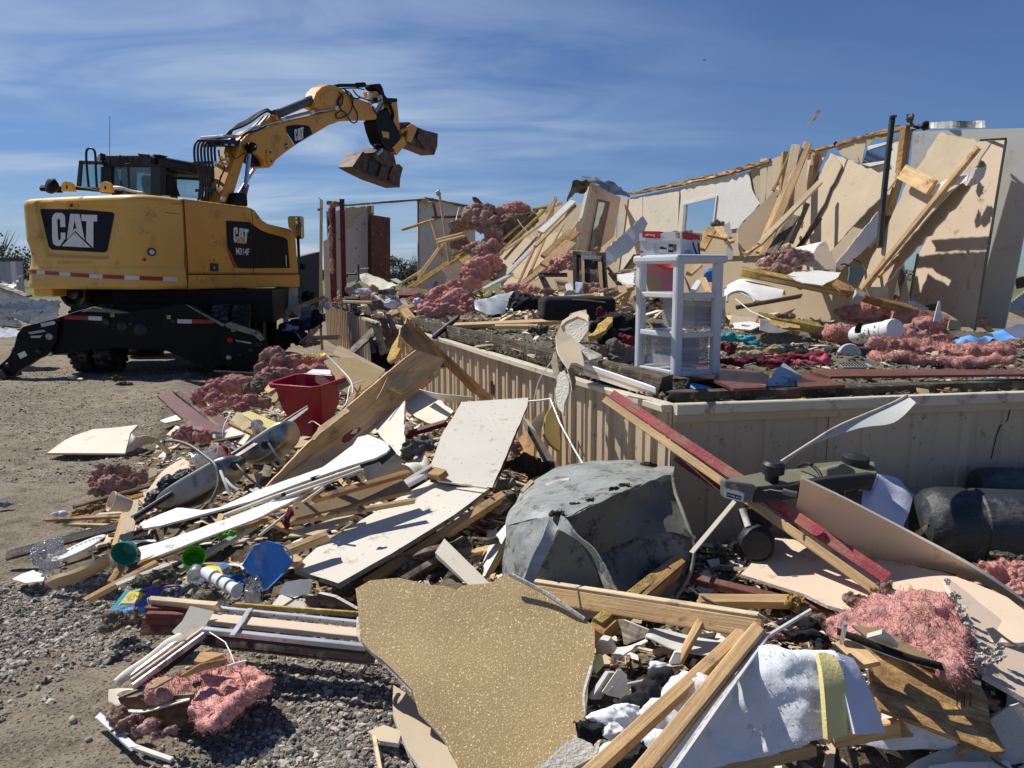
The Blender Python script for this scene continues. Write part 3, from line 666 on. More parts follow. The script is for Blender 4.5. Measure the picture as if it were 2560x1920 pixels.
bvS=bvh_of(*[o for o in WM if o.name.startswith('skirting_panel')])
strokes(bvS,'G',[[(1940,952),(1915,1010),(1900,1075),(1845,1120),(1815,1190),(1800,1260),(1775,1370)]],.004,'ink','crack',house,.001);strokes(bvS,'G',[[(1210,925),(1235,960),(1242,1000)]],.003,'ink','crack',house,.002)
decal(bvS,'K',[(1214,395),(1236,400),(1238,480),(1216,470)],'ink','vent_hole',house,.012)
def in_deck(x,y):
 P2=[(p.x,p.y)for p in deck];r=np.zeros(x.shape,bool);j=len(P2)-1
 for i in range(len(P2)):
  xi,yi=P2[i];xj,yj=P2[j];c=((yi>y)!=(yj>y))&(x<(xj-xi)*(y-yi)/(yj-yi+1e-9)+xi);r^=c;j=i
 return r
def dh(x,y):return.012+np.clip(fbm(x,y,1.1,51)-.36,0,1)*.26+(fbm(x,y,9,52)-.5)*.07
gx2=np.arange(-6,8.5,.07);gy2=np.arange(3.7,20.5,.07);X,Y=np.meshgrid(gx2,gy2);ed=in_deck(X,Y)
Z=DZ-.028+np.clip(dh(X,Y),-.02,.3);fr_=np.minimum.reduce([np.roll(ed,s_,a_).astype(float)for s_ in(1,-1,2,-2)for a_ in(0,1)]);Z=np.where(fr_>0,Z,DZ-.06)
nx=len(gx2);idx=np.arange(len(gy2)-1)[:,None]*nx+np.arange(nx-1)[None];F=np.stack([idx,idx+1,idx+nx+1,idx+nx],-1).reshape(-1,4);ok=ed[:-1,:-1]&ed[1:,1:]&ed[:-1,1:]&ed[1:,:-1];F=F[ok.ravel()]
V=np.stack([X,Y,Z],-1).reshape(-1,3)
npmesh('loose_insulation',V,F,'greyfluff',sm=True,kind='stuff',lb='grey blown insulation heaped over the broken house floor',cat='insulation')
def deckpts(n,seed,y0=3.9,y1=17,p=1.8):
 r_=np.random.RandomState(seed);y=y0+(y1-y0)*r_.rand(n)**p;x=r_.uniform(-4.5,6.5,n);k=in_deck(x,y);x,y=x[k],y[k];return x,y
def deckz(x,y):return DZ-.028+np.clip(dh(x,y),0,.3)
x,y=deckpts(30000,11);k=fbm(x,y,1.1,51)>.36;x,y=x[k],y[k];P=np.stack([x,y,deckz(x,y)+.004],-1)
bits('insulation_clumps',P,(.008,.028),[('greyfluff',.9),('pinkdull',.1)],'small crumbs of grey insulation lying all over the floor','insulation','ico0',12,flat=(.6,1))
x,y=deckpts(2600,13,p=1.4);P=np.stack([x,y,deckz(x,y)+.012],-1)
bits('splinters',P,(.02,.12),[('pine_pale',.35),('pine',.3),('wood_old',.2),('pine_orange',.15)],'short wood splinters strewn across the house floor','wood chips','chip',14,flat=(.06,.15),asp=(2.2,.35),tilt=.25)
x,y=deckpts(2600,15,p=1.3);P=np.stack([x,y,deckz(x,y)+.012],-1)
bits('rubble_flakes',P,(.02,.11),[('cream',.4),('tanpaper',.25),('white_board',.2),('pinkdull',.08),('brownpaper',.07)],'torn flakes of wallboard and paper strewn across the house floor','scraps','chip',16,flat=(.05,.12),asp=(1.2,.8),tilt=.35)
x,y=deckpts(3200,19,10,18,1);P=np.stack([x,y,deckz(x,y)+.04+.5*np.clip((y-11)/4,0,1)*rs.rand(len(x))*fbm(x,y,.9,41)],-1)
bits('rubble_flakes',P,(.06,.30),[('cream',.22),('tanpaper',.24),('pine_pale',.18),('pinkdull',.1),('black_cloth',.12),('wood_old',.14)],'heap of broken boards and scraps at the far end of the floor','scraps','chip',18,flat=(.06,.2),asp=(1.5,.5),tilt=.5)
# standing back wall (inside face)
zt=W1.z
def WP(k,pts,m,nm='wall_panel',lab=None,o_=0.0,t=.012,jag=.0,**kw):return plate(k,pts,pr=kw.pop('pr',house),plane=off(WALL,o_),mats=kw.pop('mats',(m,'gypsum','tanpaper')),nm=nm,lb=lab,t=t,jag=jag,step=.35,**kw)
plate('O',[(1545,640),(1610,600),(1690,576),(1800,576),(1990,520),(2230,480),(2290,860),(2100,860),(1545,790)],pr=house,plane=off(WALL,-.07),mats=('tanwall','gypsum','tanwall'),nm='wall_panel',jag=0,step=.5)
plate('D',[(1650,470),(1740,440),(1900,330),(2100,290),(2230,240),(2520,230),(2700,380),(2700,960),(1700,1000)],pr=house,plane=off(WALL,-.06),mats=('tanwall','gypsum','tanwall'),nm='wall_panel',jag=0,step=.5)
WP('E',[(600,160),(705,138),(700,560),(640,560),(540,700),(530,660)],'cream',lab='cream wall panel beside the inner corner')
WP('E',[(710,136),(968,82),(955,390),(920,395),(700,520)],'cream',lab='cream wall panel left of the window, cracked',jag=.01)
WP('E',[(972,80),(1238,14),(1228,138),(985,195)],'cream',lab='cream wall panel above the window')
WP('E',[(974,200),(1000,198),(985,400),(955,395)],'cream')
WP('E',[(1240,14),(1300,0),(1465,-30),(1480,60),(1500,130),(1545,195),(1480,270),(1420,330),(1395,375),(1320,380),(1290,340),(1212,330)],'white_board',lab='white wall panel right of the window, torn away to bare brown paper',jag=.03)
WP('E',[(1200,330),(1320,375),(1400,360),(1410,570),(1180,580)],'tanwall',o_=-.03)
WP('E',[(955,85),(985,78),(1002,200),(990,400),(945,400)],'cream',o_=-.02);WP('E',[(1420,-20),(1520,-40),(1580,230),(1490,290)],'tanwall',o_=-.03)
wfm=WP('E',[(985,195),(1236,138),(1236,150),(1000,208)],'white_plastic','window_frame',o_=.02,t=.03)
WP('E',[(1000,205),(1018,200),(1003,395),(985,398)],'alu','window_frame',o_=.02,t=.03)
WP('E',[(1228,150),(1236,148),(1214,335),(1205,337)],'white_plastic','window_frame',o_=.02,t=.03)
WP('E',[(1470,-40),(1640,-85),(1900,-120),(1900,300),(1700,560),(1390,575),(1410,340),(1550,195)],'tanwall',lab='bare brown wallboard where the white face tore off',o_=-.02,jag=.01)
WP('F',[(0,380),(50,375),(45,560),(30,690),(0,700)],'tanpaper',o_=.01,jag=.01);WP('F',[(70,385),(165,350),(150,560),(40,670),(55,420)],'tanpaper',o_=.015,jag=.01)
WP('F',[(175,370),(200,345),(200,520),(140,600),(110,590)],'cream',o_=.02,jag=.01)
WP('F',[(160,360),(420,300),(400,560),(330,1000),(0,1040),(0,700)],'tanwall',o_=-.03)
WP('F',[(330,355),(400,320),(470,320),(420,420),(360,560),(320,600)],'cream',o_=.0,jag=.02)
WP('F',[(520,290),(740,225),(700,420),(560,350)],'tanpaper',lab='brown wallboard left of the small upper window',o_=.02,jag=.02)
WP('F',[(740,320),(880,260),(985,215),(940,520),(900,640),(860,760),(850,900),(760,1000),(640,900),(700,430)],'cream',o_=-.01)
WP('F',[(745,290),(880,262),(880,275),(745,318)],'white_plastic','window_frame',o_=.03,t=.03);WP('F',[(700,415),(870,390),(872,405),(760,432)],'white_plastic','window_frame',o_=.03,t=.03)
WP('F',[(738,322),(884,290),(868,392),(708,418)],'mirror','window_pane',lab='narrow grey window pane high in the wall',o_=.01)
WP('F',[(740,215),(880,170),(900,210),(830,250),(800,225),(742,300)],'foam',o_=.03,jag=.02)
def wallbeam(k,a,b,w_,m,nm='top_plate',o_=0,j=.1,t=.09,lab=None):
 p1=pPl(k,*a,*off(WALL,o_));p2=pPl(k,*b,*off(WALL,o_));mb,fr=beam_mb(p1,p2,w_*mpp(k,(p1+p2)/2),t,WALL[1],j,j,0,14,rough=.3 if w_<17 else.025);return obj(nm,mb,m,house,lab,fm=fr)
wallbeam('E',(618,128),(960,66),12,'pine_orange');wallbeam('E',(900,76),(1240,2),14,'pine');wallbeam('O',(1793,440),(1920,404),8,'pine_orange');wallbeam('F',(330,335),(620,262),14,'pine_orange');wallbeam('F',(560,272),(900,190),16,'pine_orange');wallbeam('F',(820,205),(1010,165),26,'pine_orange')
wallbeam('F',(640,245),(1000,160),10,'wood_old',o_=-.1);wallbeam('E',(640,118),(1200,-5),6,'foam',o_=-.15)
for a,b,w_,m in(((175,340),(150,700),26,'pine'),((385,345),(340,580),26,'pine'),((1010,185),(975,470),60,'pine_orange'),((975,470),(890,760),30,'pine')):
 wallbeam('F',a,b,w_,m,'wall_stud',.05,.02)
for i,(x_,y_)in enumerate(((525,268),(735,215),(700,235),(1130,140),(500,300),(440,310),(1000,50))):pass
GP=vplane(pD('O',2262,500,9.7),pD('O',2540,560,8.6))
plate('F',[(1060,190),(1290,180),(1825,166),(1960,160),(1960,700),(1825,900),(1760,1230),(1690,1555),(1505,1545),(1380,1540),(1040,440)],pr=house,plane=GP,mats=('greywall','gypsum','greywall'),nm='wall_panel',lb='pale grey outer wall panel standing at the right end',jag=0,step=.3,t=.02)
for x_,n_ in((0,0),):pass
mb=MB();P3=[]
for i in range(22):
 u=i/21;x_=1090+u*470;yt=140-22*math.sin(min(1,u*1.6)*1.57);a=pPl('F',x_,172-6*u,*off(GP,-.05-.08*math.sin(u*9)));b_=pPl('F',x_,yt+R.uniform(-2,2),*off(GP,-.1-.1*math.sin(u*9)));P3+=[a,b_]
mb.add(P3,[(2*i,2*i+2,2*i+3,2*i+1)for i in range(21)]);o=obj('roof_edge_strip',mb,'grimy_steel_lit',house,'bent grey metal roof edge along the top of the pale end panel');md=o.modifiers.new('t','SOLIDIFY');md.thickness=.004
# partition with dark framed glass, standing at the inner corner
PA=pPl('E',560,155,*WALL);PB=pD('E',330,60,13.3);PART=vplane(PA,PB)
def PP(k,pts,m,nm='partition_panel',lab=None,o_=0,**kw):return plate(k,pts,pr=part_,plane=off(PART,o_),mats=(m,'cream',m),nm=nm,lb=lab,jag=0,step=.4,t=kw.pop('t',.05),**kw)
part_=thing('partition_wall',(PA+PB)/2,'beige interior partition with a tall dark framed glass, tilted at the corner of the standing wall','partition')
PP('E',[(345,50),(550,155),(500,430),(410,510),(400,545),(237,530)],'beige',t=.06)
PP('E',[(330,45),(350,52),(240,533),(220,530)],'cream','end_trim',o_=.02,t=.05)
PP('E',[(388,165),(474,185),(400,540),(312,538)],'wood_dark','glass_frame',o_=.03,t=.03);PP('E',[(392,185),(436,193),(415,275),(400,300),(382,385),(352,392)],'mirror','glass_pane',o_=.045,t=.01);PP('E',[(352,400),(378,398),(362,500),(345,530),(335,525)],'mirror','glass_pane',o_=.045,t=.01)
plate('E',[(540,150),(600,160),(530,700),(500,640),(480,560),(535,400)],pr=house,plane=off(WALL,.02),mats=('tanpaper','gypsum','tanpaper'),nm='wall_panel',jag=0,step=.4)
# end wall at the far left with doorway, and its pieces
EA=pD('D',250,270,16.6);EB=pD('D',1480,280,18.4);ENDW=vplane(EA,EB)
ew=thing('end_wall',(EA+EB)/2+VC((0,0,-2)),'remains of the far end wall with papered panel, doorway gap and thin roof plate','wall')
def EW(pts,m,nm='wall_panel',lab=None,o_=0,t=.02,**kw):return plate('D',pts,pr=ew,plane=off(ENDW,o_),mats=(m,'gypsum',m),nm=nm,lb=lab,t=t,jag=kw.pop('jag',0),step=.4,**kw)
EW([(275,300),(545,262),(550,870),(360,930),(270,1010)],'wallpaper_far',lab='dotted wallpaper panel')
EW([(355,270),(540,262),(520,300),(500,330),(470,340),(460,370),(430,380),(420,440),(400,455),(370,450),(355,420)],'tanpaper','torn_patch',lab='bare brown patch torn out of the wallpaper',o_=.03,jag=.03)
EW([(545,258),(604,255),(604,335),(550,335)],'pine_orange','door_head',o_=.04,t=.05);EW([(548,330),(582,335),(585,862),(552,872)],'wood_brown','door_jamb',o_=.05,t=.06);EW([(580,255),(605,255),(605,322),(580,322)],'cream','trim',o_=.07)
EW([(988,228),(1110,222),(1480,278),(1480,1000),(993,975)],'greywall',lab='plain grey wall beyond the doorway gap')
EW([(984,228),(994,228),(998,970),(990,970)],'wood_dark','door_jamb',o_=.03,t=.05)
EW([(1262,390),(1370,392),(1370,600),(1266,600)],'wood_dark','window_frame',o_=.03);EW([(1276,402),(1360,404),(1360,590),(1278,590)],'mirror','window_pane',o_=.045)
def ewb(a,b,w_,m,o_=.05,t=.09,nm='top_plate',j=.1):
 p1=pPl('D',*a,*off(ENDW,o_));p2=pPl('D',*b,*off(ENDW,o_));mb,fr=beam_mb(p1,p2,w_*mpp('D',(p1+p2)/2),t,ENDW[1],j,j,0,10,rough=.12);obj(nm,mb,m,ew,fm=fr)
ewb((250,262),(1070,200),15,'foam');ewb((600,236),(1100,196),9,'wood_old',.1);ewb((1060,196),(1490,275),16,'wood_old');ewb((1010,218),(1070,212),24,'foam',.12);ewb((1100,215),(1480,262),6,'pine_orange',.12)
ewb((222,300),(240,1070),26,'wood_old',-.05,nm='corner_stud');ewb((235,235),(290,240),34,'rim',.05,nm='torn_corner');ewb((205,330),(235,1060),12,'black_plastic',-.02,nm='corner_strip')
door=plate('D',[(583,335),(745,360),(746,897),(583,850)],m='cherry',plane=off(ENDW,.3),mats=('cherry','wood_dark','cherry'),t=.035,jag=0,step=.4,lb='dark reddish brown door slab standing open in the far end wall',cat='door',nm='door')
beam('D',250,265,16.3,262,1060,16.3,44,'dark_red','dark red post, thicker left one of the two at the far end wall','post','d',n='cam',nm='post',t=.09)
beam('D',328,200,15.9,348,1050,15.9,42,'dark_red','dark red post rising above the roof plate, right one of the two','post','d',n='cam',nm='post',t=.09)
beam('D',315,560,16.0,322,1075,15.9,26,'cream','pale strip of trim leaning between the two dark red posts','trim','d',n='cam',nm='trim_strip',t=.02)
fluff('D',[(226,330,16.25,16,60),(232,520,16.25,14,110),(238,760,16.25,14,130),(250,250,16.25,30,20)],'pinkdull','pink insulation squeezed out along the left red post',mo='d',sub=3,tufts=60,tl=.05)
beam('D',150,205,15.2,142,1300,15.2,26,'pine_pale','tall pale stud standing alone left of the red posts','post','d',n='cam',nm='post');beam('D',142,1290,15.1,155,1460,15.0,22,'pine','splintered lower end of stud below the tall pale post','post','d',n='cam',nm='post',j=(0,.2))
beam('D',118,290,15.1,140,292,15.1,18,'wood_old','stub of wood nailed to the tall lone stud','plank','d',n='cam');beam('D',152,210,15.2,125,185,15.2,5,'wood_old','thin splinter at the top of the tall lone stud','splinter','d',n='cam',nm='splinter',t=.02)
beam('D',192,590,15.8,206,1080,15.8,50,'cream','pale weathered batten leaning beside the left red post','plank','d',n='cam',j=(.15,0),t=.03)
# far things behind
sh=thing('shed',pD('O',770,740,30),'dark green corrugated shed with white metal roof behind the excavator','shed')
SHP=vplane(pD('O',740,700,27),pD('O',800,700,30))
a=pPl('O',715,650,*SHP);b_=pPl('O',806,628,*SHP)
mb=MB();nr=30
for i in range(nr):
 for j_,(u_,h_)in enumerate(((0,0),(.5,.04))):
  u=(i+u_)/nr;p=a.lerp(b_,u);zt_=p.z;mb.add([VC((p.x,p.y,0))-SHP[1]*h_,VC((p.x,p.y,zt_))-SHP[1]*h_],[])
mb.f=[[2*i,2*i+2,2*i+3,2*i+1]for i in range(nr*2-1)];mb.m=[0]*len(mb.f);obj('wall',mb,'shed_green',sh)
mb=MB();a2=pPl('D',-200,720,*off(SHP,.15));b2=pPl('D',160,650,*off(SHP,.15));back=-SHP[1]*1.2+VC((0,0,.33));V_=[]
for i in range(41):p=a2.lerp(b2,i/40);V_+=[p+VC((0,0,.03*(i%2))),p+back+VC((0,0,.03*(i%2)))]
mb.add(V_,[(2*i,2*i+2,2*i+3,2*i+1)for i in range(40)]);o=obj('roof',mb,'shed_roof',sh);o.modifiers.new('t','SOLIDIFY').thickness=.02
def tree(px,D,hgt,wid,lab,nm='tree',n=900,grp=None,bare=False):
 base=pD('O',px,700,D);base.z=0;t_=thing(nm,base,lab,'tree',grp);rr=random.Random(px);mb=MB()
 mb.tube([base,base+VC((.1,0,hgt*.5))],[.12*hgt/4,.05*hgt/4],6)
 for i in range(9 if not bare else 26):
  a=rr.uniform(0,6.28);h0=rr.uniform(.25,.6)*hgt;l=rr.uniform(.3,.5)*hgt;p=base+VC((0,0,h0));d=VC((math.cos(a)*.7*wid/hgt,math.sin(a)*.7*wid/hgt,.8)).normalized();mb.tube([p,p+d*l*.5,p+d*l+VC((0,0,.1*l))],[.035*hgt/4,.02*hgt/4,.006],4)
 obj('trunk',mb,'bark',t_)
 mb=MB()
 cl=[(VC((rr.gauss(0,.24)*wid,rr.gauss(0,.24)*wid,hgt*rr.uniform(.3,.88))),rr.uniform(.12,.24)*wid)for _ in range(16)]
 for _ in range(n):
  c_,r_=rr.choice(cl);d=VC((rr.gauss(0,1),rr.gauss(0,1),rr.gauss(0,1))).normalized()*r_*rr.uniform(.6,1.05);p=base+c_+VC((d.x,d.y,d.z*.7));s_=rr.uniform(.05,.13)*(hgt/4)*(1.2 if n>500 else.8)
  u=VC((rr.gauss(0,1),rr.gauss(0,1),rr.gauss(0,1))).normalized();v=u.orthogonal().normalized();mb.add([p-u*s_,p+v*s_*.6,p+u*s_,p-v*s_*.6],[(0,1,2,3)])
 obj('crown',mb,'leaf',t_,fixn=False)
tree(22,95,5.2,8,'dark bushy tree at the far left edge under the sky',n=1600);tree(8,100,8.2,6,'thin nearly bare tree rising behind the leftmost bush',n=160,bare=True);tree(50,105,3.6,7,'low rounded tree just left of the counterweight',n=1200)
tree(985,70,3.4,4.5,'green tree seen low through the doorway gap',n=1500);tree(1015,75,3.1,4.5,'second green tree low in the doorway gap, right of the first',n=1300);tree(1040,82,4.0,2.4,'bare twiggy tree at the right side of the doorway gap',n=120,bare=True)
mb=MB();r_=random.Random(4)
for i in range(16000):
 x_=r_.uniform(-330,130);y_=r_.uniform(210,260);z_=r_.uniform(0,4.2)*(.7+.6*noise.noise(VC((x_*.08,0,0))));s_=r_.uniform(.3,.7);u=VC((r_.gauss(0,1),r_.gauss(0,1),r_.gauss(0,1))).normalized();v=u.orthogonal().normalized();p=VC((x_,y_,z_));mb.add([p-u*s_,p+v*s_*.6,p+u*s_,p-v*s_*.6],[(0,1,2,3)])
obj('distant_trees',mb,'leaf',lb='low dark line of distant trees along the horizon',cat='trees',kind='stuff',fixn=False)
ff_=thing('fence',pD('O',10,740,34),'long pale grey low wall or fence panel far left beneath the trees','fence')
fa=pD('B',-160,700,34);fb=pD('B',160,700,33)
for i in range(8):
 p=fa.lerp(fb,i/8);p2=fa.lerp(fb,(i+.97)/8);mb=MB().prism([VC((p.x,p.y,.1)),VC((p2.x,p2.y,.1)),VC((p2.x,p2.y,2.05)),VC((p.x,p.y,2.05))],(0,.05,0));obj('fence_panel',mb,'tarp_light'if i%3 else 'greywall',ff_)
mb=MB().prism([VC((fa.x,fa.y-.05,2.06)),VC((fb.x,fb.y-.05,2.06)),VC((fb.x,fb.y-.05,2.2)),VC((fa.x,fa.y-.05,2.2))],(0,.15,0));obj('rail',mb,'dark_metal',ff_)
loft('B',[(-60,785,17),(100,820,17),(250,855,16.5),(420,860,16)],[(-60,920,15.5),(120,985,15),(270,1025,14.6),(390,1000,14.6)],'tarp','grey blue woven tarp spread on the ground behind the left outrigger','tarp','d',nu=30,nv=14,wr=.07,t=.01,nm='tarp')
loft('B',[(-60,900,15),(60,965,14.6),(160,1035,14)],[(-60,1020,14),(60,1040,13.6),(160,1045,13.7)],'tarp','grey white crumpled plastic sheeting along the near side of the tarp','sheeting','d',nu=20,nv=8,wr=.08,nm='plastic_sheet')
loft('B',[(-60,1055,13),(110,1062,12.8),(310,1065,12.6)],[(-60,1105,12.2),(100,1112,12.1),(250,1100,12.2)],'tarp_light','flattened pale plastic strip on the dirt beside the left outrigger','sheeting','d',nu=20,nv=6,wr=.06,nm='plastic_sheet')
loft('B',[(-40,735,22),(60,745,22),(110,735,22),(130,690,22)],[(-40,770,21),(60,775,21),(100,770,21),(148,705,21)],'galv','curled grey metal scrap lying far left behind the tarp','scrap','d',nu=16,nv=5,wr=.15,nm='metal_scrap')
beam('B',-40,745,19,200,832,17.5,18,'wood_old','long weathered board lying along the top edge of the tarp','plank','d')
# the wheeled excavator
ex=thing('excavator',(-5.4,12.8,0),'yellow wheeled excavator with black cab, arm raised over the wreck','excavator')
EC=VC((-5.25,11.2,0));ES=VC((.342,.94,0)).normalized();EL=VC((-ES.y,ES.x,0))
def Lp(a,b,z):return EC+EL*a+ES*b+VC((0,0,z))
REARP=(EC,-ES);SIDEP=(EC,-EL)
zt_=pPl('O',455,495,*SIDEP).z;zb_=pPl('O',470,722,*SIDEP).z;CWW=2.52
plan=[]
rc=.42;rl=.30
for i in range(8):plan.append((0,.76-(.76-rc)*i/8))
for i in range(14):an=math.pi/2*i/14;plan.append((rc-rc*math.cos(an),rc-rc*math.sin(an)))
for i in range(60):u=i/60;plan.append((rc+(CWW-rc-rl)*u,-.05*math.sin(math.pi*u)))
for i in range(12):an=math.pi/2*i/12;plan.append((CWW-rl+rl*math.sin(an),rl-rl*math.cos(an)))
for i in range(7):plan.append((CWW,rl+(.76-rl)*i/6))
rec=[pPl('A',x,y,*REARP)for x,y in((300,1118),(1055,1150),(945,1625),(400,1600))];rec=[((p-EC).dot(EL),p.z)for p in rec]
def recd(a,z):
 d=1e9;n=len(rec);cxr=sum(p[0]for p in rec)/n;czr=sum(p[1]for p in rec)/n
 for i in range(n):
  (x0,y0),(x1,y1)=rec[i],rec[(i+1)%n];ex_,ey_=x1-x0,y1-y0;L_=math.hypot(ex_,ey_);nx_,ny_=-ey_/L_,ex_/L_
  if(cxr-x0)*nx_+(czr-y0)*ny_<0:nx_,ny_=-nx_,-ny_
  d=min(d,(a-x0)*nx_+(z-y0)*ny_)
 return max(0,min(1,d/.055))
NZ=56;V_=[]
for i,(a,b)in enumerate(plan):
 a0,b0=plan[max(i-1,0)];a1,b1=plan[min(i+1,len(plan)-1)];ta,tb=a1-a0,b1-b0;l_=math.hypot(ta,tb);na,nb=tb/l_,-ta/l_
 for j in range(NZ+1):
  t_=j/NZ;z=zb_+(zt_-zb_)*t_;o_=0
  if t_>.92:q_=(t_-.92)/.08;o_-=.10*(1-math.sqrt(max(0,1-q_*q_)))
  if t_<.215:o_+=.022;o_-=.05*max(0,1-t_/.05)**2
  elif t_<.25:o_+=.022*(1-(t_-.215)/.035)
  o_-=.07*max(0,(.55-t_))*(1 if t_>.2 else(t_/.2)*1)
  if.35<a<2.3 and b<.3:s_=recd(a,z);o_-=.06*s_*s_*(3-2*s_)
  if a>2.12 and.25<t_<.55:o_-=.03*math.sin((t_-.25)/.3*math.pi)
  V_.append(Lp(a+na*o_,b+nb*o_,z))
mb=MB();W_=NZ+1;fs=[(i*W_+j,(i+1)*W_+j,(i+1)*W_+j+1,i*W_+j+1)for i in range(len(plan)-1)for j in range(NZ)];mb.add(V_,fs)
mb.f.append([i*W_+NZ for i in range(len(plan))]);mb.m.append(0);mb.f.append([i*W_ for i in range(len(plan))][::-1]);mb.m.append(0)
cw=obj('counterweight',mb,'cat_light',ex,sm=True);bv=bvh_of(cw)
decal(bv,'A',[(352,1183),(700,1188),(975,1212),(990,1235),(930,1540),(905,1560),(450,1535),(420,1505),(350,1205)],'cat_navy','logo_panel',ex,.006)
def rnd(poly):return poly
CATL={'C':[(490,1217),(540,1218),(566,1240),(571,1340),(527,1340),(525,1275),(512,1266),(500,1280),(508,1438),(517,1456),(530,1445),(531,1388),(572,1388),(570,1440),(525,1502),(490,1502),(465,1482),(457,1440),(455,1262),(466,1232)],'A':[(612,1226),(692,1228),(737,1452),(655,1372),(582,1452)],'T':[(708,1231),(845,1236),(845,1292),(812,1292),(812,1520),(748,1458),(752,1290),(708,1286)],'tri':[(652,1385),(788,1517),(540,1505)],'hole':[(650,1288),(668,1362),(655,1350),(637,1366)]}
def catlogo(bv,k,Q,pr,tri='cat_white',white='cat_white',off_=.011):
 for nm_,P_ in CATL.items():
  P2=[tuple(quadmap(Q,(x-455)/390,(y-1217)/303))for x,y in P_]
  decal(bv,k,P2,'cat_navy'if nm_=='hole'else(tri if nm_=='tri'else white),'logo_letter'if nm_!='tri'else 'logo_triangle',pr,off_+(.003 if nm_=='hole'else 0))
catlogo(bv,'A',[(455,1217),(845,1217),(845,1520),(455,1520)],ex)
strokes(bv,'A',[[(1120,1400),(1150,1260),(1180,1300),(1220,1385)],[(1120,1345),(1205,1335)],[(1205,1245),(1225,1370)],[(1205,1245),(1270,1265),(1240,1300),(1315,1325),(1225,1372)],[(1385,1258),(1330,1290),(1340,1345),(1440,1345)]],.0045,'scratch','chalk_scrawl',ex)
strokes(bv,'A',[[(1135,1200),(1250,1205)],[(1250,1205),(1430,1212),(1550,1228)]],.004,'rustmark','scrape',ex,.0);strokes(bv,'A',[[(1330,1206),(1450,1214)],[(1480,1135),(1560,1140)],[(1260,1172),(1360,1172)],[(140,1165),(285,1168)]],.005,'rustmark','scrape',ex,.0)
strokes(bv,'A',[[(290,1125),(1040,1160)],],.003,'rustmark','seam',ex,-.001)
decal(bv,'A',[(575,1120),(680,1130),(680,1170),(578,1160)],'cat_yellow','camera_cover',ex,.012);decal(bv,'A',[(608,1135),(635,1135),(635,1158),(608,1158)],'ink','camera_lens',ex,.016)
decal(bv,'A',[(500,1630),(790,1640),(790,1655),(500,1655)],'cat_yellow','patch',ex,.006)
tp=[(150,643),(310,656),(490,668),(620,677),(860,688),(965,691),(1125,697),(1225,701)]
def tpy(x):
 for(a,b),(c,d)in zip(tp,tp[1:]):
  if x<=c:return b+(d-b)*(x-a)/(c-a)
 return tp[-1][1]
cutx=[150,188,255,312,412,490,620,712,862,965,1125,1225]
for i in range(11):
 a,b=cutx[i],cutx[i+1];hh=24+5*(a/1200);decal(bv,'B',[(a,tpy(a)),(b,tpy(b)),(b,tpy(b)+hh),(a,tpy(a)+hh)],'reflect_red'if i%2 else 'reflect_white','reflective_tape',ex,.007)
def disc(bv,k,x,y,r,m,nm,pr,h=.03,ring=None):
 c,n=cast(bv,k,x,y)
 if c is None:return
 rr=r*mpp(k,c);mb=MB()
 if ring:mr=MB().lathe(c-n*.01,n,[(rr*.95,0),(rr*1.25,0),(rr*1.25,h*.9),(rr*.98,h),(rr*.95,h*.5)],20);obj(nm+'_ring',mr,ring,pr,sm=True)
 mb.lathe(c-n*.01,n,[(rr,0),(rr,h*.6),(rr*.7,h*.95),(0,h*1.1)],20);return obj(nm,mb,m,pr,sm=True)
disc(bv,'B',186,487,19,'cart_white','work_light',ex,.05,'ink');disc(bv,'B',1047,525,22,'cart_white','work_light',ex,.05,'ink');disc(bv,'B',228,537,8,'redpl','reflector',ex,.02);disc(bv,'B',998,577,13,'redpl','reflector',ex,.02)
def sprism(k,poly,pl,depth,m,nm,bevel=.0,pr=ex,seg=2,o_=0,**kw):
 P3=[pPl(k,x,y,*off(pl,o_))for x,y in poly];mb=MB().prism(P3,-pl[1]*depth);return obj(nm,mb,m,pr,bevel=bevel,seg=seg,**kw)
hood=sprism('B',[(1262,152),(1340,162),(1720,212),(1765,232),(1815,300),(1860,330),(2025,368),(2048,400),(2068,682),(1302,684)],SIDEP,1.0,'cat_yellow','side_housing',.045)
sill=sprism('B',[(1300,682),(2072,680),(2074,765),(1298,785)],SIDEP,1.1,'cat_yellow','side_sill',.02)
bh=bvh_of(hood,sill)
decal(bh,'B',[(1562,308),(1735,320),(1745,640),(1645,636),(1568,485)],'cat_navy','logo_panel',ex,.006);decal(bh,'B',[(1568,492),(1643,636),(1616,634),(1572,525)],'cat_red','red_stripe',ex,.007)
catlogo(bh,'B',[(1610,352),(1716,362),(1708,472),(1612,466)],ex,'cat_tri');textdecal(bh,'B','M314F',[(1626,494),(1720,502),(1720,550),(1628,543)],'cat_white','model_number',ex,.012)
gr=sprism('B',[(1742,328),(1800,372),(1850,392),(1978,428),(1990,445),(2006,635),(1752,638)],SIDEP,.02,'steel_black','grille',.008,o_=.012)
bg_=bvh_of(gr);strokes(bg_,'B',[[(1750,500),(1998,512)],[(1768,505),(1770,610)],[(1785,505),(1787,610)]],.006,'dark_metal','latch',ex);strokes(bg_,'B',[[(1975,545),(1978,625)]],.008,'alu','latch',ex)
strokes(bh,'B',[[(1268,160),(1300,676)],[(1735,222),(1750,330)],[(1742,330),(1752,672)],[(1305,679),(2066,677)],[(1298,690),(1298,782)]],.007,'ink','panel_gap',ex,.001)
strokes(bh,'B',[[(1445,458),(1450,495),(1462,492),(1458,470),(1446,475)],[(1478,450),(1492,468),(1476,488),(1470,475),(1490,458),(1478,450)],[(1500,448),(1510,470),(1498,482),(1494,460),(1500,448)],[(1518,442),(1522,478),(1535,465),(1530,445),(1518,442)],[(1545,450),(1552,468),(1543,472),(1545,450)],[(1558,440),(1560,470)]],.004,'scratch','chalk_number',ex)
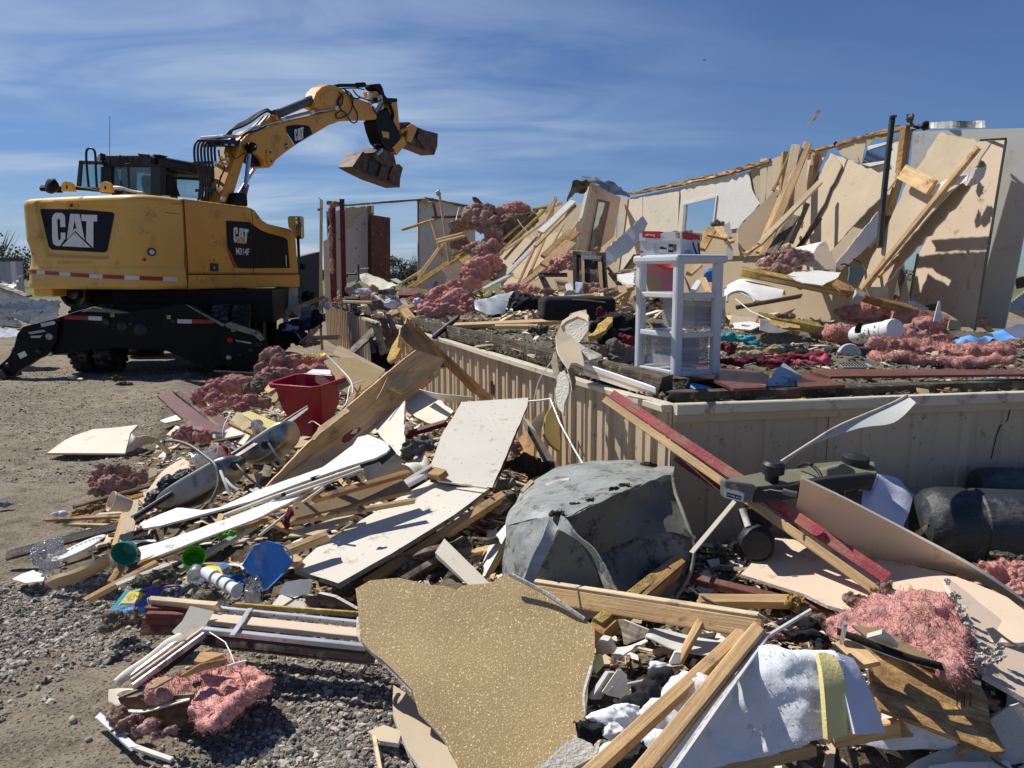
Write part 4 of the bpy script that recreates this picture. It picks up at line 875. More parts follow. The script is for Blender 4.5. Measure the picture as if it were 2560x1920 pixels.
decal(bh,'B',[(1457,556),(1506,558),(1506,596),(1457,594)],'cat_tri','warning_sticker',ex,.006);decal(bh,'B',[(1450,602),(1508,604),(1508,660),(1450,658)],'ink','latch_plate',ex,.006);disc(bh,'B',1480,632,10,'alu','lock',ex,.02)
decal(bh,'B',[(1368,702),(1425,704),(1425,742),(1368,740)],'cat_tri','warning_sticker',ex,.006);strokes(bh,'B',[[(1380,736),(1392,710),(1404,736),(1380,736)],[(1412,730),(1424,730)],[(1420,712),(1420,736)],[(1470,588),(1478,568),(1486,588),(1470,588)]],.004,'ink','sticker_mark',ex,.008)
strokes(bv,'B',[[(1155,455),(1180,440),(1215,438)],[(1135,580),(1170,530),(1190,500)],[(1150,570),(1205,560)]],.004,'scratch','scratch_mark',ex)
mb=MB();mb.prism([Lp(.05,.7,zb_+.02),Lp(2.45,.7,zb_+.02),Lp(2.45,3.5,zb_+.02),Lp(.05,3.5,zb_+.02)],(0,0,.14));obj('turntable_deck',mb,'steel_black',ex)
mb=MB();mb.prism([Lp(1.5,.72,zb_+.1),Lp(2.45,.72,zb_+.1),Lp(2.45,3.3,zb_+.1),Lp(1.5,3.3,zb_+.1)],(0,0,.95));obj('left_housing',mb,'cat_yellow',ex,bevel=.03)
mb=MB();mb.prism([Lp(1.0,.72,zb_+.1),Lp(1.5,.72,zb_+.1),Lp(1.5,2.4,zb_+.1),Lp(1.0,2.4,zb_+.1)],(0,0,1.1));obj('engine_bay',mb,'steel_black',ex)
mb=MB();mb.prism([Lp(2.0,.1,zb_-.12),Lp(2.4,.1,zb_-.12),Lp(2.4,1.5,zb_-.12),Lp(2.0,1.5,zb_-.12)],(0,0,.16));obj('lower_step',mb,'cat_light',ex,bevel=.02)
TOPP=(Lp(1,.35,zt_),-ES)
for x,y in((583,0),(915,5)):
 P_=[(x-55,1030+y),(x-55,975+y),(x-40,950+y),(x-12,940+y),(x+18,946+y),(x+40,968+y),(x+55,1035+y)];sprism('A',P_,TOPP,.05,'cat_light','lifting_eye',.008);sprism('A',[(x-14,985+y),(x-8,975+y),(x,985+y),(x,1005+y),(x-8,1012+y),(x-14,1005+y)],TOPP,.01,'ink','eye_hole',o_=.004)
sprism('A',[(348,980),(400,980),(400,1028),(348,1028)],TOPP,.3,'steel_black','lamp_bracket',o_=-.3);c_=pPl('A',445,985,*TOPP);mb=MB().lathe(c_,VC((-.5,-.8,.2)),[(.0,-.1),(.07,-.08),(.12,-.02),(.12,.03),(.1,.05),(0,.06)],20);obj('work_light',mb,'steel_black',ex,sm=True)
tube('A',[(350,1008,12.6),(600,1000,12.6),(860,1020,12.7),(1060,1040,12.8)],17,'steel_black',mo='d',nm='guard_rail',pr=ex);tube('A',[(620,990,12.6),(760,1010,12.6),(860,1030,12.6)],8,'hose',mo='d',nm='cable',pr=ex)
tube('A',[(945,1000,12.5),(1040,1000,12.5),(1140,1030,12.5),(1230,1045,12.5)],12,'alu',mo='d',nm='intake_pipe',pr=ex)
CRP=(Lp(1.54,1.7,0),-ES);CSP=(Lp(1.54,1.7,0),-EL)
def cr_(poly,m,nm,dep=.05,o_=0,**kw):return sprism('A',poly,CRP,dep,m,nm,kw.pop('bevel',.01),o_=o_,**kw)
def cs_(poly,m,nm,dep=.05,o_=0,**kw):return sprism('A',poly,CSP,dep,m,nm,kw.pop('bevel',.01),o_=o_,**kw)
cr_([(872,770),(905,715),(1320,716),(1385,735),(1385,822),(880,818)],'cab_black','cab_roof',1.75,bevel=.03)
cr_([(868,815),(960,815),(950,1050),(866,1045)],'cab_black','cab_pillar',.12);cr_([(1300,815),(1387,815),(1387,1062),(1300,1058)],'cab_black','cab_pillar',.12)
cr_([(955,820),(1302,820),(1302,1055),(950,1045)],'glass','rear_window',.01,-.04,bevel=0)
cs_([(1382,735),(1540,758),(1700,810),(1775,860),(1770,900),(1560,880),(1440,870),(1384,870)],'cab_black','cab_roof_side',.08,.0)
cs_([(1384,868),(1440,872),(1765,898),(1745,1098),(1384,1062)],'glass','side_window',.01,-.02,bevel=0)
cs_([(1450,880),(1500,900),(1560,1075),(1440,1065)],'cab_black','door_pillar',.06);cs_([(1505,905),(1760,915),(1758,940),(1510,925)],'cab_black','window_bar',.05)
cs_([(1745,870),(1775,868),(1760,1100),(1728,1100)],'cab_black','cab_pillar',.06)
for a_ in(2.42,):mb=MB();[mb.prism([Lp(a_,b_,2.5),Lp(a_-.08,b_,2.5),Lp(a_-.08,b_+.1,2.5),Lp(a_,b_+.1,2.5)],(0,0,1.0))for b_ in(1.75,3.1)];obj('cab_pillar',mb,'cab_black',ex)
mb=MB().prism([Lp(2.42,1.8,2.45),Lp(2.42,3.1,2.45),Lp(2.42,3.1,3.3),Lp(2.42,1.8,3.3)],EL*.01);obj('left_window',mb,'glass',ex)
cr_([(1215,905),(1240,885),(1262,900),(1300,1000),(1300,1060),(1250,1060),(1218,985)],'wood_old','seat',.3,-.5,bevel=.04);cr_([(1045,840),(1110,840),(1110,1050),(1045,1050)],'cab_black','seat_back',.2,-.8);cr_([(1030,935),(1055,935),(1055,985),(1030,985)],'steel_black','headrest',.1,-.6)
cs_([(1410,1000),(1450,975),(1500,1000),(1520,1060),(1420,1055)],'grimy_steel','arm_console',.3,-.5,bevel=.03)
for P_ in([(680,762),(880,768),(880,800),(680,796)],[(680,762),(708,766),(690,1000),(655,1000)],[(660,985),(880,1000),(880,1020),(655,1012)]):cr_(P_,'cab_black','gate_frame',.04,.1)
cr_([(700,796),(878,800),(872,1005),(688,995)],'glass','gate_glass',.01,.08,bevel=0)
def exD(pl,o_,pts,k='A'):return[(x,y,off(pl,o_))for x,y in pts]
tube('A',exD(CRP,.3,[(768,1010),(752,850),(745,700),(765,662),(800,665),(822,705),(828,850),(838,1012)]),10,'cab_black',nm='hand_rail',pr=ex,seg=6)
tube('A',exD(CRP,.1,[(946,770),(948,600),(949,380)]),2.2,'steel_black',nm='antenna',pr=ex);tube('A',exD(CRP,.1,[(945,800),(947,740)]),9,'cab_black',nm='antenna_base',pr=ex)
tube('A',exD(CRP,.08,[(1040,720),(1028,745),(1070,800),(1135,790),(1140,730)]),8,'cab_black',nm='wiper_arm',pr=ex,bez=False)
c_=pPl('A',865,740,*CRP);mb=MB().lathe(c_,VC((-.6,-.8,0)),[(0,-.1),(.07,-.08),(.085,.0),(.07,.03)],16).lathe(c_+VC((-.02,-.02,0)),VC((-.6,-.8,0)),[(.07,.0),(.05,.015),(0,.02)],16,1);obj('work_light',mb,['cab_black','cart_white'],ex,sm=True)
for P_ in([(1190,702),(1275,710),(1285,740),(1190,718)],[(1318,708),(1372,712),(1370,724),(1320,722)]):cr_(P_,'cab_black','roof_bracket',.2,.02)
cr_([(1290,720),(1335,740),(1330,800),(1295,790)],'steel_black','roof_lamp',.1,.06,bevel=.02)
BP=(Lp(1.0,0,0),-EL)
def bp(poly,o_,wd,m,nm,bevel=.02,k='C'):return sprism(k,poly,BP,wd,m,nm,bevel,o_=o_)
boom=bp([(345,1035),(505,590),(515,560),(560,515),(640,462),(860,398),(1285,302),(1310,395),(1225,425),(1100,500),(980,570),(880,640),(800,705),(772,750),(745,768),(722,755),(705,735),(690,690),(640,650),(565,640),(445,1045)],.20,.40,'cat_yellow','boom',.03)
stick=bp([(1108,215),(1128,160),(1170,118),(1225,98),(1280,110),(1360,160),(1440,205),(1560,250),(1600,290),(1622,372),(1600,380),(1310,392),(1230,350),(1110,282)],.15,.30,'cat_yellow','stick',.03)
bp([(1152,185),(1240,138),(1300,170),(1390,260),(1250,300),(1165,235)],.17,.03,'cat_yellow','stick_side_plate',.01)
bb=bvh_of(boom)
decal(bb,'C',[(876,438),(890,428),(965,420),(1035,425),(1062,435),(1085,492),(945,580),(880,480)],'cat_navy','boom_decal',ex,.008);decal(bb,'C',[(880,480),(945,580),(930,583),(885,500)],'cat_white','decal_stripe',ex,.009)
catlogo(bb,'C',[(938,460),(1012,432),(1018,530),(945,560)],ex,off_=.014)
decal(bb,'C',[(866,572),(886,565),(890,605),(870,614)],'ink','small_sticker',ex,.008);decal(bb,'C',[(869,590),(886,582),(887,592),(870,600)],'cat_white','sticker_text',ex,.012)
bp([(722,630),(735,618),(750,632),(765,700),(762,735),(742,750),(728,720)],.225,.04,'cat_yellow','boom_bracket',.01);disc(bb,'C',740,640,9,'rusty','bolt',ex,.06);disc(bb,'C',750,712,8,'rusty','bolt',ex,.06)
def bt(pts,r,m,nm,o_=0,k='C',bez=True,kk=8,seg=5):return tube(k,[(x,y,off(BP,o_))for x,y in pts],r,m,nm=nm,pr=ex,bez=bez,kk=kk,seg=seg)
bt([(795,342),(1095,218)],33,'cyl_grey','stick_cylinder',.0,kk=20,bez=False);bt([(1045,240),(1100,218)],38,'cyl_grey','cylinder_collar',.0,kk=20,bez=False);bt([(1080,225),(1135,210)],14,'chrome','cylinder_rod',0)
bt([(795,342),(820,332)],40,'cyl_grey','cylinder_collar',0,kk=20,bez=False)
bp([(640,455),(760,345),(790,338),(810,360),(808,385),(780,395),(690,430)],.10,.2,'cat_yellow','cylinder_clevis',.015);bt([(775,372),(795,362)],26,'cat_yellow','clevis_pin',.12,kk=16,bez=False)
for dy,o_ in((0,.19),(-11,.10),(-18,-.05)):bt([(520,520+dy),(580,478+dy),(660,438+dy),(860,382+dy),(1080,328+dy),(1290,288+dy),(1315,292+dy)],6,'chrome'if dy==0 else 'alu','hydraulic_pipe',o_)
for x,y in((660,440),(860,382),(1090,325),(1280,290)):bp([(x-8,y-18),(x+14,y-22),(x+18,y+10),(x-4,y+14)],.215,.05,'alu','pipe_clamp',.004)
for i in range(7):
 x=146+27*i;r_=.32-.085*i;bt([(470,535-4*(i%2)),(400+6*i,548),(x+55,546),(x+14,565),(x,620),(x+6,710),(x+36-4*i,800),(196+20*i,900),(190+24*i,960),(176+26*i,1030)],9.5,'hose','hydraulic_hose',r_,kk=8,seg=5)
for i in range(5):
 dx=i*9;bt([(390+dx,520),(430+dx,470-8*i),(520+dx,438-12*i),(600+dx,395-14*i),(690+dx,330-8*i),(745+dx*.5,312+i*6),(790,330+i*6)],8.5,'hose','hydraulic_hose',.22-.09*i)
bt([(520,530),(560,490),(640,468),(720,430)],9,'hose','hydraulic_hose',.24);bt([(340,620),(350,690),(385,760),(350,860),(330,960)],7,'hose','hydraulic_hose',.1);bt([(610,640),(540,650),(480,690),(440,640),(450,590)],4,'hose','cable',.26)
bp([(378,500),(505,500),(508,524),(375,520)],.30,.5,'alu','hose_clamp_plate',.006);bp([(355,535),(520,545),(500,590),(350,590)],.22,.4,'cab_black','hose_block',.01);bp([(150,714),(328,708),(330,736),(152,740)],.34,.05,'cab_black','hose_clamp',.004);bp([(300,708),(330,712),(328,742),(298,738)],.36,.04,'chrome','clamp_bolt',.004)
bp([(188,930),(350,920),(352,950),(190,955)],.34,.1,'cab_black','hose_clamp',.004);bp([(328,925),(360,920),(358,945),(330,948)],.36,.04,'alu','clamp_plate',.004);bp([(368,990),(400,1000),(385,1035),(360,1020)],.215,.02,'cat_white','sticker',.0)
for x,y in((388,572),(440,574)):bp([(x,y),(x+26,y+2),(x+24,y+14),(x-2,y+12)],.235,.02,'chrome','fitting',.0)
for i in range(10):
 x=345+R.uniform(0,110);y=600+R.uniform(0,130);bp([(x,y),(x+9,y),(x+6,y+22),(x-3,y+22)],.2,.05,'cat_white'if i%2 else 'cat_light','fitting',.0)
bt([(583,655),(548,985)],18,'chrome','cylinder_rod',.28,kk=16,bez=False);bt([(640,745),(500,975)],15,'chrome','cylinder_rod',-.28,kk=16,bez=False);bt([(560,900),(540,985)],24,'cyl_grey','lift_cylinder',.27,kk=16,bez=False)
bp([(450,1035),(470,965),(520,960),(572,970),(580,1075),(450,1065)],.33,.7,'steel_black','cylinder_boot',.04)
bt([(587,650),(590,600)],24,'steel_black','rod_end',.28,kk=14,bez=False)
mb=MB();c_=pPl('C',587,597,*off(BP,.30));rr=36*mpp('C',c_);mb.lathe(c_,-EL,[(0,-.05),(rr,-.05),(rr,.08),(rr*.85,.11),(0,.11)],22);obj('boom_pin',mb,'steel_black',ex,sm=True)
mb=MB();[mb.lathe(c_+VC((0,0,dz_))+ES*dx_,-EL,[(.018,.1),(.018,.13),(0,.13)],10)for dz_,dx_ in((0,0),)];obj('pin_bolt',mb,'alu',ex,sm=True)
bp([(600,640),(700,690),(720,750),(650,755),(600,720)],.1,.2,'steel_black','cross_link',.02)
bt([(1240,122),(1300,108),(1490,106)],14,'steel_black','bucket_cylinder',0,kk=14,bez=False);bt([(1440,106),(1500,102)],20,'steel_black','cylinder_collar',0,kk=14,bez=False);bt([(1490,112),(1625,108)],9,'chrome','cylinder_rod',0,kk=12,bez=False);bt([(1270,135),(1420,128),(1500,140)],5,'hose','hydraulic_hose',.12)
bp([(1585,95),(1630,92),(1650,125),(1665,180),(1685,205),(1765,210),(1768,238),(1700,246),(1645,235),(1625,160),(1590,130)],.14,.28,'steel_black','bucket_link',.01)
bp([(1548,155),(1600,150),(1635,165),(1630,200),(1560,205)],.10,.2,'cat_yellow','link_boss',.02);bp([(1540,170),(1565,160),(1570,240),(1550,250)],.13,.06,'alu','link_arm',.01);bp([(1618,180),(1645,185),(1660,290),(1600,330),(1588,320),(1632,250)],.16,.06,'galv','link_arm',.01)
bp([(1735,215),(1762,222),(1790,480),(1765,560),(1720,560),(1700,300)],.13,.26,'cat_yellow','stick_end_plate',.012);bt([(1700,250),(1730,330),(1722,380)],12,'steel_black','side_cylinder',.17)
tr=bp([(1588,388),(1640,330),(1690,280),(1735,380),(1795,500),(1765,600),(1740,640),(1680,610),(1640,565),(1610,480)],.17,.34,'steel_black','rotator_body',.03)
bp([(1640,470),(1700,480),(1700,530),(1655,520)],.18,.03,'cat_yellow','rotator_plate',.008);bp([(1730,602),(1815,510),(1842,575),(1762,662)],.2,.1,'cat_yellow','hitch_plate',.012);bp([(1600,330),(1660,300),(1680,400),(1650,420),(1620,380)],.18,.05,'steel_black','valve_block',.02)
for pts in([(1330,170),(1300,230),(1310,290),(1350,330),(1400,400),(1440,395),(1445,330),(1400,240),(1390,180)],[(1330,130),(1400,180),(1410,250),(1380,330),(1300,370),(1275,340),(1310,310)],[(1350,150),(1420,210),(1480,205),(1540,230)],[(1300,160),(1330,200),(1320,260),(1290,270),(1300,200)],[(1410,140),(1450,190),(1520,220),(1580,235)],[(1560,250),(1600,240),(1640,220)],[(1600,620),(1585,590),(1610,575),(1640,585)],[(1560,270),(1600,330),(1630,290),(1660,230)],[(1640,560),(1690,610),(1740,620)]):bt(pts,5.5,'hose','hydraulic_hose',R.uniform(.18,.24))
bt([(1600,660),(1640,620)],14,'alu','grab_cylinder',.2,bez=False);bt([(1790,480),(1880,425)],12,'cat_yellow','grab_cylinder',.18,bez=False)
gb=.45
bp([(1580,640),(1650,600),(1740,650),(1760,740),(1700,760),(1600,700)],.2,.5,'rusty','shell_bracket',.02)
bp([(1410,755),(1490,635),(1548,662),(1600,690),(1660,722),(1740,745),(1782,733),(1812,765),(1790,850),(1786,922),(1600,855),(1490,800)],.10,.42,'rusty','grab_shell',.015)
bp([(1410,755),(1490,635),(1548,662),(1528,700),(1512,795),(1470,785)],.16,.08,'rusty','shell_side',.012);bp([(1640,730),(1700,760),(1692,830),(1680,862),(1612,840)],.16,.07,'rusty','shell_rib',.012);bp([(1412,757),(1600,832),(1786,895),(1786,922),(1600,860),(1480,806)],.18,.06,'rusty','cutting_edge',.008)
bp([(1740,745),(1782,733),(1812,765),(1778,840),(1786,922),(1700,890),(1712,800)],.15,.06,'rusty','shell_side',.012)
bp([(1545,680),(1600,700),(1640,735),(1610,830),(1530,800)],.115,.02,'dark_metal','shell_shade',.0)  # dark plate, the shade inside the shell is put in as colour
bp([(1780,402),(1860,398),(1905,430),(1990,465),(2045,478),(2090,490),(2086,590),(2062,662),(1960,620),(1880,590),(1850,560)],.10,.42,'rusty','grab_shell',.015);bp([(1945,460),(2090,490),(2086,590),(2062,662),(1985,620),(1925,520)],.16,.06,'rusty','shell_side',.012)
bp([(1850,440),(1905,420),(1925,445),(1880,560),(1850,545)],.18,.06,'cat_yellow','shell_arm',.01);bp([(1790,400),(1850,400),(1850,430),(1800,450)],.0,.3,'cat_light','shell_arm',.01)
MP=(Lp(-.12,3.3,0),-ES)
mb=sprism('B',[(1982,283),(1996,276),(2068,276),(2072,430),(2040,436),(2018,372),(1990,360)],MP,.16,'cat_light','mirror_housing',.03);sprism('B',[(2040,282),(2072,280),(2086,350),(2084,430),(2052,440),(2042,360)],MP,.03,'mirror','mirror_glass',.008,o_=.02);sprism('B',[(2050,430),(2062,430),(2066,560),(2056,560)],MP,.04,'steel_black','mirror_arm',.0);sprism('B',[(2072,605),(2098,605),(2098,648),(2074,648)],MP,.1,'steel_black','side_lamp',.01)
# undercarriage
UE=VC((.985,.17,0)).normalized();UF=VC((-UE.y,UE.x,0));UO=VC((-5.39,11.25,0));UP_=(UO,-UF)
def U(a,b,z):return UO+UE*a+UF*b+VC((0,0,z))
def up_(poly,dep,m,nm,o_=0,bevel=.012,**kw):return sprism('B',poly,UP_,dep,m,nm,bevel,o_=o_,**kw)
sb=up_([(380,985),(520,938),(640,905),(830,945),(1260,890),(1330,905),(1500,1010),(1560,1040),(1560,1300),(1450,1335),(1150,1210),(820,1190),(330,1240)],.35,'steel_black','outrigger_beam')
lg=up_([(118,1090),(160,1040),(375,985),(402,1005),(392,1140),(330,1235),(250,1270),(180,1318),(100,1362),(50,1400),(-50,1395),(-30,1330),(60,1250),(95,1180)],.18,'steel_black','outrigger_leg',.1)
rg_=up_([(1530,1028),(1590,1008),(1790,1075),(1832,1140),(1865,1290),(1830,1340),(1600,1340),(1540,1300),(1500,1150)],.2,'steel_black','outrigger_leg',.1)
up_([(-60,1345),(0,1345),(40,1380),(50,1405),(-60,1405)],.5,'dark_metal','outrigger_foot',.2)
up_([(1545,1025),(1590,1008),(1790,1075),(1828,1130),(1800,1145),(1760,1105),(1570,1050)],.05,'grimy_steel','leg_cylinder_cover',.14);up_([(1280,890),(1300,893),(1560,1030),(1540,1042)],.04,'grimy_steel','brace_rod',.16,0)
up_([(640,905),(700,915),(905,948),(830,950),(620,938),(560,940)],.2,'grimy_steel','top_plate',.06)
bu=bvh_of(sb,lg,rg_)
for k_,m in((((445,965),(612,968),(612,996),(442,990)),'reflect_red'),(((612,968),(706,972),(706,1000),(612,996)),'reflect_white'),(((1225,990),(1326,992),(1326,1020),(1225,1018)),'reflect_white'),(((1326,992),(1470,994),(1482,1020),(1326,1020)),'reflect_red')):decal(bu,'B',k_,m,'reflective_tape',ex,.006)
decal(bu,'B',[(122,1230),(172,1208),(190,1240),(142,1266)],'cat_white','sticker',ex,.006);decal(bu,'B',[(763,948),(792,948),(792,974),(763,974)],'hay','sticker',ex,.006);decal(bu,'B',[(1153,962),(1180,962),(1180,988),(1153,988)],'hay','sticker',ex,.006)
for x,y,r_,m in((343,1110,24,'galv'),(343,1228,18,'alu'),(57,1310,20,'dark_metal'),(1592,1135,20,'redpl'),(1583,1255,18,'alu'),(1660,1240,18,'dark_metal'),(1735,1205,20,'dark_metal'),(975,1065,45,'ink'),(735,1010,28,'dark_metal'),(1200,1005,20,'dark_metal'),(845,1040,36,'dark_metal'),(903,1022,16,'dark_metal'),(270,1210,22,'dark_metal'),(1790,1165,24,'dark_metal')):disc(bu,'B',x,y,r_,m,'pin',ex,.05)
for P_ in([(282,1020),(375,1000),(386,1012),(380,1025),(290,1045)],[(215,1105),(300,1100),(280,1118),(212,1118)],[(1590,1030),(1622,1055),(1628,1075),(1600,1075)],[(1625,1130),(1735,1150),(1740,1160),(1640,1145)]):decal(bu,'B',P_,'galv','cylinder_rod',ex,.012)
up_([(190,1080),(300,1062),(318,1075),(210,1095)],.02,'tarp_light','rod_sleeve',.11,0)
def tyre(a,b,w_=.26,r_=.50):
 c=U(a,b,r_);pr=[(r_*.52,-w_*.42),(r_*.6,-w_*.5),(r_*.9,-w_*.5),(r_*.985,-w_*.4),(r_,-w_*.15),(r_,w_*.15),(r_*.985,w_*.4),(r_*.9,w_*.5),(r_*.6,w_*.5),(r_*.52,w_*.42)]
 wl=obj('wheel',MB().lathe(c,UE,[(0,w_*.2),(r_*.2,w_*.22),(r_*.3,w_*.1),(r_*.5,w_*.1),(r_*.54,w_*.46),(r_*.54,-w_*.46),(0,-w_*.4)],28),'steel_black',ex,sm=True);mb=MB().lathe(c,UE,pr,40)
 for i in range(26):
  an=2*math.pi*i/26
  for s_ in(-1,1):
   an2=an+(.12 if s_>0 else 0);d=UF*math.cos(an2)+VC((0,0,1))*math.sin(an2);tg=-UF*math.sin(an2)+VC((0,0,1))*math.cos(an2);fr=Matrix((tg,UE,d)).transposed();mb.box(c+d*(r_*.985)+UE*(s_*w_*.26),.055,w_*.46,.05,fr)
 obj('tyre',mb,'tyre',wl,sm=40)
for a,b in((-1.02,.75),(-.68,.75),(1.0,.75),(1.30,.75),(-1.05,3.3),(-.75,3.3),(.95,3.3),(1.25,3.3)):tyre(a,b)
mb=MB();mb.prism([U(-.5,.3,.62),U(.5,.3,.62),U(.5,3.7,.62),U(-.5,3.7,.62)],(0,0,.42));obj('chassis',mb,'steel_black',ex,bevel=.02);obj('added_dark_box',MB().prism([U(-.6,.7,.72),U(1.75,.7,.72),U(1.75,3.2,.72),U(-.6,3.2,.72)],(0,0,.5)),'steel_black',ex)  # the box over the chassis is added black filler to keep the underside dark
mb=MB();[mb.cyl(U(-1.2,b,.5),U(1.3,b,.5),.12,14)for b in(.75,3.3)];obj('axle',mb,'steel_black',ex,sm=True)
mb=MB();mb.cyl(Lp(1.25,1.7,.95),Lp(1.25,1.7,zb_+.05),.75,32);obj('slew_ring',mb,'steel_black',ex,sm=True)
for a in(-1,1):obj('tool_box',MB().prism([U(.75*a,1.3,.65),U(1.25*a,1.3,.65),U(1.25*a,2.6,.65),U(.75*a,2.6,.65)],(0,0,.5)),'steel_black',ex,bevel=.02)
mb=MB();c_=pD('B',500,800,12.2);mb.lathe(c_,VC((-.25,-1,0)),[(.25,-.8),(.25,0),(.2,.0),(.2,-.1),(.12,-.1),(.12,.01),(0,.01)],24);obj('swivel_drum',mb,'tyre',ex,sm=True)
FPp=(U(1.62,1.6,0),-UF)
for P_,d_ in(([(1790,812),(1905,772),(1908,800),(1800,840)],.1),([(1880,775),(1908,772),(1912,1330),(1886,1330)],.1),([(1790,815),(1816,810),(1822,1300),(1800,1300)],.5),([(1810,960),(1900,930),(1900,945),(1812,978)],.05),([(1810,1140),(1900,1100),(1900,1118),(1812,1158)],.05),([(1800,1250),(1910,1225),(1912,1340),(1805,1345)],.4)):sprism('B',P_,FPp,d_,'steel_black','dozer_frame',.008)
sprism('B',[(1805,820),(1885,795),(1890,1320),(1815,1320)],FPp,.03,'steel_black','dozer_blade',.0,o_=-.5)
# leaning sheets and studs along the standing wall
T3=('tanpaper','gypsum','tanpaper')
def lean(o_,deg,k='F',x=0,y=0):
 n=WALL[1]*math.cos(math.radians(deg))+VC((0,0,1))*math.sin(math.radians(deg));return(pPl(k,x,y,*off(WALL,o_)),n)
plate('F',[(488,338,9.9),(610,385),(700,425),(850,490,9.5),(935,522),(900,570),(690,790),(495,1012),(430,1150,8.9),(150,1150,8.9),(75,1045),(190,840),(330,620),(415,480)],plane=lean(.12,17,'F',700,400),lb='large brown wallboard sheet leaning left of the black pole, with two dark slits',mo='d',mats=T3,jag=.02,warp=.012,t=.016)
plate('F',[(415,480,9.4),(470,400,9.5),(500,345),(560,430),(420,720),(250,1010,8.9),(70,1050),(160,880),(330,620)],plane=lean(.17,17,'F',700,400),lb='narrow brown wallboard sheet overlapping the left side of the large leaning one',mo='d',mats=T3,jag=.03,warp=.012,t=.014)
plate('F',[(1240,197,8.6),(1400,232),(1588,268,8.6),(1500,420),(1180,760),(860,1130),(700,1312,7.7),(670,1300),(760,1090),(900,800),(1010,560)],plane=lean(.25,14,'F',1240,200),lb='tall brown wallboard sheet leaning right of the black pole with torn top',mo='d',mats=T3,jag=.025,t=.016,warp=.012)
plate('F',[(1480,350,8.75),(1560,425,8.75),(1470,540),(1440,600),(1240,830),(1000,1080),(850,1280,7.9),(800,1270),(720,1310),(1180,700)],plane=lean(.12,12,'F',1240,200),lb='second brown wallboard sheet under the tall leaning one, torn edge showing white',mo='d',mats=T3,jag=.04,t=.016)
plate('F',[(1500,262,8.95),(1695,250,8.4),(1590,900),(1478,1562,8.3),(1280,1440),(1025,1370,9.15),(1100,1030),(1230,800)],lb='smooth beige door sized panel standing against the pale end wall',cat='wall panel',mo='d',mats=('beige','greyfluff','beige'),jag=0,t=.03,step=.3,nm='wall_panel')
beam('F',1700,240,8.38,1484,1565,8.28,14,'saw_olive','olive edge strip down the right side of the beige panel','trim','d',n='cam',nm='edge_strip',t=.02);beam('F',1092,1035,8.9,1028,1372,8.9,16,'saw_olive','short olive edge strip at the lower left of the beige panel','trim','d',n='cam',nm='edge_strip',t=.02);beam('F',1525,250,8.85,1700,240,8.37,7,'dark_metal','thin dark strip along the top of the beige panel','trim','d',n='cam',nm='edge_strip',t=.02)
plate('F',[(1380,400,8.5),(1470,440,8.5),(1540,430),(1520,490),(1440,560),(1400,560),(1330,520,8.4)],plane=lean(.28,14,'F',1240,200),lb='torn white and pink backing hanging from the upper right leaning sheet',cat='torn paper',mo='d',mats=('gypsum','gypsum','tanpaper'),jag=.06,t=.008,warp=.06,nm='torn_paper')
plate('F',[(1290,520,8.2),(1440,490,8.3),(1430,530),(1340,560),(1225,615),(1155,625,8.1),(1180,580)],plane=lean(.33,14,'F',1240,200),lb='white torn flap sticking out below the short knotty board',cat='torn paper',mo='d',mats=('white_board','gypsum','white_board'),jag=.03,t=.008,nm='torn_paper')
LQ=lean(.36,14,'F',1240,200);beam('F',1508,300,LQ,690,1300,LQ,50,'pine','long stud lying down the face of the tall sheet right of the black pole','stud','d',n='mid',t=.05,nm='stud')
beam('F',985,470,LQ,1190,578,LQ,70,'pine','short knotty board sticking out level at the middle of the tall right sheet','board','d',n='cam',t=.04,nm='board');
tube('F',[(916,88,8.3),(880,400,8.25),(845,740,8.2),(822,990,8.1)],20,'black_plastic','tall black plastic pipe standing upright among the leaning sheets','pipe','d',kk=14);tube('F',[(921,95,8.28),(921,80,8.28)],24,'rusty',mo='d',lb='rusty cap scrap on the top of the black pipe',cat='scrap',nm='metal_scrap',bez=False)
S=[((330,275),9.9,(25,1040),9.1,44,'pine','tallest stud leaning far left of the row against the wall'),((250,290),9.9,(140,800),9.4,50,'pine_pale','pale torn stud behind the tallest leaning stud'),((412,545),9.3,(0,965),8.9,34,'pine_pale','light edged stud crossing in front of the left leaning studs'),((240,780),9.2,(70,1040),8.8,46,'wood_old','greyed board leaning low behind the crossing stud'),((370,350),9.9,(335,580),9.7,22,'pine','short stud remaining upright near the top plate'),((200,350),9.95,(95,600),9.8,14,'pine_orange','thin orange lath on the brown wallboard at the left'),((990,1160),8.3,(940,1360),8.2,38,'wood_old','short grey stud upright in the dark gap left of the beige panel'),((1240,790),8.3,(820,1190),8.0,22,'pine','thin stud edge beside the lower end of the long leaning stud'),((1060,560),8.9,(890,860),8.6,12,'pine_pale','pale edge of sheet behind the black pipe')]
for(a,d1,b,d2,w_,m,lb)in S:beam('F',a[0],a[1],d1,b[0],b[1],d2,w_,m,lb,'stud','d',nm='stud',j=(.02,.02))
beam('F',330,690,9.12,215,960,8.75,22,'bulkdark','dark narrow strip drawn as a slit on the left part of the leaning brown sheets','batten','d',n='cam',t=.02,nm='batten');beam('F',418,790,9.02,265,990,8.75,20,'bulkdark','second dark narrow slit strip, right of the first','batten','d',n='cam',t=.02,nm='batten')  # dark strips laid on the sheets where the slits are
plate('F',[(820,735,8.6),(826,900,8.5),(690,1040),(560,1150,8.2),(515,1115)],lb='smooth white board slanting down left of the black pipe',cat='board',mo='d',mats=('white_board','gypsum','tanpaper'),jag=.01,nm='board')
plate('F',[(935,530,9.0),(905,580),(600,900),(495,1012,8.7),(530,1100),(620,1030),(830,820,8.7),(900,700)],lb='shaded brown sheet seen edge on under the large leaning one',mo='d',mats=('tanwall','gypsum','tanwall'),jag=.01)
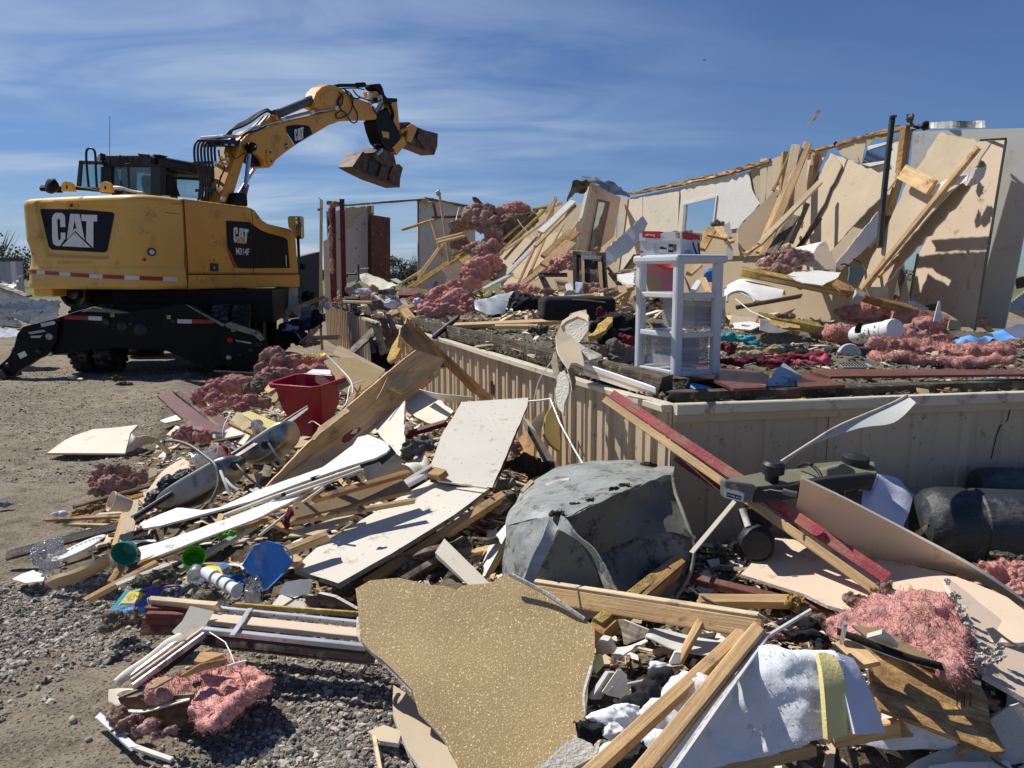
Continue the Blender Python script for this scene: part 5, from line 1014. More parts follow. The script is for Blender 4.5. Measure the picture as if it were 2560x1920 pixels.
plate('F',[(425,955,8.3),(455,948,8.3),(525,1090),(520,1145,8.0),(420,1140),(300,1108,8.0)],lb='beige wallboard triangle with broken lower corner below the leaning sheets',mo='d',mats=('beige','gypsum','tanpaper'),jag=.02)
plate('F',[(0,1070,8.4),(160,1010,8.5),(440,950,8.4),(400,1010),(300,1108,8.0),(120,1150,8.0),(0,1150)],lb='white wallboard piece lying behind the pink wool on the rubble',mo='d',mats=('white_board','gypsum','tanpaper'),jag=.02)
plate('F',[(230,1160,7.9),(400,1150),(560,1165,7.9),(535,1200),(430,1255,7.5),(300,1235),(180,1190)],lb='white board lying flat above the long yellow foam beam',mo='d',mats=('white_board','gypsum','tanpaper'),jag=.02)
fluff('F',[(60,1110,8.1,75,45),(170,1050,8.1,80,45),(270,1060,8.1,70,42),(130,1140,8.0,85,35),(215,1100,8.05,60,45)],'pinkdull','dusty pink wool heap on the rubble at the foot of the leaning sheets',mo='d',tufts=200)
beam('F',-110,1140,8.1,190,1140,8.0,34,'pine','tan board lying above the left end of the foam covered beam','board','d',nm='board')
for(a,d1,b,d2,w_,m,lb)in(((-110,1160),7.9,(640,1310),7.6,70,'foam','long beam covered in yellow foam lying over the rubble, left half'),((630,1305),7.55,(1250,1490),7.4,74,'osb','crumbling foam and chipboard beam continuing right of the foam covered one'),((0,1480),6.9,(370,1545),6.9,36,'foam','lower strip of yellow foam board at the left of the rubble')):beam('F',a[0],a[1],d1,b[0],b[1],d2,w_,m,lb,'beam','d',nm='foam_beam',t=.10,j=(.05,.08),seg=16)
beam('F',0,1200,7.8,1000,1395,7.45,22,'pine','pale wooden edge under the yellow foam beam','board','d',nm='board',t=.03,n='cam');beam('F',640,1325,7.5,700,1345,7.5,60,'frosted','translucent plastic scrap wrapped round the foam beam','scrap','d',nm='plastic_scrap',t=.12)
plate('F',[(500,1240,7.6),(530,1210,7.7),(640,1260),(650,1300,7.5),(560,1280)],'pine_orange','orange wood offcut wedged behind the foam beam','offcut','d',t=.03,mats=('pine_orange',)*3,nm='offcut')
for i,(P_,m,d_,lb)in enumerate((([(620,1120),(710,1110),(720,1180),(650,1260),(610,1220)],'grimy_steel',7.9,'dented dark metal scrap in the gap above the foam beam'),([(730,1260),(880,1260),(880,1350),(760,1330)],'tanwall',8.1,'small brown board in the dark gap left of the beige panel'),([(0,1490),(60,1500),(110,1540),(200,1570),(60,1580),(0,1560)],'cream',6.8,'cream broken board at the left edge below the foam strip'),([(1010,1365),(1060,1365),(1160,1420),(1150,1430),(1060,1400)],'galv',7.3,'curled grey shingle scrap beside the foam beam'),([(1240,1360),(1250,1355),(1262,1490),(1200,1500)],'gypsum',7.8,'pointed gypsum shard upright by the black tube'),([(1500,1465),(1560,1475),(1610,1590),(1570,1580),(1495,1520)],'osb',8.1,'curled yellow brown sheet at the foot of the beige panel'),([(1690,1550),(1780,1520),(1830,1520),(1830,1610),(1770,1610)],'white_cloth',7.2,'white cloth heap at the right edge by the blue plastic'),([(1300,1570),(1600,1590),(1610,1610),(1340,1605)],'pine_pale',7.0,'pale lath lying flat at the right behind the canister'),([(1760,1210),(1825,1190),(1825,1270),(1770,1280)],'rusty',11,'brown debris far right behind the end wall'),([(1310,1490),(1400,1500),(1390,1560),(1290,1550)],'hay',7.2,'tan paper scrap below the beige panel'))):
 plate('F',[(x,y,d_-.0005*y)for x,y in P_],m,lb,'scrap','d',mats=(m,)*3,jag=.02,t=.012,warp=.03,nm='scrap')
tube('F',[(1150,1415,7.9),(1230,1402,7.7)],26,'black_plastic','short black tube lying beside the foam beam','pipe','d',kk=14,bez=False)
mb=MB();a=pD('F',1700,1400,10.2);b_=pD('F',1830,1300,10.8);cN=pD('F',1690,1560,9.4)
for i in range(9):u=i/8;p=a.lerp(b_,u)+(cN-a)*.0;mb.tube([p+VC((0,0,0)),p+VC((1.2,-.3,-.55))],.05,6)
obj('corrugated_sheet',mb,'galv',lb='corrugated grey metal roofing sheet sloping down at the right edge',cat='metal sheet',sm=True)
tube('F',[(560,1110,8.0),(600,1110,8.0),(640,1170,8.0),(640,1240,7.9)],5,'hose','bent black cable loop behind the foam beam','cable','d',nm='cable');tube('F',[(640,1070,8.1),(700,1100,8.1),(730,1150,8.0)],4,'hose','thin black cable arching in the dark gap','cable','d',nm='cable')
loft('F',[(322,142,9.5),(350,112,9.5),(370,80,9.5),(398,52,9.5)],[(330,144,9.5),(362,122,9.5),(388,92,9.5),(416,60,9.5)],'pinkfluff','scrap of pink wool blowing through the air above the wall','insulation','d',nu=14,nv=3,wr=.05,t=.01,nm='blowing_scrap',mats=('cream','cream','pinkfluff'))
mb=MB();c_=pD('O',1761,150,60);mb.add([c_+VC((-.16,0,.05)),c_+VC((-.02,0,.02)),c_+VC((.0,-.1,-.02)),c_+VC((.03,.1,.01)),c_+VC((.17,0,.09)),c_+VC((0,0,-.06))],[(0,1,5),(1,3,4,2),(1,2,5),(2,4,5)]);obj('bird',mb,'bird',lb='tiny dark bird flying high over the standing wall',cat='bird')
fluff('F',[(1035,100,8.9,22,30),(1045,140,8.9,14,22)],'greyfluff','tuft of grey wool caught on the roof edge right of the black pipe',mo='d',sub=3,tufts=60,tl=.08,disp=.8);fluff('F',[(1050,165,8.9,50,16),(990,168,9.0,40,14),(1140,150,8.95,22,24)],'bulkdark','dark torn roofing lump where the wall meets the pale end panel','roofing','d',sub=3,tufts=60,tl=.06,disp=.8,nm='roofing_lump')
for x,y,k in((525,270,'F'),(700,238,'F'),(740,215,'F'),(900,195,'F')):fluff(k,[(x,y,9.6,12,10)],'bulkdark',mo='d',disp=.8,nm='roofing_scrap',pr=house)
# middle distance: things left of the drawers (crop E)
loft('E',[(175,182,12.8),(200,55,12.6),(240,38,12.5),(300,35,12.6)],[(180,180,12.8),(215,130,12.9),(280,115,13.0),(345,60,13)],'dark_metal','dark curled roofing sheet at the top left of the beige partition','metal sheet','d',nu=14,nv=6,wr=.04,t=.01,nm='roof_sheet')
loft('E',[(262,12,13.4),(400,20,13.6),(520,70,13.8),(615,125,14)],[(300,50,12.9),(400,70,13.3),(500,120,13.6),(600,150,13.9)],'galv','crumpled grey metal roof sheet lying over the top of the partition','metal sheet','d',nu=16,nv=6,wr=.06,t=.01,nm='roof_sheet')
plate('E',[(700,295,10.0),(735,350),(700,420),(620,530),(450,650,9.0),(440,560),(420,545),(560,420),(600,380)],lb='long white wallboard leaning from the window wall down to the cabinet doors',mo='d',mats=('white_board','gypsum','tanpaper'),jag=.02,t=.016,warp=.05)
for(k,x1,y1,d1,x2,y2,d2,w_,m,lb)in(('E',-20,400,11.5,205,185,12.6,24,'white_board','long white trim board slanting up left of the partition'),('E',-60,500,11.5,220,215,12.6,18,'pine','brown stud just under the long white trim board'),('E',20,580,11,215,400,11.6,56,'pine_orange','thick orange brown beam slanting behind the cabinet doors'),('E',10,640,10.6,190,480,11.0,60,'pine','broad new stud lying below the thick orange beam'),('E',45,330,13,80,155,13.2,22,'pine_pale','narrow upright lath left of the slanting trim'),('E',100,520,12.2,240,330,12.6,14,'pine_pale','thin pale lath between the partition and the white trim'),('E',0,560,11.8,160,420,12.2,14,'pine','thin stud low at the far left of the partition'),('E',10,410,12.4,140,250,12.8,12,'foam','foam streaked lath behind the white trim')):beam(k,x1,y1,d1,x2,y2,d2,w_,m,lb,'stud','d',nm='stud',j=(.03,.03))
plate('E',[(230,350,12.6),(285,290,12.7),(240,470),(215,460,12.6)],lb='cream wallboard sliver beside the left edge of the partition',mo='d',mats=('cream','gypsum','tanpaper'),jag=.02)
def cabdoor(poly,inner,D1,lb,mr='wood_dark',mp_='wood_dark',mo='d'):
 t_=thing('cabinet_door',pD('E',*poly[2],D1),lb,'cabinet door','cabinet doors thrown on the rubble');cx=sum(p[0]for p in inner)/len(inner);cy=sum(p[1]for p in inner)/len(inner)
 P0=[(x,y,D1-.0012*(y-poly[0][1])*(1 if i<3 else 1))for i,(x,y)in enumerate(poly)];pl=plane_of('E',P0[:3],'d')
 n=len(poly)
 for i in range(n):plate('E',[poly[i],poly[(i+1)%n],inner[(i+1)%n],inner[i]],pr=t_,plane=pl,mats=(mr,)*3,jag=0,t=.03,step=.5,nm='frame_rail')
 plate('E',inner,pr=t_,plane=off(pl,-.012),mats=(mp_,)*3,jag=0,t=.012,step=.5,nm='door_panel');return t_,pl
t_,pl=cabdoor([(205,535),(440,548),(460,820),(210,800)],[(230,560),(415,570),(432,800),(236,785)],9.0,'upright dark cabinet door with pale worn inner frame left of the drawers')
plate('E',[(268,565),(410,572),(422,800),(400,800),(385,600),(290,592),(292,770),(272,775)],pr=t_,plane=off(pl,.012),mats=('pine',)*3,jag=.006,t=.015,step=.4,nm='inner_frame');plate('E',[(270,568),(405,572),(404,596),(275,592)],pr=t_,plane=off(pl,.02),mats=('galv',)*3,jag=.006,t=.01,step=.4,nm='inner_rail')
plate('E',[(345,610,8.9),(380,605,8.9),(385,650),(362,645),(350,630)],'white_board','white paper scrap stuck in the upright cabinet door','paper','d',mats=('white_board',)*3,t=.002,jag=0,nm='paper_scrap')
cabdoor([(-40,690),(165,692),(168,712),(-30,712)],[(-30,696),(160,698),(160,706),(-26,706)],9.4,'dark cabinet door lying nearly edge on left of the upright one')
cabdoor([(-40,705),(0,705),(65,830),(20,840)],[(-25,715),(-8,718),(45,820),(28,825)],9.2,'dark cabinet door tipped on its corner at the far left of the group')
cabdoor([(70,735),(160,750),(175,760),(190,800),(100,820)],[(85,752),(150,762),(160,768),(170,792),(108,804)],9.1,'small tan framed cabinet door lying on its back','pine','tanpaper')
cabdoor([(460,690),(640,700),(640,780),(520,770)],[(480,705),(620,712),(620,765),(530,758)],9.3,'dark cabinet door lying flat behind the long white leaning board')
fluff('E',[(110,630,9.6,70,40),(190,590,9.8,50,35),(60,680,9.5,40,25),(210,640,9.4,40,25)],'pinkfluff','pink wool behind the upright cabinet door',mo='d',tufts=160);fluff('E',[(380,525,10,24,16)],'pinkfluff','pink tuft on the sill of the dark framed glass',mo='d',sub=3,tufts=50);fluff('E',[(340,800,8.6,60,35),(420,830,8.5,80,28),(300,780,8.8,40,30)],'pinkdull','dusty pink wool in front of the upright cabinet door',mo='d',tufts=140);fluff('E',[(500,838,8.4,50,18),(30,825,9,50,18)],'pinkdull','low flattened pink wool beside the cabinet door',mo='d',sub=3,tufts=80)
loft('E',[(175,850,8.4),(210,810,8.5),(260,785,8.6)],[(185,868,8.3),(240,868,8.3),(300,850,8.4)],'clear_plastic','crumpled clear plastic bag before the cabinet doors','plastic bag','d',nu=12,nv=8,wr=.12,nm='plastic_bag',mats=('tarp_light',)*3)
plate('E',[(150,775,8.8),(185,765,8.8),(215,805),(190,835,8.7),(160,820)],'white_board','white paper scrap left of the clear plastic bag','paper','d',mats=('white_board',)*3,jag=.01,t=.003,nm='paper_scrap')
c_=pD('E',230,945,6.6);mb=MB().box(c_,.62,.35,.20,Matrix.Rotation(.12,3,'Z'));obj('suitcase',mb,'black_cloth',lb='dark soft sided suitcase lying flat behind the broken ceiling pieces',cat='suitcase',bevel=.05,seg=4,sm=True);
tube('E',[(55,905,6.5),(230,885,6.42),(440,905,6.4)],4,'mauve_cloth','piping round the lid of the dark suitcase','piping','d',nm='piping')
beam('E',60,880,7.2,385,850,7.2,20,'pine','thin level board above the dark suitcase','board','d',nm='board');beam('E',530,870,8,635,805,8,30,'pine','broken board pointing to the drawers from the left','board','d',nm='board',j=(.1,.02));beam('E',455,655,9,525,740,8.9,12,'wood_old','thin strut beside the dark flat cabinet door','lath','d',nm='lath');beam('E',525,680,10,665,668,10,14,'cream','cream skirting strip along the foot of the window wall','trim','d',nm='trim_strip',n='cam')
plate('E',[(525,700,9.9),(645,690,9.9),(640,780),(590,770),(530,735)],'cream','cream wallboard below the window wall strip',mo='d',mats=('greywall','gypsum','tanpaper'),jag=.02);beam('E',380,850,7.0,400,930,6.9,30,'pine','short splintered upright stub before the cabinet doors','stub','d',nm='stub',j=(.1,.1));beam('E',410,850,7.2,420,930,7,16,'pine_pale','pale splinter standing beside the short stub','splinter','d',nm='splinter',j=(.1,.1))
plate('H',[(305,140,4.7),(330,110,4.75),(345,150),(420,200),(470,280),(495,400),(500,480,4.3),(440,440),(400,440),(380,480),(340,420),(300,330),(288,220)],lb='tan torn ceiling board curling up on the deck edge left of the drawers',cat='ceiling board',mo='d',mats=('tanpaper','gypsum','white_texture'),jag=.02,t=.016,warp=.05,nm='ceiling_board')
plate('H',[(300,500,4.4),(350,460,4.4),(385,560),(388,640),(345,830,4.2),(300,760),(282,640)],lb='white textured ceiling board hanging over the skirting edge',cat='ceiling board',mo='d',mats=('white_texture','gypsum','tanpaper'),jag=.02,t=.016,warp=.03,nm='ceiling_board')
plate('H',[(400,10,5.2),(470,0,5.2),(520,-10),(545,60),(500,190,5.0),(460,240),(410,200),(350,150),(370,60)],lb='white stippled ceiling board with torn tan edge, topmost of the broken ones',cat='ceiling board',mo='d',mats=('white_texture','gypsum','tanpaper'),jag=.04,t=.02,warp=.04,nm='ceiling_board')
plate('H',[(430,0,5.05),(475,-20,5.05),(540,20),(545,90),(520,60),(460,30),(370,80),(330,130,4.9),(340,80)],lb='ragged tan paper edge above the stippled ceiling board',cat='ceiling board',mo='d',mats=('tanpaper','gypsum','tanpaper'),jag=.04,t=.02,warp=.04,nm='ceiling_board')
plate('H',[(440,255,4.7),(530,300,4.75),(660,325,4.7),(610,370),(540,390,4.5),(500,385)],lb='white stippled ceiling flake lying before the grey blanket',cat='ceiling board',mo='d',mats=('white_texture','gypsum','tanpaper'),jag=.03,t=.014,warp=.05,nm='ceiling_board')
plate('H',[(385,450,4.25),(440,440,4.3),(440,560),(420,620),(400,640,4.2),(395,560)],lb='brown crumpled paper strip below the curled ceiling board',cat='torn paper',mo='d',mats=('brownpaper','gypsum','brownpaper'),jag=.02,t=.006,warp=.05,nm='torn_paper')
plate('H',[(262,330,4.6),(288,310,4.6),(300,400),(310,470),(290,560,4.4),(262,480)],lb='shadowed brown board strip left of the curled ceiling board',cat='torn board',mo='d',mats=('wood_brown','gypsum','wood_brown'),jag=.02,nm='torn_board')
plate('H',[(540,190,5.0),(700,40,5.3),(740,40),(700,110),(640,170),(560,240,4.9)],lb='foam crusted board among the black clothes left of the drawers',cat='board',mo='d',mats=('foam','foam','tanpaper'),jag=.03,t=.03,nm='board')
B_=thing('aluminium_track',pD('H',800,540,4.3),'white double channel window track lying on the deck edge','window track')
for(y0,y1,w_,m)in((430,632,16,'white_plastic'),(452,655,30,'pine'),(482,672,14,'white_plastic')):beam('H',518,y0,4.55,1112,y1,4.02,w_,m,mo='d',pr=B_,nm='track_rail',n='up',t=.03)
beam('H',870,660,3.98,1060,700,3.9,34,'skirt_trim','short dented cap trim piece at the skirting corner','trim','d',nm='trim_strip',n='mid',t=.01);beam('H',1050,700,3.88,1215,745,3.8,36,'skirt_trim','bent cap trim end pointing over the skirting corner','trim','d',nm='trim_strip',n='mid',t=.01,j=(0,.02))
beam('H',770,420,4.9,900,425,4.9,14,'white_board','small white strip on the floor left of the drawers','trim','d',nm='trim_strip',n='up',t=.01)
CL=[([(640,130,5.4,70,70),(740,90,5.5,90,60),(850,100,5.6,80,60),(700,190,5.2,90,60),(800,180,5.3,110,60)],'black_cloth','heap of black clothes left of the drawers'),([(690,60,5.9,40,60),(640,20,6.1,30,50)],'maroon_cloth','dark red garment behind the black clothes'),([(760,300,5.0,60,80),(830,330,5.0,80,60),(790,380,4.95,90,40)],'grey_cloth','grey and mauve blanket bundle at the left foot of the drawers'),([(820,200,5.15,50,28),(870,230,5.1,50,34)],'maroon_cloth','dark red sleeve over the grey blanket bundle'),([(650,300,4.9,46,34),(680,330,4.9,30,26)],'pinkdull','pinkish fuzzy toy or wool before the grey blanket')]
for bl,m,lb in CL:fluff('H',bl,m,lb,'clothes','d',nm='clothes',tufts=0,disp=.45,ns=1.6,sub=4)
CL=[([(1660,200,5.9,60,36),(1780,220,5.9,80,30),(1880,250,5.8,60,26)],'teal_cloth','bright teal garment right of the drawers'),([(1640,280,5.6,50,40),(1680,300,5.5,40,40)],'maroon_cloth','dark red cloth wedged beside the right side of the drawers'),([(1780,290,5.6,70,22),(1850,295,5.6,60,22)],'olive_cloth','cream and rust patterned cloth under the teal garment'),([(1850,340,5.4,110,34),(2000,310,5.5,100,36),(1960,350,5.35,90,30)],'olive_cloth','mustard and grey fleece lying in the middle of the clothes'),([(1700,400,5.1,110,34),(1850,380,5.15,120,32),(2000,400,5.1,110,30),(2080,400,5.1,70,30)],'maroon_cloth','long dark red towel rolled along the front of the clothes')]
for bl,m,lb in CL:fluff('H',bl,m,lb,'clothes','d',nm='clothes',tufts=0,disp=.4,ns=1.6,sub=4,zr=.5)
fluff('G',[(120,640,5.25,70,24),(250,630,5.2,90,26),(370,640,5.15,70,26),(460,615,5.2,70,28),(510,605,5.2,40,34)],'pink_cloth','bright pink rolled garment at the right end of the clothes','clothes','d',nm='clothes',tufts=0,disp=.4,ns=1.6,zr=.5);fluff('G',[(60,520,5.9,110,26),(230,540,5.8,120,22),(330,555,5.7,80,18)],'black_cloth','flat black cloth behind the mustard fleece','clothes','d',nm='clothes',tufts=0,disp=.4,zr=.4)
fluff('G',[(60,590,5.35,90,30),(200,585,5.4,120,34),(350,590,5.35,130,34),(440,580,5.4,80,30)],'maroon_cloth','dark red blanket behind the bright pink garment','clothes','d',nm='clothes',tufts=0,disp=.4,ns=1.6,zr=.5)
fluff('G',[(470,380,7.6,80,50),(560,400,7.5,70,55),(720,260,7.7,110,60),(850,240,7.7,140,60),(1000,230,7.7,130,50),(1130,300,7.5,120,70),(1270,360,7.3,120,60),(1390,440,7.1,80,40),(650,400,7.3,90,60),(1180,420,7.1,110,50),(1300,330,7.5,110,40)],'pinkfluff','large pink wool batt humped behind the flowered canister',mo='d',tufts=420,tl=.05,fold=.10)
fluff('G',[(900,520,5.9,70,55),(1020,500,6.0,110,50),(1180,500,6.0,130,45),(1340,530,5.9,130,50),(1500,560,5.8,140,50),(1660,570,5.7,130,50),(1800,570,5.7,120,55),(900,610,5.5,60,45),(1040,610,5.4,110,50),(1200,630,5.35,120,45),(1400,640,5.35,130,35),(1600,640,5.35,130,35),(1800,620,5.4,110,40)],'pinkfluff','long pink wool batt lying across the right part of the floor',mo='d',tufts=420,tl=.05,fold=.10)
fluff('G',[(1900,500,6.0,80,30),(2000,480,6.1,80,28)],'pinkdull','brownish wool roll at the right end of the long pink batt',mo='d',tufts=120)
cn=thing('canister',pD('G',850,470,6.5),'white canister with blue and red flower print lying on its side against the pink wool','canister');a=pD('G',730,425,6.75);b_=pD('G',975,385,6.35);ax=(b_-a).normalized();r0=66*mpp('G',a);r1=72*mpp('G',b_)
obj('body',MB().lathe(a,ax,[(0,0),(r0*.9,0),(r0,.02),(r1,(b_-a).length*.98),(0,(b_-a).length)],36),'white_plastic',cn,sm=True);b2=pD('G',1030,385,6.28);obj('lid',MB().lathe(b_,ax,[(r1*1.02,0),(r1*1.08,.01),(r1*1.1,.08),(r1*1.03,.1),(0,.1)],36),'white_plastic',cn,sm=True)
bvc=bvh_of([o for o in WM if o.name.startswith('body')][-1]);rr_=random.Random(3)
for i in range(46):
 x=rr_.uniform(745,950);y=rr_.uniform(352,455)-.12*(x-850);s_=rr_.uniform(4,10);cf_=rr_.choice(('purple_plastic','rusty','blue_plastic','grimy_steel'));ang=rr_.uniform(0,6);h_,n_=cast(bvc,'G',x,y)
 if h_:decal(bvc,'G',[(x+s_*(1 if q_%2 else.35)*math.cos(ang+q_*.628),y+s_*(1 if q_%2 else.35)*math.sin(ang+q_*.628))for q_ in range(10)],cf_,'printed_flower',cn,.002,step=50)
loft('G',[(735,405,6.6),(728,365,6.55),(750,335,6.5),(790,330,6.5)],[(770,400,6.55),(775,370,6.5),(790,350,6.48),(805,345,6.48)],'black_cloth',mo='d',nu=10,nv=4,wr=.02,t=.008,nm='strap',pr=cn)
mb=MB().box(pD('G',690,558,5.75),.34,.14,.08,Matrix.Rotation(.05,3,'Z'));obj('black_case',mb,'black_plastic',lb='flat black plastic case on the floor behind the clear disc',cat='case',bevel=.012,seg=2)
c_=pD('G',677,582,5.5);obj('plastic_disc',MB().lathe(c_,VC((.0,-1,.15)),[(0,0),(.085,0),(.088,.02),(.08,.04),(.055,.045),(.05,.03),(.02,.03),(0,.035)],28),'frosted',lb='round clear plastic disc propped on edge near the pink garment',cat='disc',sm=True)
gt=thing('floor_vent',pD('G',740,650,5.25),'flat grey floor vent grille lying before the clear disc','vent')
plate('G',[(605,635,5.3),(830,640,5.3),(870,665,5.15),(640,668,5.15)],mats=('galv',)*3,pr=gt,mo='d',t=.01,jag=0,nm='vent_plate')
for i in range(9):x=615+i*22;beam('G',x,640,5.28,x+28,663,5.16,4,'ink',mo='d',pr=gt,nm='louvre',n='up',t=.012)
loft('G',[(1470,490,6.7),(1600,455,6.8),(1750,430,6.9),(1880,405,7.0),(1985,460,6.8)],[(1500,512,6.5),(1620,500,6.5),(1740,475,6.6),(1860,465,6.6),(1990,468,6.6)],'blue_plastic','blue plastic tarp scrap at the right edge of the floor','tarp','d',nu=20,nv=6,wr=.05,nm='tarp_scrap',arch=.04,mats=('blue_sheet',)*3)
loft('G',[(1110,765,5.05),(1160,748,5.1),(1260,770,5.05),(1380,775,5.0),(1480,790,4.95)],[(1190,835,4.7),(1240,815,4.75),(1300,825,4.7),(1400,840,4.7),(1450,835,4.75)],'blue_sheet','pale blue plastic sheet on the grey insulation near the floor edge','plastic sheet','d',nu=16,nv=6,wr=.03,nm='plastic_sheet')
loft('G',[(1730,745,5.0),(1800,738,5.05),(1900,760,4.95),(1935,790,4.9)],[(1640,770,4.85),(1720,810,4.7),(1840,830,4.65),(1925,835,4.65)],'blue_sheet','second pale blue plastic sheet farther right near the floor edge','plastic sheet','d',nu=16,nv=6,wr=.03,nm='plastic_sheet')
plate('G',[(1420,800,4.8),(1560,760,4.95),(1690,815,4.75),(1600,880,4.5),(1480,840)],'wood_old','grey warped board between the two pale blue sheets','board','d',mats=('wood_old',)*3,jag=.01,t=.012,nm='board',warp=.02)
cmr=pD('G',1325,850,4.45);ct=thing('knob',cmr,'small white round knob with dark centre lying near the skirting edge','knob');obj('base',MB().lathe(cmr,VC((-.1,-.6,.7)),[(0,0),(.045,0),(.05,.02),(.035,.03),(.025,.03)],18),'white_plastic',ct,sm=True);obj('centre',MB().lathe(cmr+VC((0,-.015,.02)),VC((-.1,-.6,.7)),[(.024,0),(.02,.02),(0,.02)],14),'ink',ct,sm=True)
def zplate(k,pts,z,m,lb,cat,nm,t=.014,**kw):return plate(k,[(x,y,z)for x,y in pts],m,lb,cat,'z',mats=(m,kw.pop('em',m),m),jag=kw.pop('jag',0),t=t,step=.3,nm=nm,**kw)
zplate('G',[(540,740),(2150,722),(2150,690),(560,682),(380,690),(440,716)],.90,'cherry','long dark cherry flooring board lying under the long pink batt','flooring board','flooring_board');zplate('G',[(300,822),(655,806),(500,738),(440,716),(330,700),(250,715)],.885,'cherry','short cherry flooring board right of the torn metal plate','flooring board','flooring_board')
zplate('H',[(1540,540),(1700,610),(1960,600),(1990,500),(1800,455),(1600,450)],.885,'cherry','cherry flooring board under the right foot of the drawers','flooring board','flooring_board');zplate('H',[(1060,500),(1180,545),(1540,535),(1590,500),(1580,440),(1200,430),(900,430),(890,455)],.868,'cherry','cherry flooring board beneath the drawers','flooring board','flooring_board')
loft('H',[(1105,545,4.32),(1180,560,4.35),(1330,552,4.42),(1450,580,4.35),(1600,640,4.2),(1680,632,4.2)],[(1270,680,4.0),(1320,672,4.0),(1380,660,4.05),(1450,660,4.05),(1560,645,4.12),(1660,640,4.15)],'blue_sheet','bright blue wavy plastic sheet at the deck corner in front of the drawers','plastic sheet','d',nu=20,nv=10,wr=.01,nm='plastic_sheet',arch=.012)
beam('H',1100,525,4.32,1280,680,3.98,40,'blue_plastic','darker blue tape edge at the left of the wavy blue sheet','tape','d',nm='tape_edge',n='up',t=.012)
plate('H',[(2100,405,4.35),(2185,465,4.4),(2270,530),(2120,680,4.0),(1960,715),(1850,720,3.95),(1930,640),(1990,540)],'galv','torn galvanised metal plate tilted on the front edge of the floor','metal plate','d',mats=('galv',)*3,jag=.008,t=.004,warp=.03,nm='metal_plate')
plate('H',[(2250,680,3.95),(2330,670,4.0),(2330,720,3.95),(2250,725,3.9)],'pine_orange','small block of wood under the torn metal plate','block','d',mats=('pine_orange',)*3,jag=0,t=.04,nm='wood_block')
fluff('H',[(1750,680,4.05,80,28),(1700,650,4.1,40,24),(1820,640,4.15,50,22)],'bulkdark','tangle of thin black mesh at the floor edge by the metal plate','mesh','d',sub=3,tufts=300,tl=.07,nm='mesh_tangle',disp=.8)
for i,(x,y,w_,h_,d_)in enumerate(((1000,500,120,30,4.6),(1080,560,70,40,4.35),(1200,640,90,36,4.05),(1400,690,160,26,4.0),(1600,660,90,20,4.1),(880,440,90,24,4.8),(1180,690,50,30,3.98))):fluff('H',[(x,y,d_,w_,h_)],'rim',mo='d',disp=.9,nm='rotten_wood',pr=house,zr=.4)
loft('E',[(1285,830,8.0),(1340,770,8.2),(1420,735,8.3),(1560,770,8.1),(1730,850,7.8)],[(1290,860,7.6),(1380,830,7.6),(1500,880,7.4),(1560,890,7.4),(1700,870,7.5)],'white_board','smooth white curved panel lying behind the drawers','panel','d',nu=20,nv=8,nm='curved_panel',arch=.06,t=.01)
tube('E',[(1310,900,7.2),(1320,850,7.3),(1400,825,7.35),(1480,860,7.3),(1510,900,7.1)],8,'tarp_light','curved pale hoop under the white curved panel','hoop','d',nm='hoop');tube('E',[(1370,880,7.0),(1480,970,6.8),(1620,1030,6.6)],5,'white_plastic','white plastic tube slanting behind the drawers to the right','tube','d',nm='tube',bez=False)
for(x1,y1,d1,x2,y2,d2,w_,m,lb)in((1070,820,7.6,1110,760,7.8,20,'white_plastic','white curved plastic part seen through the drawers'),(1140,740,7.5,1180,840,7.3,30,'pine','tan board seen through the empty drawer bay'),(1040,700,8,1110,640,8.2,26,'pine','broken board behind the empty drawer bay'),(1120,520,9.5,1200,380,10,34,'pine_orange','orange stud leaning behind the shoe box to the right'),(1180,425,9.6,1300,450,9.4,18,'pine_orange','level orange stud right of the shoe box'),(1240,360,9.8,1330,470,9.4,34,'pine','stud sloping right of the shoe box'),(1440,560,9.2,1640,420,9.6,20,'pine','thin stud leaning right behind the drawers'),(1560,550,9.4,1720,150,10.4,46,'pine','tall broad stud leaning on the brown wallboard'),(1640,90,10.6,1680,40,10.7,14,'pine_orange','short orange splint high on the brown wallboard'),(1530,630,8.4,1831,800,8,8,'pine','thin edge of board below the pink wool'),(1380,940,7,1831,860,7.2,26,'wood_brown','dark brown board sloping under the foam beam'),(1350,1040,6.6,1500,1060,6.5,90,'tanpaper','tan board lying flat right of the drawers'),(1700,530,9.1,1831,330,9.5,34,'pine_pale','pale stud leaning at the right of the brown wallboard'),(1620,540,9.2,1790,380,9.6,18,'pine','narrow stud between two leaning ones')):beam('E',x1,y1,d1,x2,y2,d2,w_,m,lb,'stud','d',nm='stud',j=(.03,.03))
fluff('E',[(1240,345,9.8,40,24)],'greyfluff','grey wool clump on top of the stud behind the shoe box',mo='d',sub=3,tufts=60,disp=.8)
plate('E',[(1295,350,9.5),(1330,325,9.5),(1345,400),(1325,440),(1350,520),(1345,600,9.3),(1310,600),(1305,450)],'gypsum','ragged vertical strip of torn wallboard right of the shoe box',mo='d',mats=('cream','gypsum','tanpaper'),jag=.04,t=.02)
mb=MB();mb.cyl(pD('E',1190,700,7.9),pD('E',1190,720,7.85),.065,16);obj('blue_cap',mb,'blue_plastic',lb='small bright blue cap seen through the empty drawer bay',cat='cap',sm=True)
plate('E',[(1350,1050,6.4),(1480,1040,6.4),(1560,1060),(1480,1100,6.2),(1360,1090)],'white_board','white broken board lying right of the drawers above the teal garment',mo='d',mats=('white_board','gypsum','tanpaper'),jag=.03);plate('E',[(1460,1010,6.6),(1640,1030,6.5),(1831,1070),(1831,1110,6.2),(1600,1075)],'foam','foam covered strip right of the white broken board','board','d',mats=('foam',)*3,jag=.02,t=.03,nm='foam_strip')
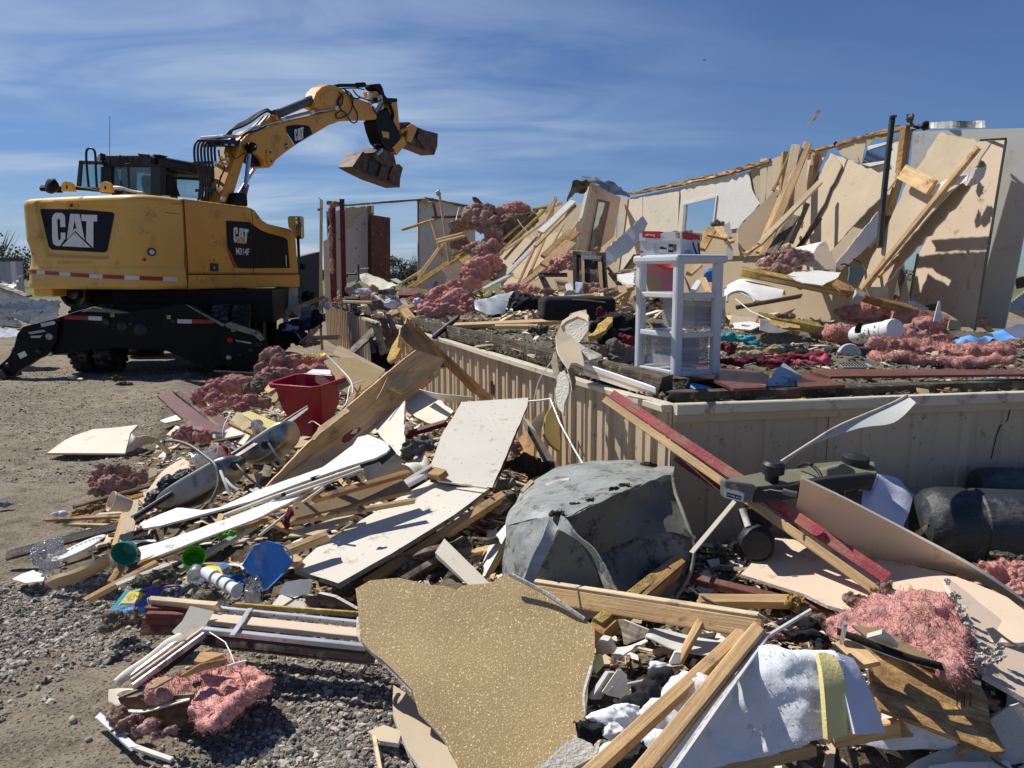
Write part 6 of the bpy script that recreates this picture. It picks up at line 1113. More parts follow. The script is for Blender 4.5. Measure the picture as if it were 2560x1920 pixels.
plate('E',[(1380,380,9.9),(1480,275,10.2),(1560,200),(1620,130),(1700,60,10.8),(1760,20),(1740,200),(1600,420,9.9),(1480,560,9.6),(1400,570)],'tanwall','dark brown wallboard half fallen from the wall behind the shoe box',mo='d',mats=('tanwall','gypsum','tanwall'),jag=.02)
for x,y,s_,lb in((1600,1090,70,'largest, beside the white broken board'),(1720,1000,60,'highest, behind the foam strip'),(1500,1110,50,'smaller, above the teal garment'),(1450,1080,40,'smallest, nearest the drawers')):fluff('E',[(x,y,6.3,s_,s_*.4)],'pinkdull','low dusty pink wool patch, '+lb,mo='d')
# storage drawers and shoe box
cart=thing('drawer_cart',pZ('H',1210,520,.88),'white plastic three tier drawer cart, top bay empty, standing on the broken floor','drawer cart')
A0=pZ('E',935,1440,.885);Af=A0.copy()
ztop=pD('E',985,575,A0.y).z;L0=pZ('E',640,1385,.885);R0=pZ('E',1262,1420,.885)
ul=(L0-A0);ul.z=0;wl_=ul.length;ul.normalize();ur=(R0-A0);ur.z=0;wr_=ur.length;ur.normalize();HH=ztop-.885
def K3(a,b,z):return A0+ul*a+ur*b+VC((0,0,z))
def cbox(a0,a1,b0,b1,z0,z1,m,nm,bevel=.006,par=cart):mb=MB().prism([K3(a0,b0,z0),K3(a1,b0,z0),K3(a1,b1,z0),K3(a0,b1,z0)],(0,0,z1-z0));return obj(nm,mb,m,par,bevel=bevel,seg=2)
pw=.05
for(a,b)in((0,0),(wl_-pw,0),(0,wr_-pw),(wl_-pw,wr_-pw)):cbox(a,a+pw,b,b+pw,0,HH,'cart_white','corner_post',.014)
cbox(-.015,wl_+.015,-.015,wr_+.015,HH-.035,HH+.012,'cart_white','top_panel',.014)
zs_=[0,HH*.325,HH*.655,HH-.03]
for z in zs_[:3]:
 hh=.032
 cbox(pw,wl_-pw,.004,.03,z,z+hh,'cart_white','front_rail');cbox(.004,.03,pw,wr_-pw,z,z+hh,'cart_white','side_rail');cbox(wl_-.03,wl_-.004,pw,wr_-pw,z,z+hh,'cart_white','side_rail');cbox(.03,wl_-.03,.03,wr_-.03,z+.004,z+.014,'cart_white','shelf',0)
cont=['mirror','grey_cloth']
for i,z in((0,zs_[0]),(1,zs_[1])):
 h_=HH*.27
 a0,a1,b0,b1=.05,wl_-.05,.05,wr_-.05;ox=.0 if i==0 else.11;z0,z1=z+.045,z+.045+h_;sh_=lambda a,b,zz_:K3(a,b+ox,zz_);P_=[sh_(a0,b0,z0),sh_(a1,b0,z0),sh_(a1,b1,z0),sh_(a0,b1,z0)];mb=MB()
 q1=[p+VC((0,0,h_))for p in P_];mb.add(P_+q1,[(0,1,2,3),(0,1,5,4),(1,2,6,5),(2,3,7,6),(3,0,4,7)]);dr=obj('drawer',mb,'drawer_plastic',cart,'clear drawer filled with papers and books'if i else 'clear drawer filled with bags and boxes');dr.modifiers.new('t','SOLIDIFY').thickness=.003
 rr_=random.Random(i+5)
 for j in range(9):
  zz_=z0+.01+j*h_*.092;m=rr_.choice(('tarp','white_board','blue_plastic','grimy_steel','cream','wood_dark','white_board','olive_cloth'));w0=rr_.uniform(.0,.06);mb=MB().prism([sh_(a0+.03+w0,b0+.03,zz_),sh_(a1-.04,b0+.03+w0,zz_),sh_(a1-.05,b1-.04-w0,zz_),sh_(a0+.03,b1-.04,zz_)],(0,0,h_*.07));obj('contents',mb,m,dr,fixn=True)
loft('E',[(725,610,5.35),(800,615,5.32),(870,625,5.3),(940,620,5.3)],[(730,690,5.35),(830,720,5.33),(840,830,5.32),(930,835,5.3)],'pinkpl','pink stocking shaped bag hanging in the empty top bay of the drawers','bag','d',nu=16,nv=10,wr=.012,nm='bag',t=.02)
loft('E',[(770,605,5.3),(860,610,5.28),(940,612,5.25)],[(800,625,5.28),(880,655,5.25),(938,650,5.22)],'redpl','red cloth edge tucked at the top of the empty drawer bay','cloth','d',nu=12,nv=4,wr=.01,nm='cloth',t=.01)
loft('E',[(662,575,5.1),(700,566,5.2),(760,566,5.35)],[(660,620,5.02),(695,612,5.0),(722,608,5.0)],'pinkpl','pale pink cuff folded over the left corner of the cart top','cloth','d',nu=10,nv=6,wr=.006,nm='cloth',t=.012,arch=.012)
sbx=thing('shoe_box',pD('E',830,572,5.2),'red and grey shoe box lying on top of the drawer cart','shoe box');b0_=pZ('E',975,570,ztop+.02)if ztop+.02<H0 else pD('E',975,568,A0.y+.12)
bl_=pD('E',688,566,b0_.y+.17);br_=pD('E',1116,575,b0_.y+.20);bl_.z=b0_.z;br_.z=b0_.z;hb_=pD('E',985,450,b0_.y).z-b0_.z;ht_=pD('E',985,392,b0_.y).z-b0_.z
u1=bl_-b0_;u2=br_-b0_
sbb=obj('box_body',MB().prism([b0_,b0_+u1,b0_+u1+u2,b0_+u2],(0,0,hb_)),'card_white',sbx);g=.006
e1=u1.normalized()*g;e2=u2.normalized()*g;sbl=obj('box_lid',MB().prism([b0_-e1-e2+VC((0,0,hb_-.004)),b0_+u1+e1-e2+VC((0,0,hb_-.004)),b0_+u1+u2+e1+e2+VC((0,0,hb_-.004)),b0_+u2-e1+e2+VC((0,0,hb_-.004))],(0,0,ht_-hb_)),'card_white',sbx)
bs=bvh_of(sbb,sbl)
decal(bs,'E',[(704,394),(828,396),(836,400),(832,448),(706,440)],'card_red','red_corner',sbx,.0025);decal(bs,'E',[(990,394),(1112,424),(1112,470),(990,450)],'card_red','red_end',sbx,.0025);decal(bs,'E',[(943,406),(971,407),(971,445),(943,445)],'card_red','red_badge',sbx,.0025)
textdecal(bs,'E','bcg',[(752,412),(797,414),(797,434),(752,430)],'card_white','logo_text',sbx,.004);strokes(bs,'E',[[(728,425),(750,418)],[(738,425),(752,421)],[(745,410),(741,430)]],.0016,'card_white','logo_mark',sbx,.004);strokes(bs,'E',[[(957,412),(957,432)],[(949,418),(951,430),(963,430),(965,418)],[(948,437),(966,437)]],.0014,'card_white','badge_mark',sbx,.004)
decal(bs,'E',[(892,487),(928,488),(926,548),(890,546)],'ink','size_panel',sbx,.0025);textdecal(bs,'E','10',[(897,507),(923,508),(922,530),(896,529)],'card_white','size_number',sbx,.004);decal(bs,'E',[(778,484),(888,487),(886,545),(776,542)],'cart_white','label',sbx,.0022)
decal(bs,'E',[(828,512),(845,503),(858,510),(880,516),(880,525),(830,524)],'ink','shoe_picture',sbx,.004);decal(bs,'E',[(693,533),(709,534),(708,550),(692,549)],'card_red','red_square',sbx,.0025)
for y in(494,512,522,534):strokes(bs,'E',[[(783,y),(818 if y>500 else 806,y+1)]],.0008,'ink','printed_line',sbx,.003)
for i in range(8):strokes(bs,'E',[[(933+i*2,490),(932+i*2,540)]],.0006,'ink','barcode_bar',sbx,.003)
for i in range(28):x=696+(i%7)*10;y=466+(i//7)*16;decal(bs,'E',[(x,y),(x+2.5,y),(x+2.5,y+2.5),(x,y+2.5)],'ink','printed_dot',sbx,.003,step=9)
strokes(bs,'E',[[(780,550),(940,556)]],.001,'ink','printed_line',sbx,.003);strokes(bs,'E',[[(1062,474),(1068,500),(1090,560)],[(1100,480),(1112,570)]],.005,'ink','dark_strap',sbx,.003);strokes(bs,'E',[[(1010,555),(1012,535),(1025,530),(1028,555)],[(1035,530),(1048,555)],[(1035,548),(1048,530)]],.0012,'grey_cloth','pencil_mark',sbx,.003)
decal(bs,'E',[(822,399),(860,400),(842,412)],'ink','lid_notch',sbx,.003)
# far heap on the house floor (crop D)
def FB(*rows,mo='d',k='D',cat='stud',nm='stud',n='mid',t=.05):
 for(x1,y1,d1,x2,y2,d2,w_,m,lb)in rows:beam(k,x1,y1,d1,x2,y2,d2,w_,m,lb,cat,mo,nm=nm,j=(.04,.04),n=n,t=t)
FB((855,462,15.5,1150,368,15.2,24,'foam','foam tipped board sticking out level to the left into the doorway gap'),(1105,385,14.9,1265,930,14.3,30,'pine','near upright stud, lower of the two crossing before the grey end wall'),(1172,165,14.7,1282,925,14.2,20,'pine','tall thin stud with metal scrap on its tip before the grey end wall'),(1118,240,14.9,1142,350,14.9,26,'wood_brown','short dark stub hanging beside the tall thin stud'),(1115,356,15,1390,349,15.2,20,'wood_brown','dark brown rail running level behind the pink heap'),(985,860,14.4,1185,595,14.8,14,'pine_pale','thin lath rising to the crossing studs'),(985,905,14.3,1225,560,14.7,14,'pine','second thin lath below the rising one'),(950,962,13.8,1500,600,14.4,28,'foam','foam covered board slanting up under the pink heap'),(900,968,13.9,1410,640,14.5,32,'foam','longer foam covered board lying along the slope left of the pink'),(820,940,14.3,1010,822,14.5,22,'pine','stud end low at the left of the far heap'),(1160,550,14.2,1385,492,14.2,14,'pine','level lath crossing the thin studs'),(1165,575,14.1,1385,520,14.1,12,'pine_pale','second level lath under the first'),(1280,690,14,1500,575,14,20,'foam','short foam strip before the pink heap'),(1380,770,13.4,1500,690,13.6,22,'pine','small board before the lowest pink lump'),(1700,660,13.4,2095,280,14,26,'foam','long foam edged board right of the pink heap'),(1720,545,13.7,2005,300,14,18,'pine','stud along the grey wool slope'),(1690,405,13.8,2010,305,14,22,'wood_brown','dark board under the upper pink batt'),(1740,640,13.2,2075,400,13.6,14,'pine_pale','thin pale stud right of the pink heap'),(1560,972,12.4,1800,850,12.6,36,'white_board','white painted board end lying low right of the pink heap'),(1762,842,12.6,2300,290,13.2,38,'white_board','long white painted board slanting up to the right of the pink heap'),(1850,932,12.2,2180,200,13.1,20,'pine','tall slanting stud behind the long white board'),(1930,888,12.3,2110,470,13,20,'pine','slanting stud low behind the long white board'),(1990,880,12,2240,420,12.8,18,'pine_pale','thin pale stud by the right end of the white board'),(2100,305,13.2,2170,188,13.3,22,'pine_pale','pale stud tip above the long white board'),(2000,845,11.8,2230,620,12,60,'pine_orange','thick orange board slanting beside the cabinet doors'),(1870,950,11.6,2230,680,11.8,50,'pine','broad fresh board below the thick orange one'),(2160,260,13.2,2215,240,13.2,12,'pine_pale','short pale lath high at the right of the far heap'),(1985,285,14,2110,262,14,30,'foam','lump of foam covered wood on the top of the slope'))
plate('D',[(1715,440,14.2),(1900,360,14.2),(2000,330,14.3),(1990,420),(1880,500),(1780,580,13.9),(1700,560)],'greyfluff','slope of grey wool covered board right of the pink heap','board','d',mats=('greyfluff','wood_old','wood_old'),jag=.04,t=.05,nm='covered_board')
fluff('D',[(1850,400,13.95,110,60),(1790,490,13.9,70,50),(1950,370,14,60,35)],'greyfluff','grey blown wool clinging to the slope right of the pink heap',mo='d',tufts=80)
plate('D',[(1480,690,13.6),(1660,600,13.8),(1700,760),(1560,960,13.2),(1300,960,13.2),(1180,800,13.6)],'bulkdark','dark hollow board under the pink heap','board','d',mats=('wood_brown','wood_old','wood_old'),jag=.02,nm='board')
plate('D',[(1700,600,13.6),(1820,560,13.8),(2230,480),(2230,700,12.6),(2000,900),(1700,950,12.8),(1660,820)],'wood_old','shaded wallboard behind the slanting white board','board','d',mats=('tanwall','gypsum','tanwall'),jag=.03,nm='board')
plate('D',[(1340,720,13.5),(1420,680,13.5),(1450,700),(1400,770,13.4),(1365,750)],'hay','torn yellow paper piece before the pink heap','paper','d',mats=('foam','foam','brownpaper'),jag=.02,nm='paper_scrap');plate('D',[(1365,480,13.9),(1430,470,13.9),(1480,560),(1470,600,13.8),(1420,560)],'tanpaper','tan board scrap stuck in the middle of the pink heap','board','d',mats=('pine_pale',)*3,jag=.03,nm='board_scrap')
fluff('D',[(1490,340,14.1,95,75),(1560,400,14.0,90,80),(1590,300,14.2,50,50),(1640,470,13.9,70,100),(1440,400,14.1,60,50),(1540,450,13.9,60,40)],'pinkdull','large crumpled pink batt at the top of the far heap',mo='d',tufts=260,tl=.06,fold=.12);fluff('D',[(1700,330,14.2,90,50),(1790,290,14.2,100,44),(1880,285,14.3,70,34),(1850,250,14.3,26,20),(1740,360,14.1,60,34)],'pinkfluff','bright pink batt draped over the top right of the far heap',mo='d',tufts=260,tl=.06,fold=.1)
fluff('D',[(1340,430,14.4,70,40),(1310,480,14.4,40,40),(1330,560,14.3,60,50),(1350,610,14.2,70,26),(1400,540,14.2,40,40)],'pinkdull','pink wool sagging at the left of the far heap',mo='d',tufts=200,tl=.06);fluff('D',[(1480,620,13.8,90,40),(1560,650,13.7,90,50),(1640,620,13.7,60,60),(1680,540,13.8,30,80),(1690,690,13.6,36,30),(1600,580,13.8,60,40)],'pinkdull','curled pink batt in the middle of the far heap',mo='d',tufts=260,tl=.06,fold=.12)
fluff('D',[(1430,870,12.9,80,70),(1500,810,13,110,80),(1590,770,13.1,90,70),(1460,920,12.8,60,50),(1640,730,13.2,60,40)],'pinkfluff','rounded pink batt lying lowest in the far heap',mo='d',tufts=260,tl=.05,fold=.08)
plate('D',[(1452,185,14.4),(1480,180,14.4),(1555,245),(1530,262,14.4),(1490,240),(1460,215)],'wood_brown','burnt brown splinter standing on top of the pink heap','splinter','d',mats=('wood_brown',)*3,jag=.03,t=.04,nm='splinter');fluff('D',[(1160,150,14.7,18,22)],'alu','crumpled metal scrap on the tip of the tall thin stud','scrap','d',sub=2,tufts=12,tl=.08,disp=1,nm='metal_scrap')
plate('D',[(1640,290,14.2),(1700,300,14.2),(1690,330),(1630,320,14.1)],'ink','dark bag scrap between the two upper pink batts','scrap','d',mats=('black_cloth',)*3,jag=.02,nm='scrap');plate('D',[(1370,800,13.2),(1420,770,13.3),(1440,800),(1385,830,13.1)],'grimy_steel','grey metal bracket by the lowest pink batt','bracket','d',mats=('grimy_steel',)*3,jag=.01,nm='bracket')
for pts,lb in(([(1690,710,13),(1760,740,12.8),(1830,750,12.7)],'thin white wire from the pink heap to the long white board'),([(1845,375,13.8),(1890,440,13.6),(1960,510,13.4),(2000,530,13.3)],'thin pale wire hanging down the grey wool slope'),([(1340,270,15),(1310,400,14.6),(1290,620,14.3),(1270,760,14.2)],'thin cord hanging before the grey end wall'),([(1220,960,13.6),(1235,900,13.7),(1250,760,13.8)],'short wire by the foot of the crossing studs')):tube('D',pts,2.2,'white_plastic',lb,'wire','d',nm='wire',kk=5)
loft('D',[(480,845,12.6),(560,842,12.8),(680,890,12.9),(820,940,12.8)],[(500,900,12.2),(580,960,12.1),(680,975,12.1),(780,950,12.4)],'cream','curved cream bathtub panel lying before the door slab','panel','d',nu=18,nv=6,wr=.03,t=.01,nm='curved_panel');plate('D',[(745,890,14),(800,885,14),(850,915),(820,930,13.5)],'galv','grey metal sheet corner behind the curved cream panel','metal sheet','d',mats=('galv',)*3,jag=0,nm='metal_scrap')
stn=tube('D',[(368,875,13.2),(375,845,13.2),(460,850,13.1),(470,765,13.1)],9,'black_plastic','black tubular stand sticking up by the two red posts','stand','d',nm='stand',bez=False);tube('D',[(470,770,13.1),(468,900,13),(420,950,12.9)],9,'black_plastic',mo='d',nm='leg',pr=stn,bez=False);tube('D',[(435,840,13.1),(480,805,13.1),(560,798,13.1)],4,'alu','thin grey hose across the black stand','hose','d',nm='hose')
for(x,y,d_,rx,ry,m,lb)in((450,960,11.6,34,26,'olive_cloth','wicker coloured basket lump near the red posts'),(600,975,11.4,34,30,'pine','round tan basket behind the blue grey shoes'),(500,1000,11.2,62,22,'white_cloth','pale blue white cloth bundle at the far floor edge'),(680,1005,11.2,36,22,'tarp','grey shoe shaped bundle left of the orange board'),(755,1000,11.2,30,24,'grey_cloth','dark grey shoe shaped bundle next to the orange board'),(390,990,11.4,30,30,'mauve_cloth','mauve cloth lump right of the left red post'),(300,1070,11,40,16,'pinkfluff','small pink wool patch under the red posts'),(540,1060,10.9,46,30,'pinkfluff','small pink wool tuft at the far floor edge'),(990,1050,10.8,60,34,'pinkdull','dull pink wool patch left of the bright pink tuft'),(990,1100,10.3,44,30,'white_cloth','white plastic bag left of the bright pink tuft'),(750,1110,10.2,50,30,'white_cloth','white crumpled plastic near the torn skirting top'),(620,1120,10.2,60,40,'grey_cloth','grey rags hanging over the torn skirting top'),(1440,1330,9.4,30,14,'pinkdull','tiny pink wool scrap behind the level board')):
 fluff('D',[(x,y,d_,rx,ry),(x+rx*.7,y+ry*.2,d_,rx*.6,ry*.7)],m,lb,'bundle'if 'wool'not in lb else 'insulation','d',sub=3,tufts=50 if 'wool'in lb else 0,disp=.5,nm='bundle'if 'wool'not in lb else 'insulation_scrap')
plate('D',[(820,975,11.3),(1000,965,11.4),(1018,985),(1010,1020,11.2),(820,1030,11.2)],'red_box','orange brown broken board before the doorway gap','board','d',mats=('red_box',)*3,jag=.02,t=.05,nm='board');plate('D',[(345,1040,11.2),(600,1040,11.2),(600,1060),(345,1060,11.1)],'black_plastic','long dark strip at the foot of the red posts','strip','d',mats=('black_plastic',)*3,jag=0,t=.08,nm='strip');beam('D',340,1085,10.6,700,1095,10.6,14,'pine_pale','pale lath along the far floor edge','lath','d',nm='lath')
fluff('D',[(1080,1130,9.6,70,60),(1150,1060,9.7,90,70),(1250,1020,9.8,80,60),(1330,1060,9.6,90,60),(1400,1100,9.5,60,60),(1230,1130,9.4,140,60),(1290,960,9.9,50,40),(1120,1180,9.3,90,30),(1320,1170,9.3,90,34)],'pinkfluff','bright pink shaggy wool mound in the middle of the floor',mo='d',tufts=900,tl=.09,disp=.8,tw=.006);fluff('D',[(1440,1060,9.5,22,60),(1460,1140,9.3,30,26),(1490,1180,9.2,34,14)],'pinkdull','brown pink strand trailing right from the shaggy wool mound',mo='d',tufts=120,tl=.06);fluff('D',[(1780,970,11,80,24),(1880,965,11,80,26),(1960,990,10.8,60,24)],'pinkfluff','flat pink wool strip behind the grey metal sheet',mo='d',tufts=140)
loft('D',[(1460,1085,9.0),(1560,1060,9.1),(1700,1020,9.3),(1810,995,9.4)],[(1480,1150,8.7),(1560,1190,8.6),(1640,1195,8.6),(1735,1190,8.7)],'galv','pale blue grey metal sheet lying right of the pink wool mound','metal sheet','d',nu=16,nv=8,wr=.02,nm='metal_sheet',arch=.05);loft('D',[(1800,1000,9.4),(1900,1010,9.4),(2000,1015,9.4)],[(1740,1190,8.7),(1790,1120,8.9),(1880,1060,9.1)],'dark_metal','dark underside curl of the metal sheet','metal sheet','d',nu=12,nv=6,wr=.02,nm='metal_sheet')
fluff('D',[(1900,1080,9.1,90,50),(1980,1100,9.0,90,56),(1850,1130,8.9,50,34),(2040,1130,9,40,40)],'black_cloth','heap of black crumpled plastic right of the grey metal sheet','plastic','d',sub=4,tufts=60,tl=.03,disp=.9,nm='black_plastic_heap');fluff('D',[(2170,1150,8.6,50,80)],'mauve_cloth','dark brown bag at the right of the black plastic heap','bag','d',tufts=0,disp=.3,nm='bag')
FB((1110,1300,8.9,2212,1255,8.2,50,'pine','long level board lying on the insulation in the middle of the floor'),(1665,1302,8.4,2005,1300,8.3,26,'pine_pale','short pale board in front of the long level one'),(1890,1372,8.0,2010,1300,8.2,18,'pine_pale','thin pale splint by the small dark lump'),(720,1215,10.2,940,1125,10.6,40,'pine','board with broken end lying over the torn skirting'),(845,1135,10.2,935,1250,9.6,34,'pine_orange','short brown stud tipped behind the broken door frame'),cat='board',nm='board');fluff('D',[(2010,1335,8.0,70,40)],'rim','dark rotten lump by the thin pale splint','lump','d',sub=3,tufts=60,disp=.8,nm='rotten_lump')
beam('D',1120,1395,7.9,1335,1215,8.2,40,'dark_metal','dark grey plastic channel leaning behind the broken door frame','channel','d',nm='channel',n='mid',t=.05);beam('D',1112,1380,7.85,1325,1212,8.15,8,'alu','bright edge strip of the dark grey channel','strip','d',nm='strip',n='mid',t=.02)
beam('D',800,1010,11.5,905,1150,10.7,18,'grimy_steel','thin grey bar tipped over the far floor edge','bar','d',nm='bar')
plate('D',[(375,1500,11.4),(400,1490),(560,1330),(600,1290),(650,1185),(740,1070),(772,1045,12.6),(750,1110),(700,1190),(600,1380),(430,1525,11.2)],'wood_old','long weathered grey board leaning up against the torn skirting','board','d',mats=('wood_old',)*3,jag=.01,t=.03,nm='board')
for i,P_ in enumerate(([(590,1290),(640,1260),(730,1520),(660,1550)],[(650,1250),(700,1215),(800,1480),(740,1540)],[(705,1210),(745,1190),(830,1380),(800,1470)],[(560,1400),(590,1385),(620,1520),(580,1530)])):plate('D',[(x,y,9.9+.1*i-.0004*y)for x,y in P_],'wood_old',('dark ribbed panel leaning beside the grey board','second dark ribbed panel, right of the first','third dark ribbed panel, nearest the floor edge','narrow dark ribbed panel at the foot of the grey board')[i],'panel','d',mats=(('wood_old','wood_brown','wood_old','wood_dark')[i],)*3,jag=.01,t=.02,nm='ribbed_panel')
FB((0,1108,14.2,170,1050,14.2,36,'pine','fresh board end sticking out between machine and house'),(80,1205,13.6,200,1070,14,30,'pine','short slanting board below the pale lone stud'),(75,1400,12.8,298,1392,12.6,34,'pine','pine board lying level at the foot of the far skirting'),(0,1390,13,130,1300,13.2,14,'pine','thin stick left of the lone stud'),(0,1440,12.8,110,1330,13.2,14,'pine','second thin stick left of the lone stud'),cat='board',nm='board')
for(x,y,d_,rx,ry,m,lb)in((30,1040,14.4,40,40,'black_cloth','black bag beside the shed at the machine'),(45,1190,13.8,50,60,'tarp_light','grey white plastic sheet crumpled beside the machine'),(60,1280,13.4,60,50,'tarp','dark grey plastic crumpled by the far skirting'),(110,1240,13.3,34,70,'black_cloth','black cloth heap by the lone pale stud'),(60,1440,12.6,60,26,'pinkdull','pink wool scraps on the ground by the far skirting'),(200,1120,13.6,20,30,'white_cloth','white plastic scrap between stud and skirting')):fluff('D',[(x,y,d_,rx,ry),(x-rx*.6,y+ry*.3,d_,rx*.7,ry*.7)],m,lb,'heap','d',sub=3,tufts=30,disp=.8,nm='heap')
plate('B',[(1900,765,14.6),(2055,762,14.6),(2050,850),(2100,950),(2080,1000,14),(1990,900)],'cream','bent cream metal sheet behind the machine frame','sheet','d',mats=('cream','gypsum','tanpaper'),jag=.02,warp=.1,nm='bent_sheet');plate('B',[(1915,830,14.2),(1960,860),(2000,1020,13.8),(1960,1010),(1920,900,14)],'galv','grey blue sheet scrap right of the machine frame','sheet','d',mats=('tarp_light',)*3,jag=.02,warp=.05,nm='sheet_scrap');beam('B',1915,960,13.8,2210,850,14.4,24,'pine','long fresh plank lying between the machine and the house','plank','d');fluff('B',[(2010,1060,13.2,70,50),(1960,1130,13,60,60),(2060,1120,13,50,50)],'black_cloth','black plastic heap right of the machine frame','plastic','d',sub=3,tufts=30,disp=.8,nm='black_plastic_heap');loft('B',[(1950,1050,13),(1990,1020,13.1),(2060,1040,13.1)],[(1950,1070,12.8),(2020,1070,12.8),(2090,1140,12.8)],'tarp_light','grey plastic shell lying on the black heap by the machine','shell','d',nu=10,nv=5,wr=.06,nm='plastic_shell');beam('B',2070,1155,12.8,2200,1045,13.2,12,'pine','thin stick leaning over the black plastic heap','stick','d',nm='stick')
beam('B',470,1395,.03,570,1405,.03,10,'pine_pale','short pale splinter lying alone on the dirt before the machine','splinter','z',nm='splinter',t=.02);beam('B',1480,1348,.05,1770,1362,.05,9,'pine_pale','long thin lath on the ground under the machine right side','lath','z',nm='lath',t=.02);beam('B',1325,1415,.03,1420,1422,.03,9,'pine_pale','short thin lath before the pink wool','lath','z',nm='lath',t=.02);fluff('B',[(790,1400,.04,50,18),(850,1440,.03,50,16)],'mound','small clod of dirt with pink wool on the track','clod','z',sub=3,tufts=30,disp=.7,nm='dirt_clod')
# mound of trampled rubble under the front pile
MPOLY=[(255,1275),(330,1160),(420,1080),(470,1010),(520,960),(620,930),(760,905),(900,880),(1050,880),(1250,980),(1450,1100),(1600,1230),(1760,1350),(2000,1330),(2560,1290),(2700,1500),(2700,2000),(1060,2000),(960,1750),(870,1560),(640,1500),(450,1450),(330,1400),(200,1390)]
mp_=[pZ('O',x,y,0)for x,y in MPOLY];mp_=[(p.x,p.y)for p in mp_]
gx3=np.arange(-3.6,3.6,.045);gy3=np.arange(1.7,9.5,.045);X,Y=np.meshgrid(gx3,gy3);ins=np.zeros(X.shape,bool);dmin=np.full(X.shape,9.);j=len(mp_)-1
for i in range(len(mp_)):
 xi,yi=mp_[i];xj,yj=mp_[j];ins^=((yi>Y)!=(yj>Y))&(X<(xj-xi)*(Y-yi)/(yj-yi+1e-9)+xi);ex_,ey_=xj-xi,yj-yi;u=np.clip(((X-xi)*ex_+(Y-yi)*ey_)/(ex_*ex_+ey_*ey_),0,1);dmin=np.minimum(dmin,np.hypot(X-xi-u*ex_,Y-yi-u*ey_));j=i
dd=np.where(ins,dmin,-dmin)
def sst(v,a,b):q_=np.clip((v-a)/(b-a),0,1);return q_*q_*(3-2*q_)
Z=-.05+sst(dd,-.12,.55)*(.12+.10*fbm(X,Y,2.5,61))+sst(dd,-.05,.2)*(fbm(X,Y,9,62)-.5)*.10
nx=len(gx3);idx=np.arange(len(gy3)-1)[:,None]*nx+np.arange(nx-1)[None];F=np.stack([idx,idx+1,idx+nx+1,idx+nx],-1).reshape(-1,4);ok=(dd>-.12);ok=ok[:-1,:-1]&ok[1:,1:];F=F[ok.ravel()];V=np.stack([X,Y,Z],-1).reshape(-1,3)
npmesh('rubble_base',V,F,'mound',sm=True,kind='stuff',lb='dark trampled dirt and crumbs beneath the front heap of debris',cat='rubble')
def mz(x,y):ix=np.clip(((x+3.6)/.045).astype(int),0,nx-1);iy=np.clip(((y-1.7)/.045).astype(int),0,len(gy3)-1);return Z[iy,ix],dd[iy,ix]
def mpts(n,seed,lo=.0):r_=np.random.RandomState(seed);x=r_.uniform(-3.4,3.4,n);y=1.8+7*r_.rand(n)**1.3;z,d_=mz(x,y);k=(d_>lo)&~((y<2.75)&(x>-1)&(x<.05));return x[k],y[k],z[k]
x,y,z=mpts(15000,71);bits('splinters',np.stack([x,y,z+.012],-1),(.012,.075),[('pine_pale',.3),('pine',.25),('wood_old',.25),('wood_brown',.2)],'short wood splinters all through the front heap','wood chips','chip',72,flat=(.06,.16),asp=(2.2,.35),tilt=.35)
x,y,z=mpts(13000,73);bits('rubble_flakes',np.stack([x,y,z+.012],-1),(.012,.10),[('cream',.3),('tanpaper',.25),('white_board',.2),('pinkdull',.05),('brownpaper',.1),('bulkdark',.1)],'torn flakes of wallboard and paper all through the front heap','scraps','chip',74,flat=(.05,.14),asp=(1.2,.8),tilt=.4)
x,y,z=mpts(16000,75);k=fbm(x,y,2,77)>.48;x,y,z=x[k],y[k],z[k];bits('insulation_clumps',np.stack([x,y,z+.01],-1),(.006,.024),[('greyfluff',.8),('mound',.2)],'crumbs of grey insulation through the front heap','insulation','ico0',76,flat=(.6,1))
x,y,z=mpts(1300,78,.12);bits('rubble_boards',np.stack([x,y,z+.02],-1),(.07,.26),[('pine',.2),('pine_pale',.15),('wood_old',.25),('cream',.15),('tanpaper',.15),('wood_brown',.1)],'broken board ends tangled in the front heap','scraps','chip',79,flat=(.05,.10),asp=(1.5,.35),tilt=.35)
r_=np.random.RandomState(80);x=r_.uniform(-4.5,1,420);y=2+8*r_.rand(420);k=fbm(x,y,.9,81)>.5;x,y=x[k],y[k];bits('splinters',np.stack([x,y,gh(x,y)+.01],-1),(.008,.035),[('pine_pale',.4),('white_board',.25),('wood_old',.35)],'few splinters and paper crumbs on the gravel','wood chips','chip',82,flat=(.08,.2),asp=(1.8,.4),tilt=.2)
def ZP(k,pts,m,lb,cat='board',nm='board',t=.014,jag=.01,em=None,bm_=None,**kw):return plate(k,pts,m,lb,cat,'z',mats=(m,em or m,bm_ or m),jag=jag,t=t,nm=nm,**kw)
def BB(k,rows,cat='plank',nm='plank',mo='z',**kw):
 for(x1,y1,d1,x2,y2,d2,w_,m,lb)in rows:beam(k,x1,y1,d1,x2,y2,d2,w_,m,lb,cat,mo,nm=nm,j=kw.get('j',(.02,.02)),n=kw.get('n','mid'),t=kw.get('t',.035))
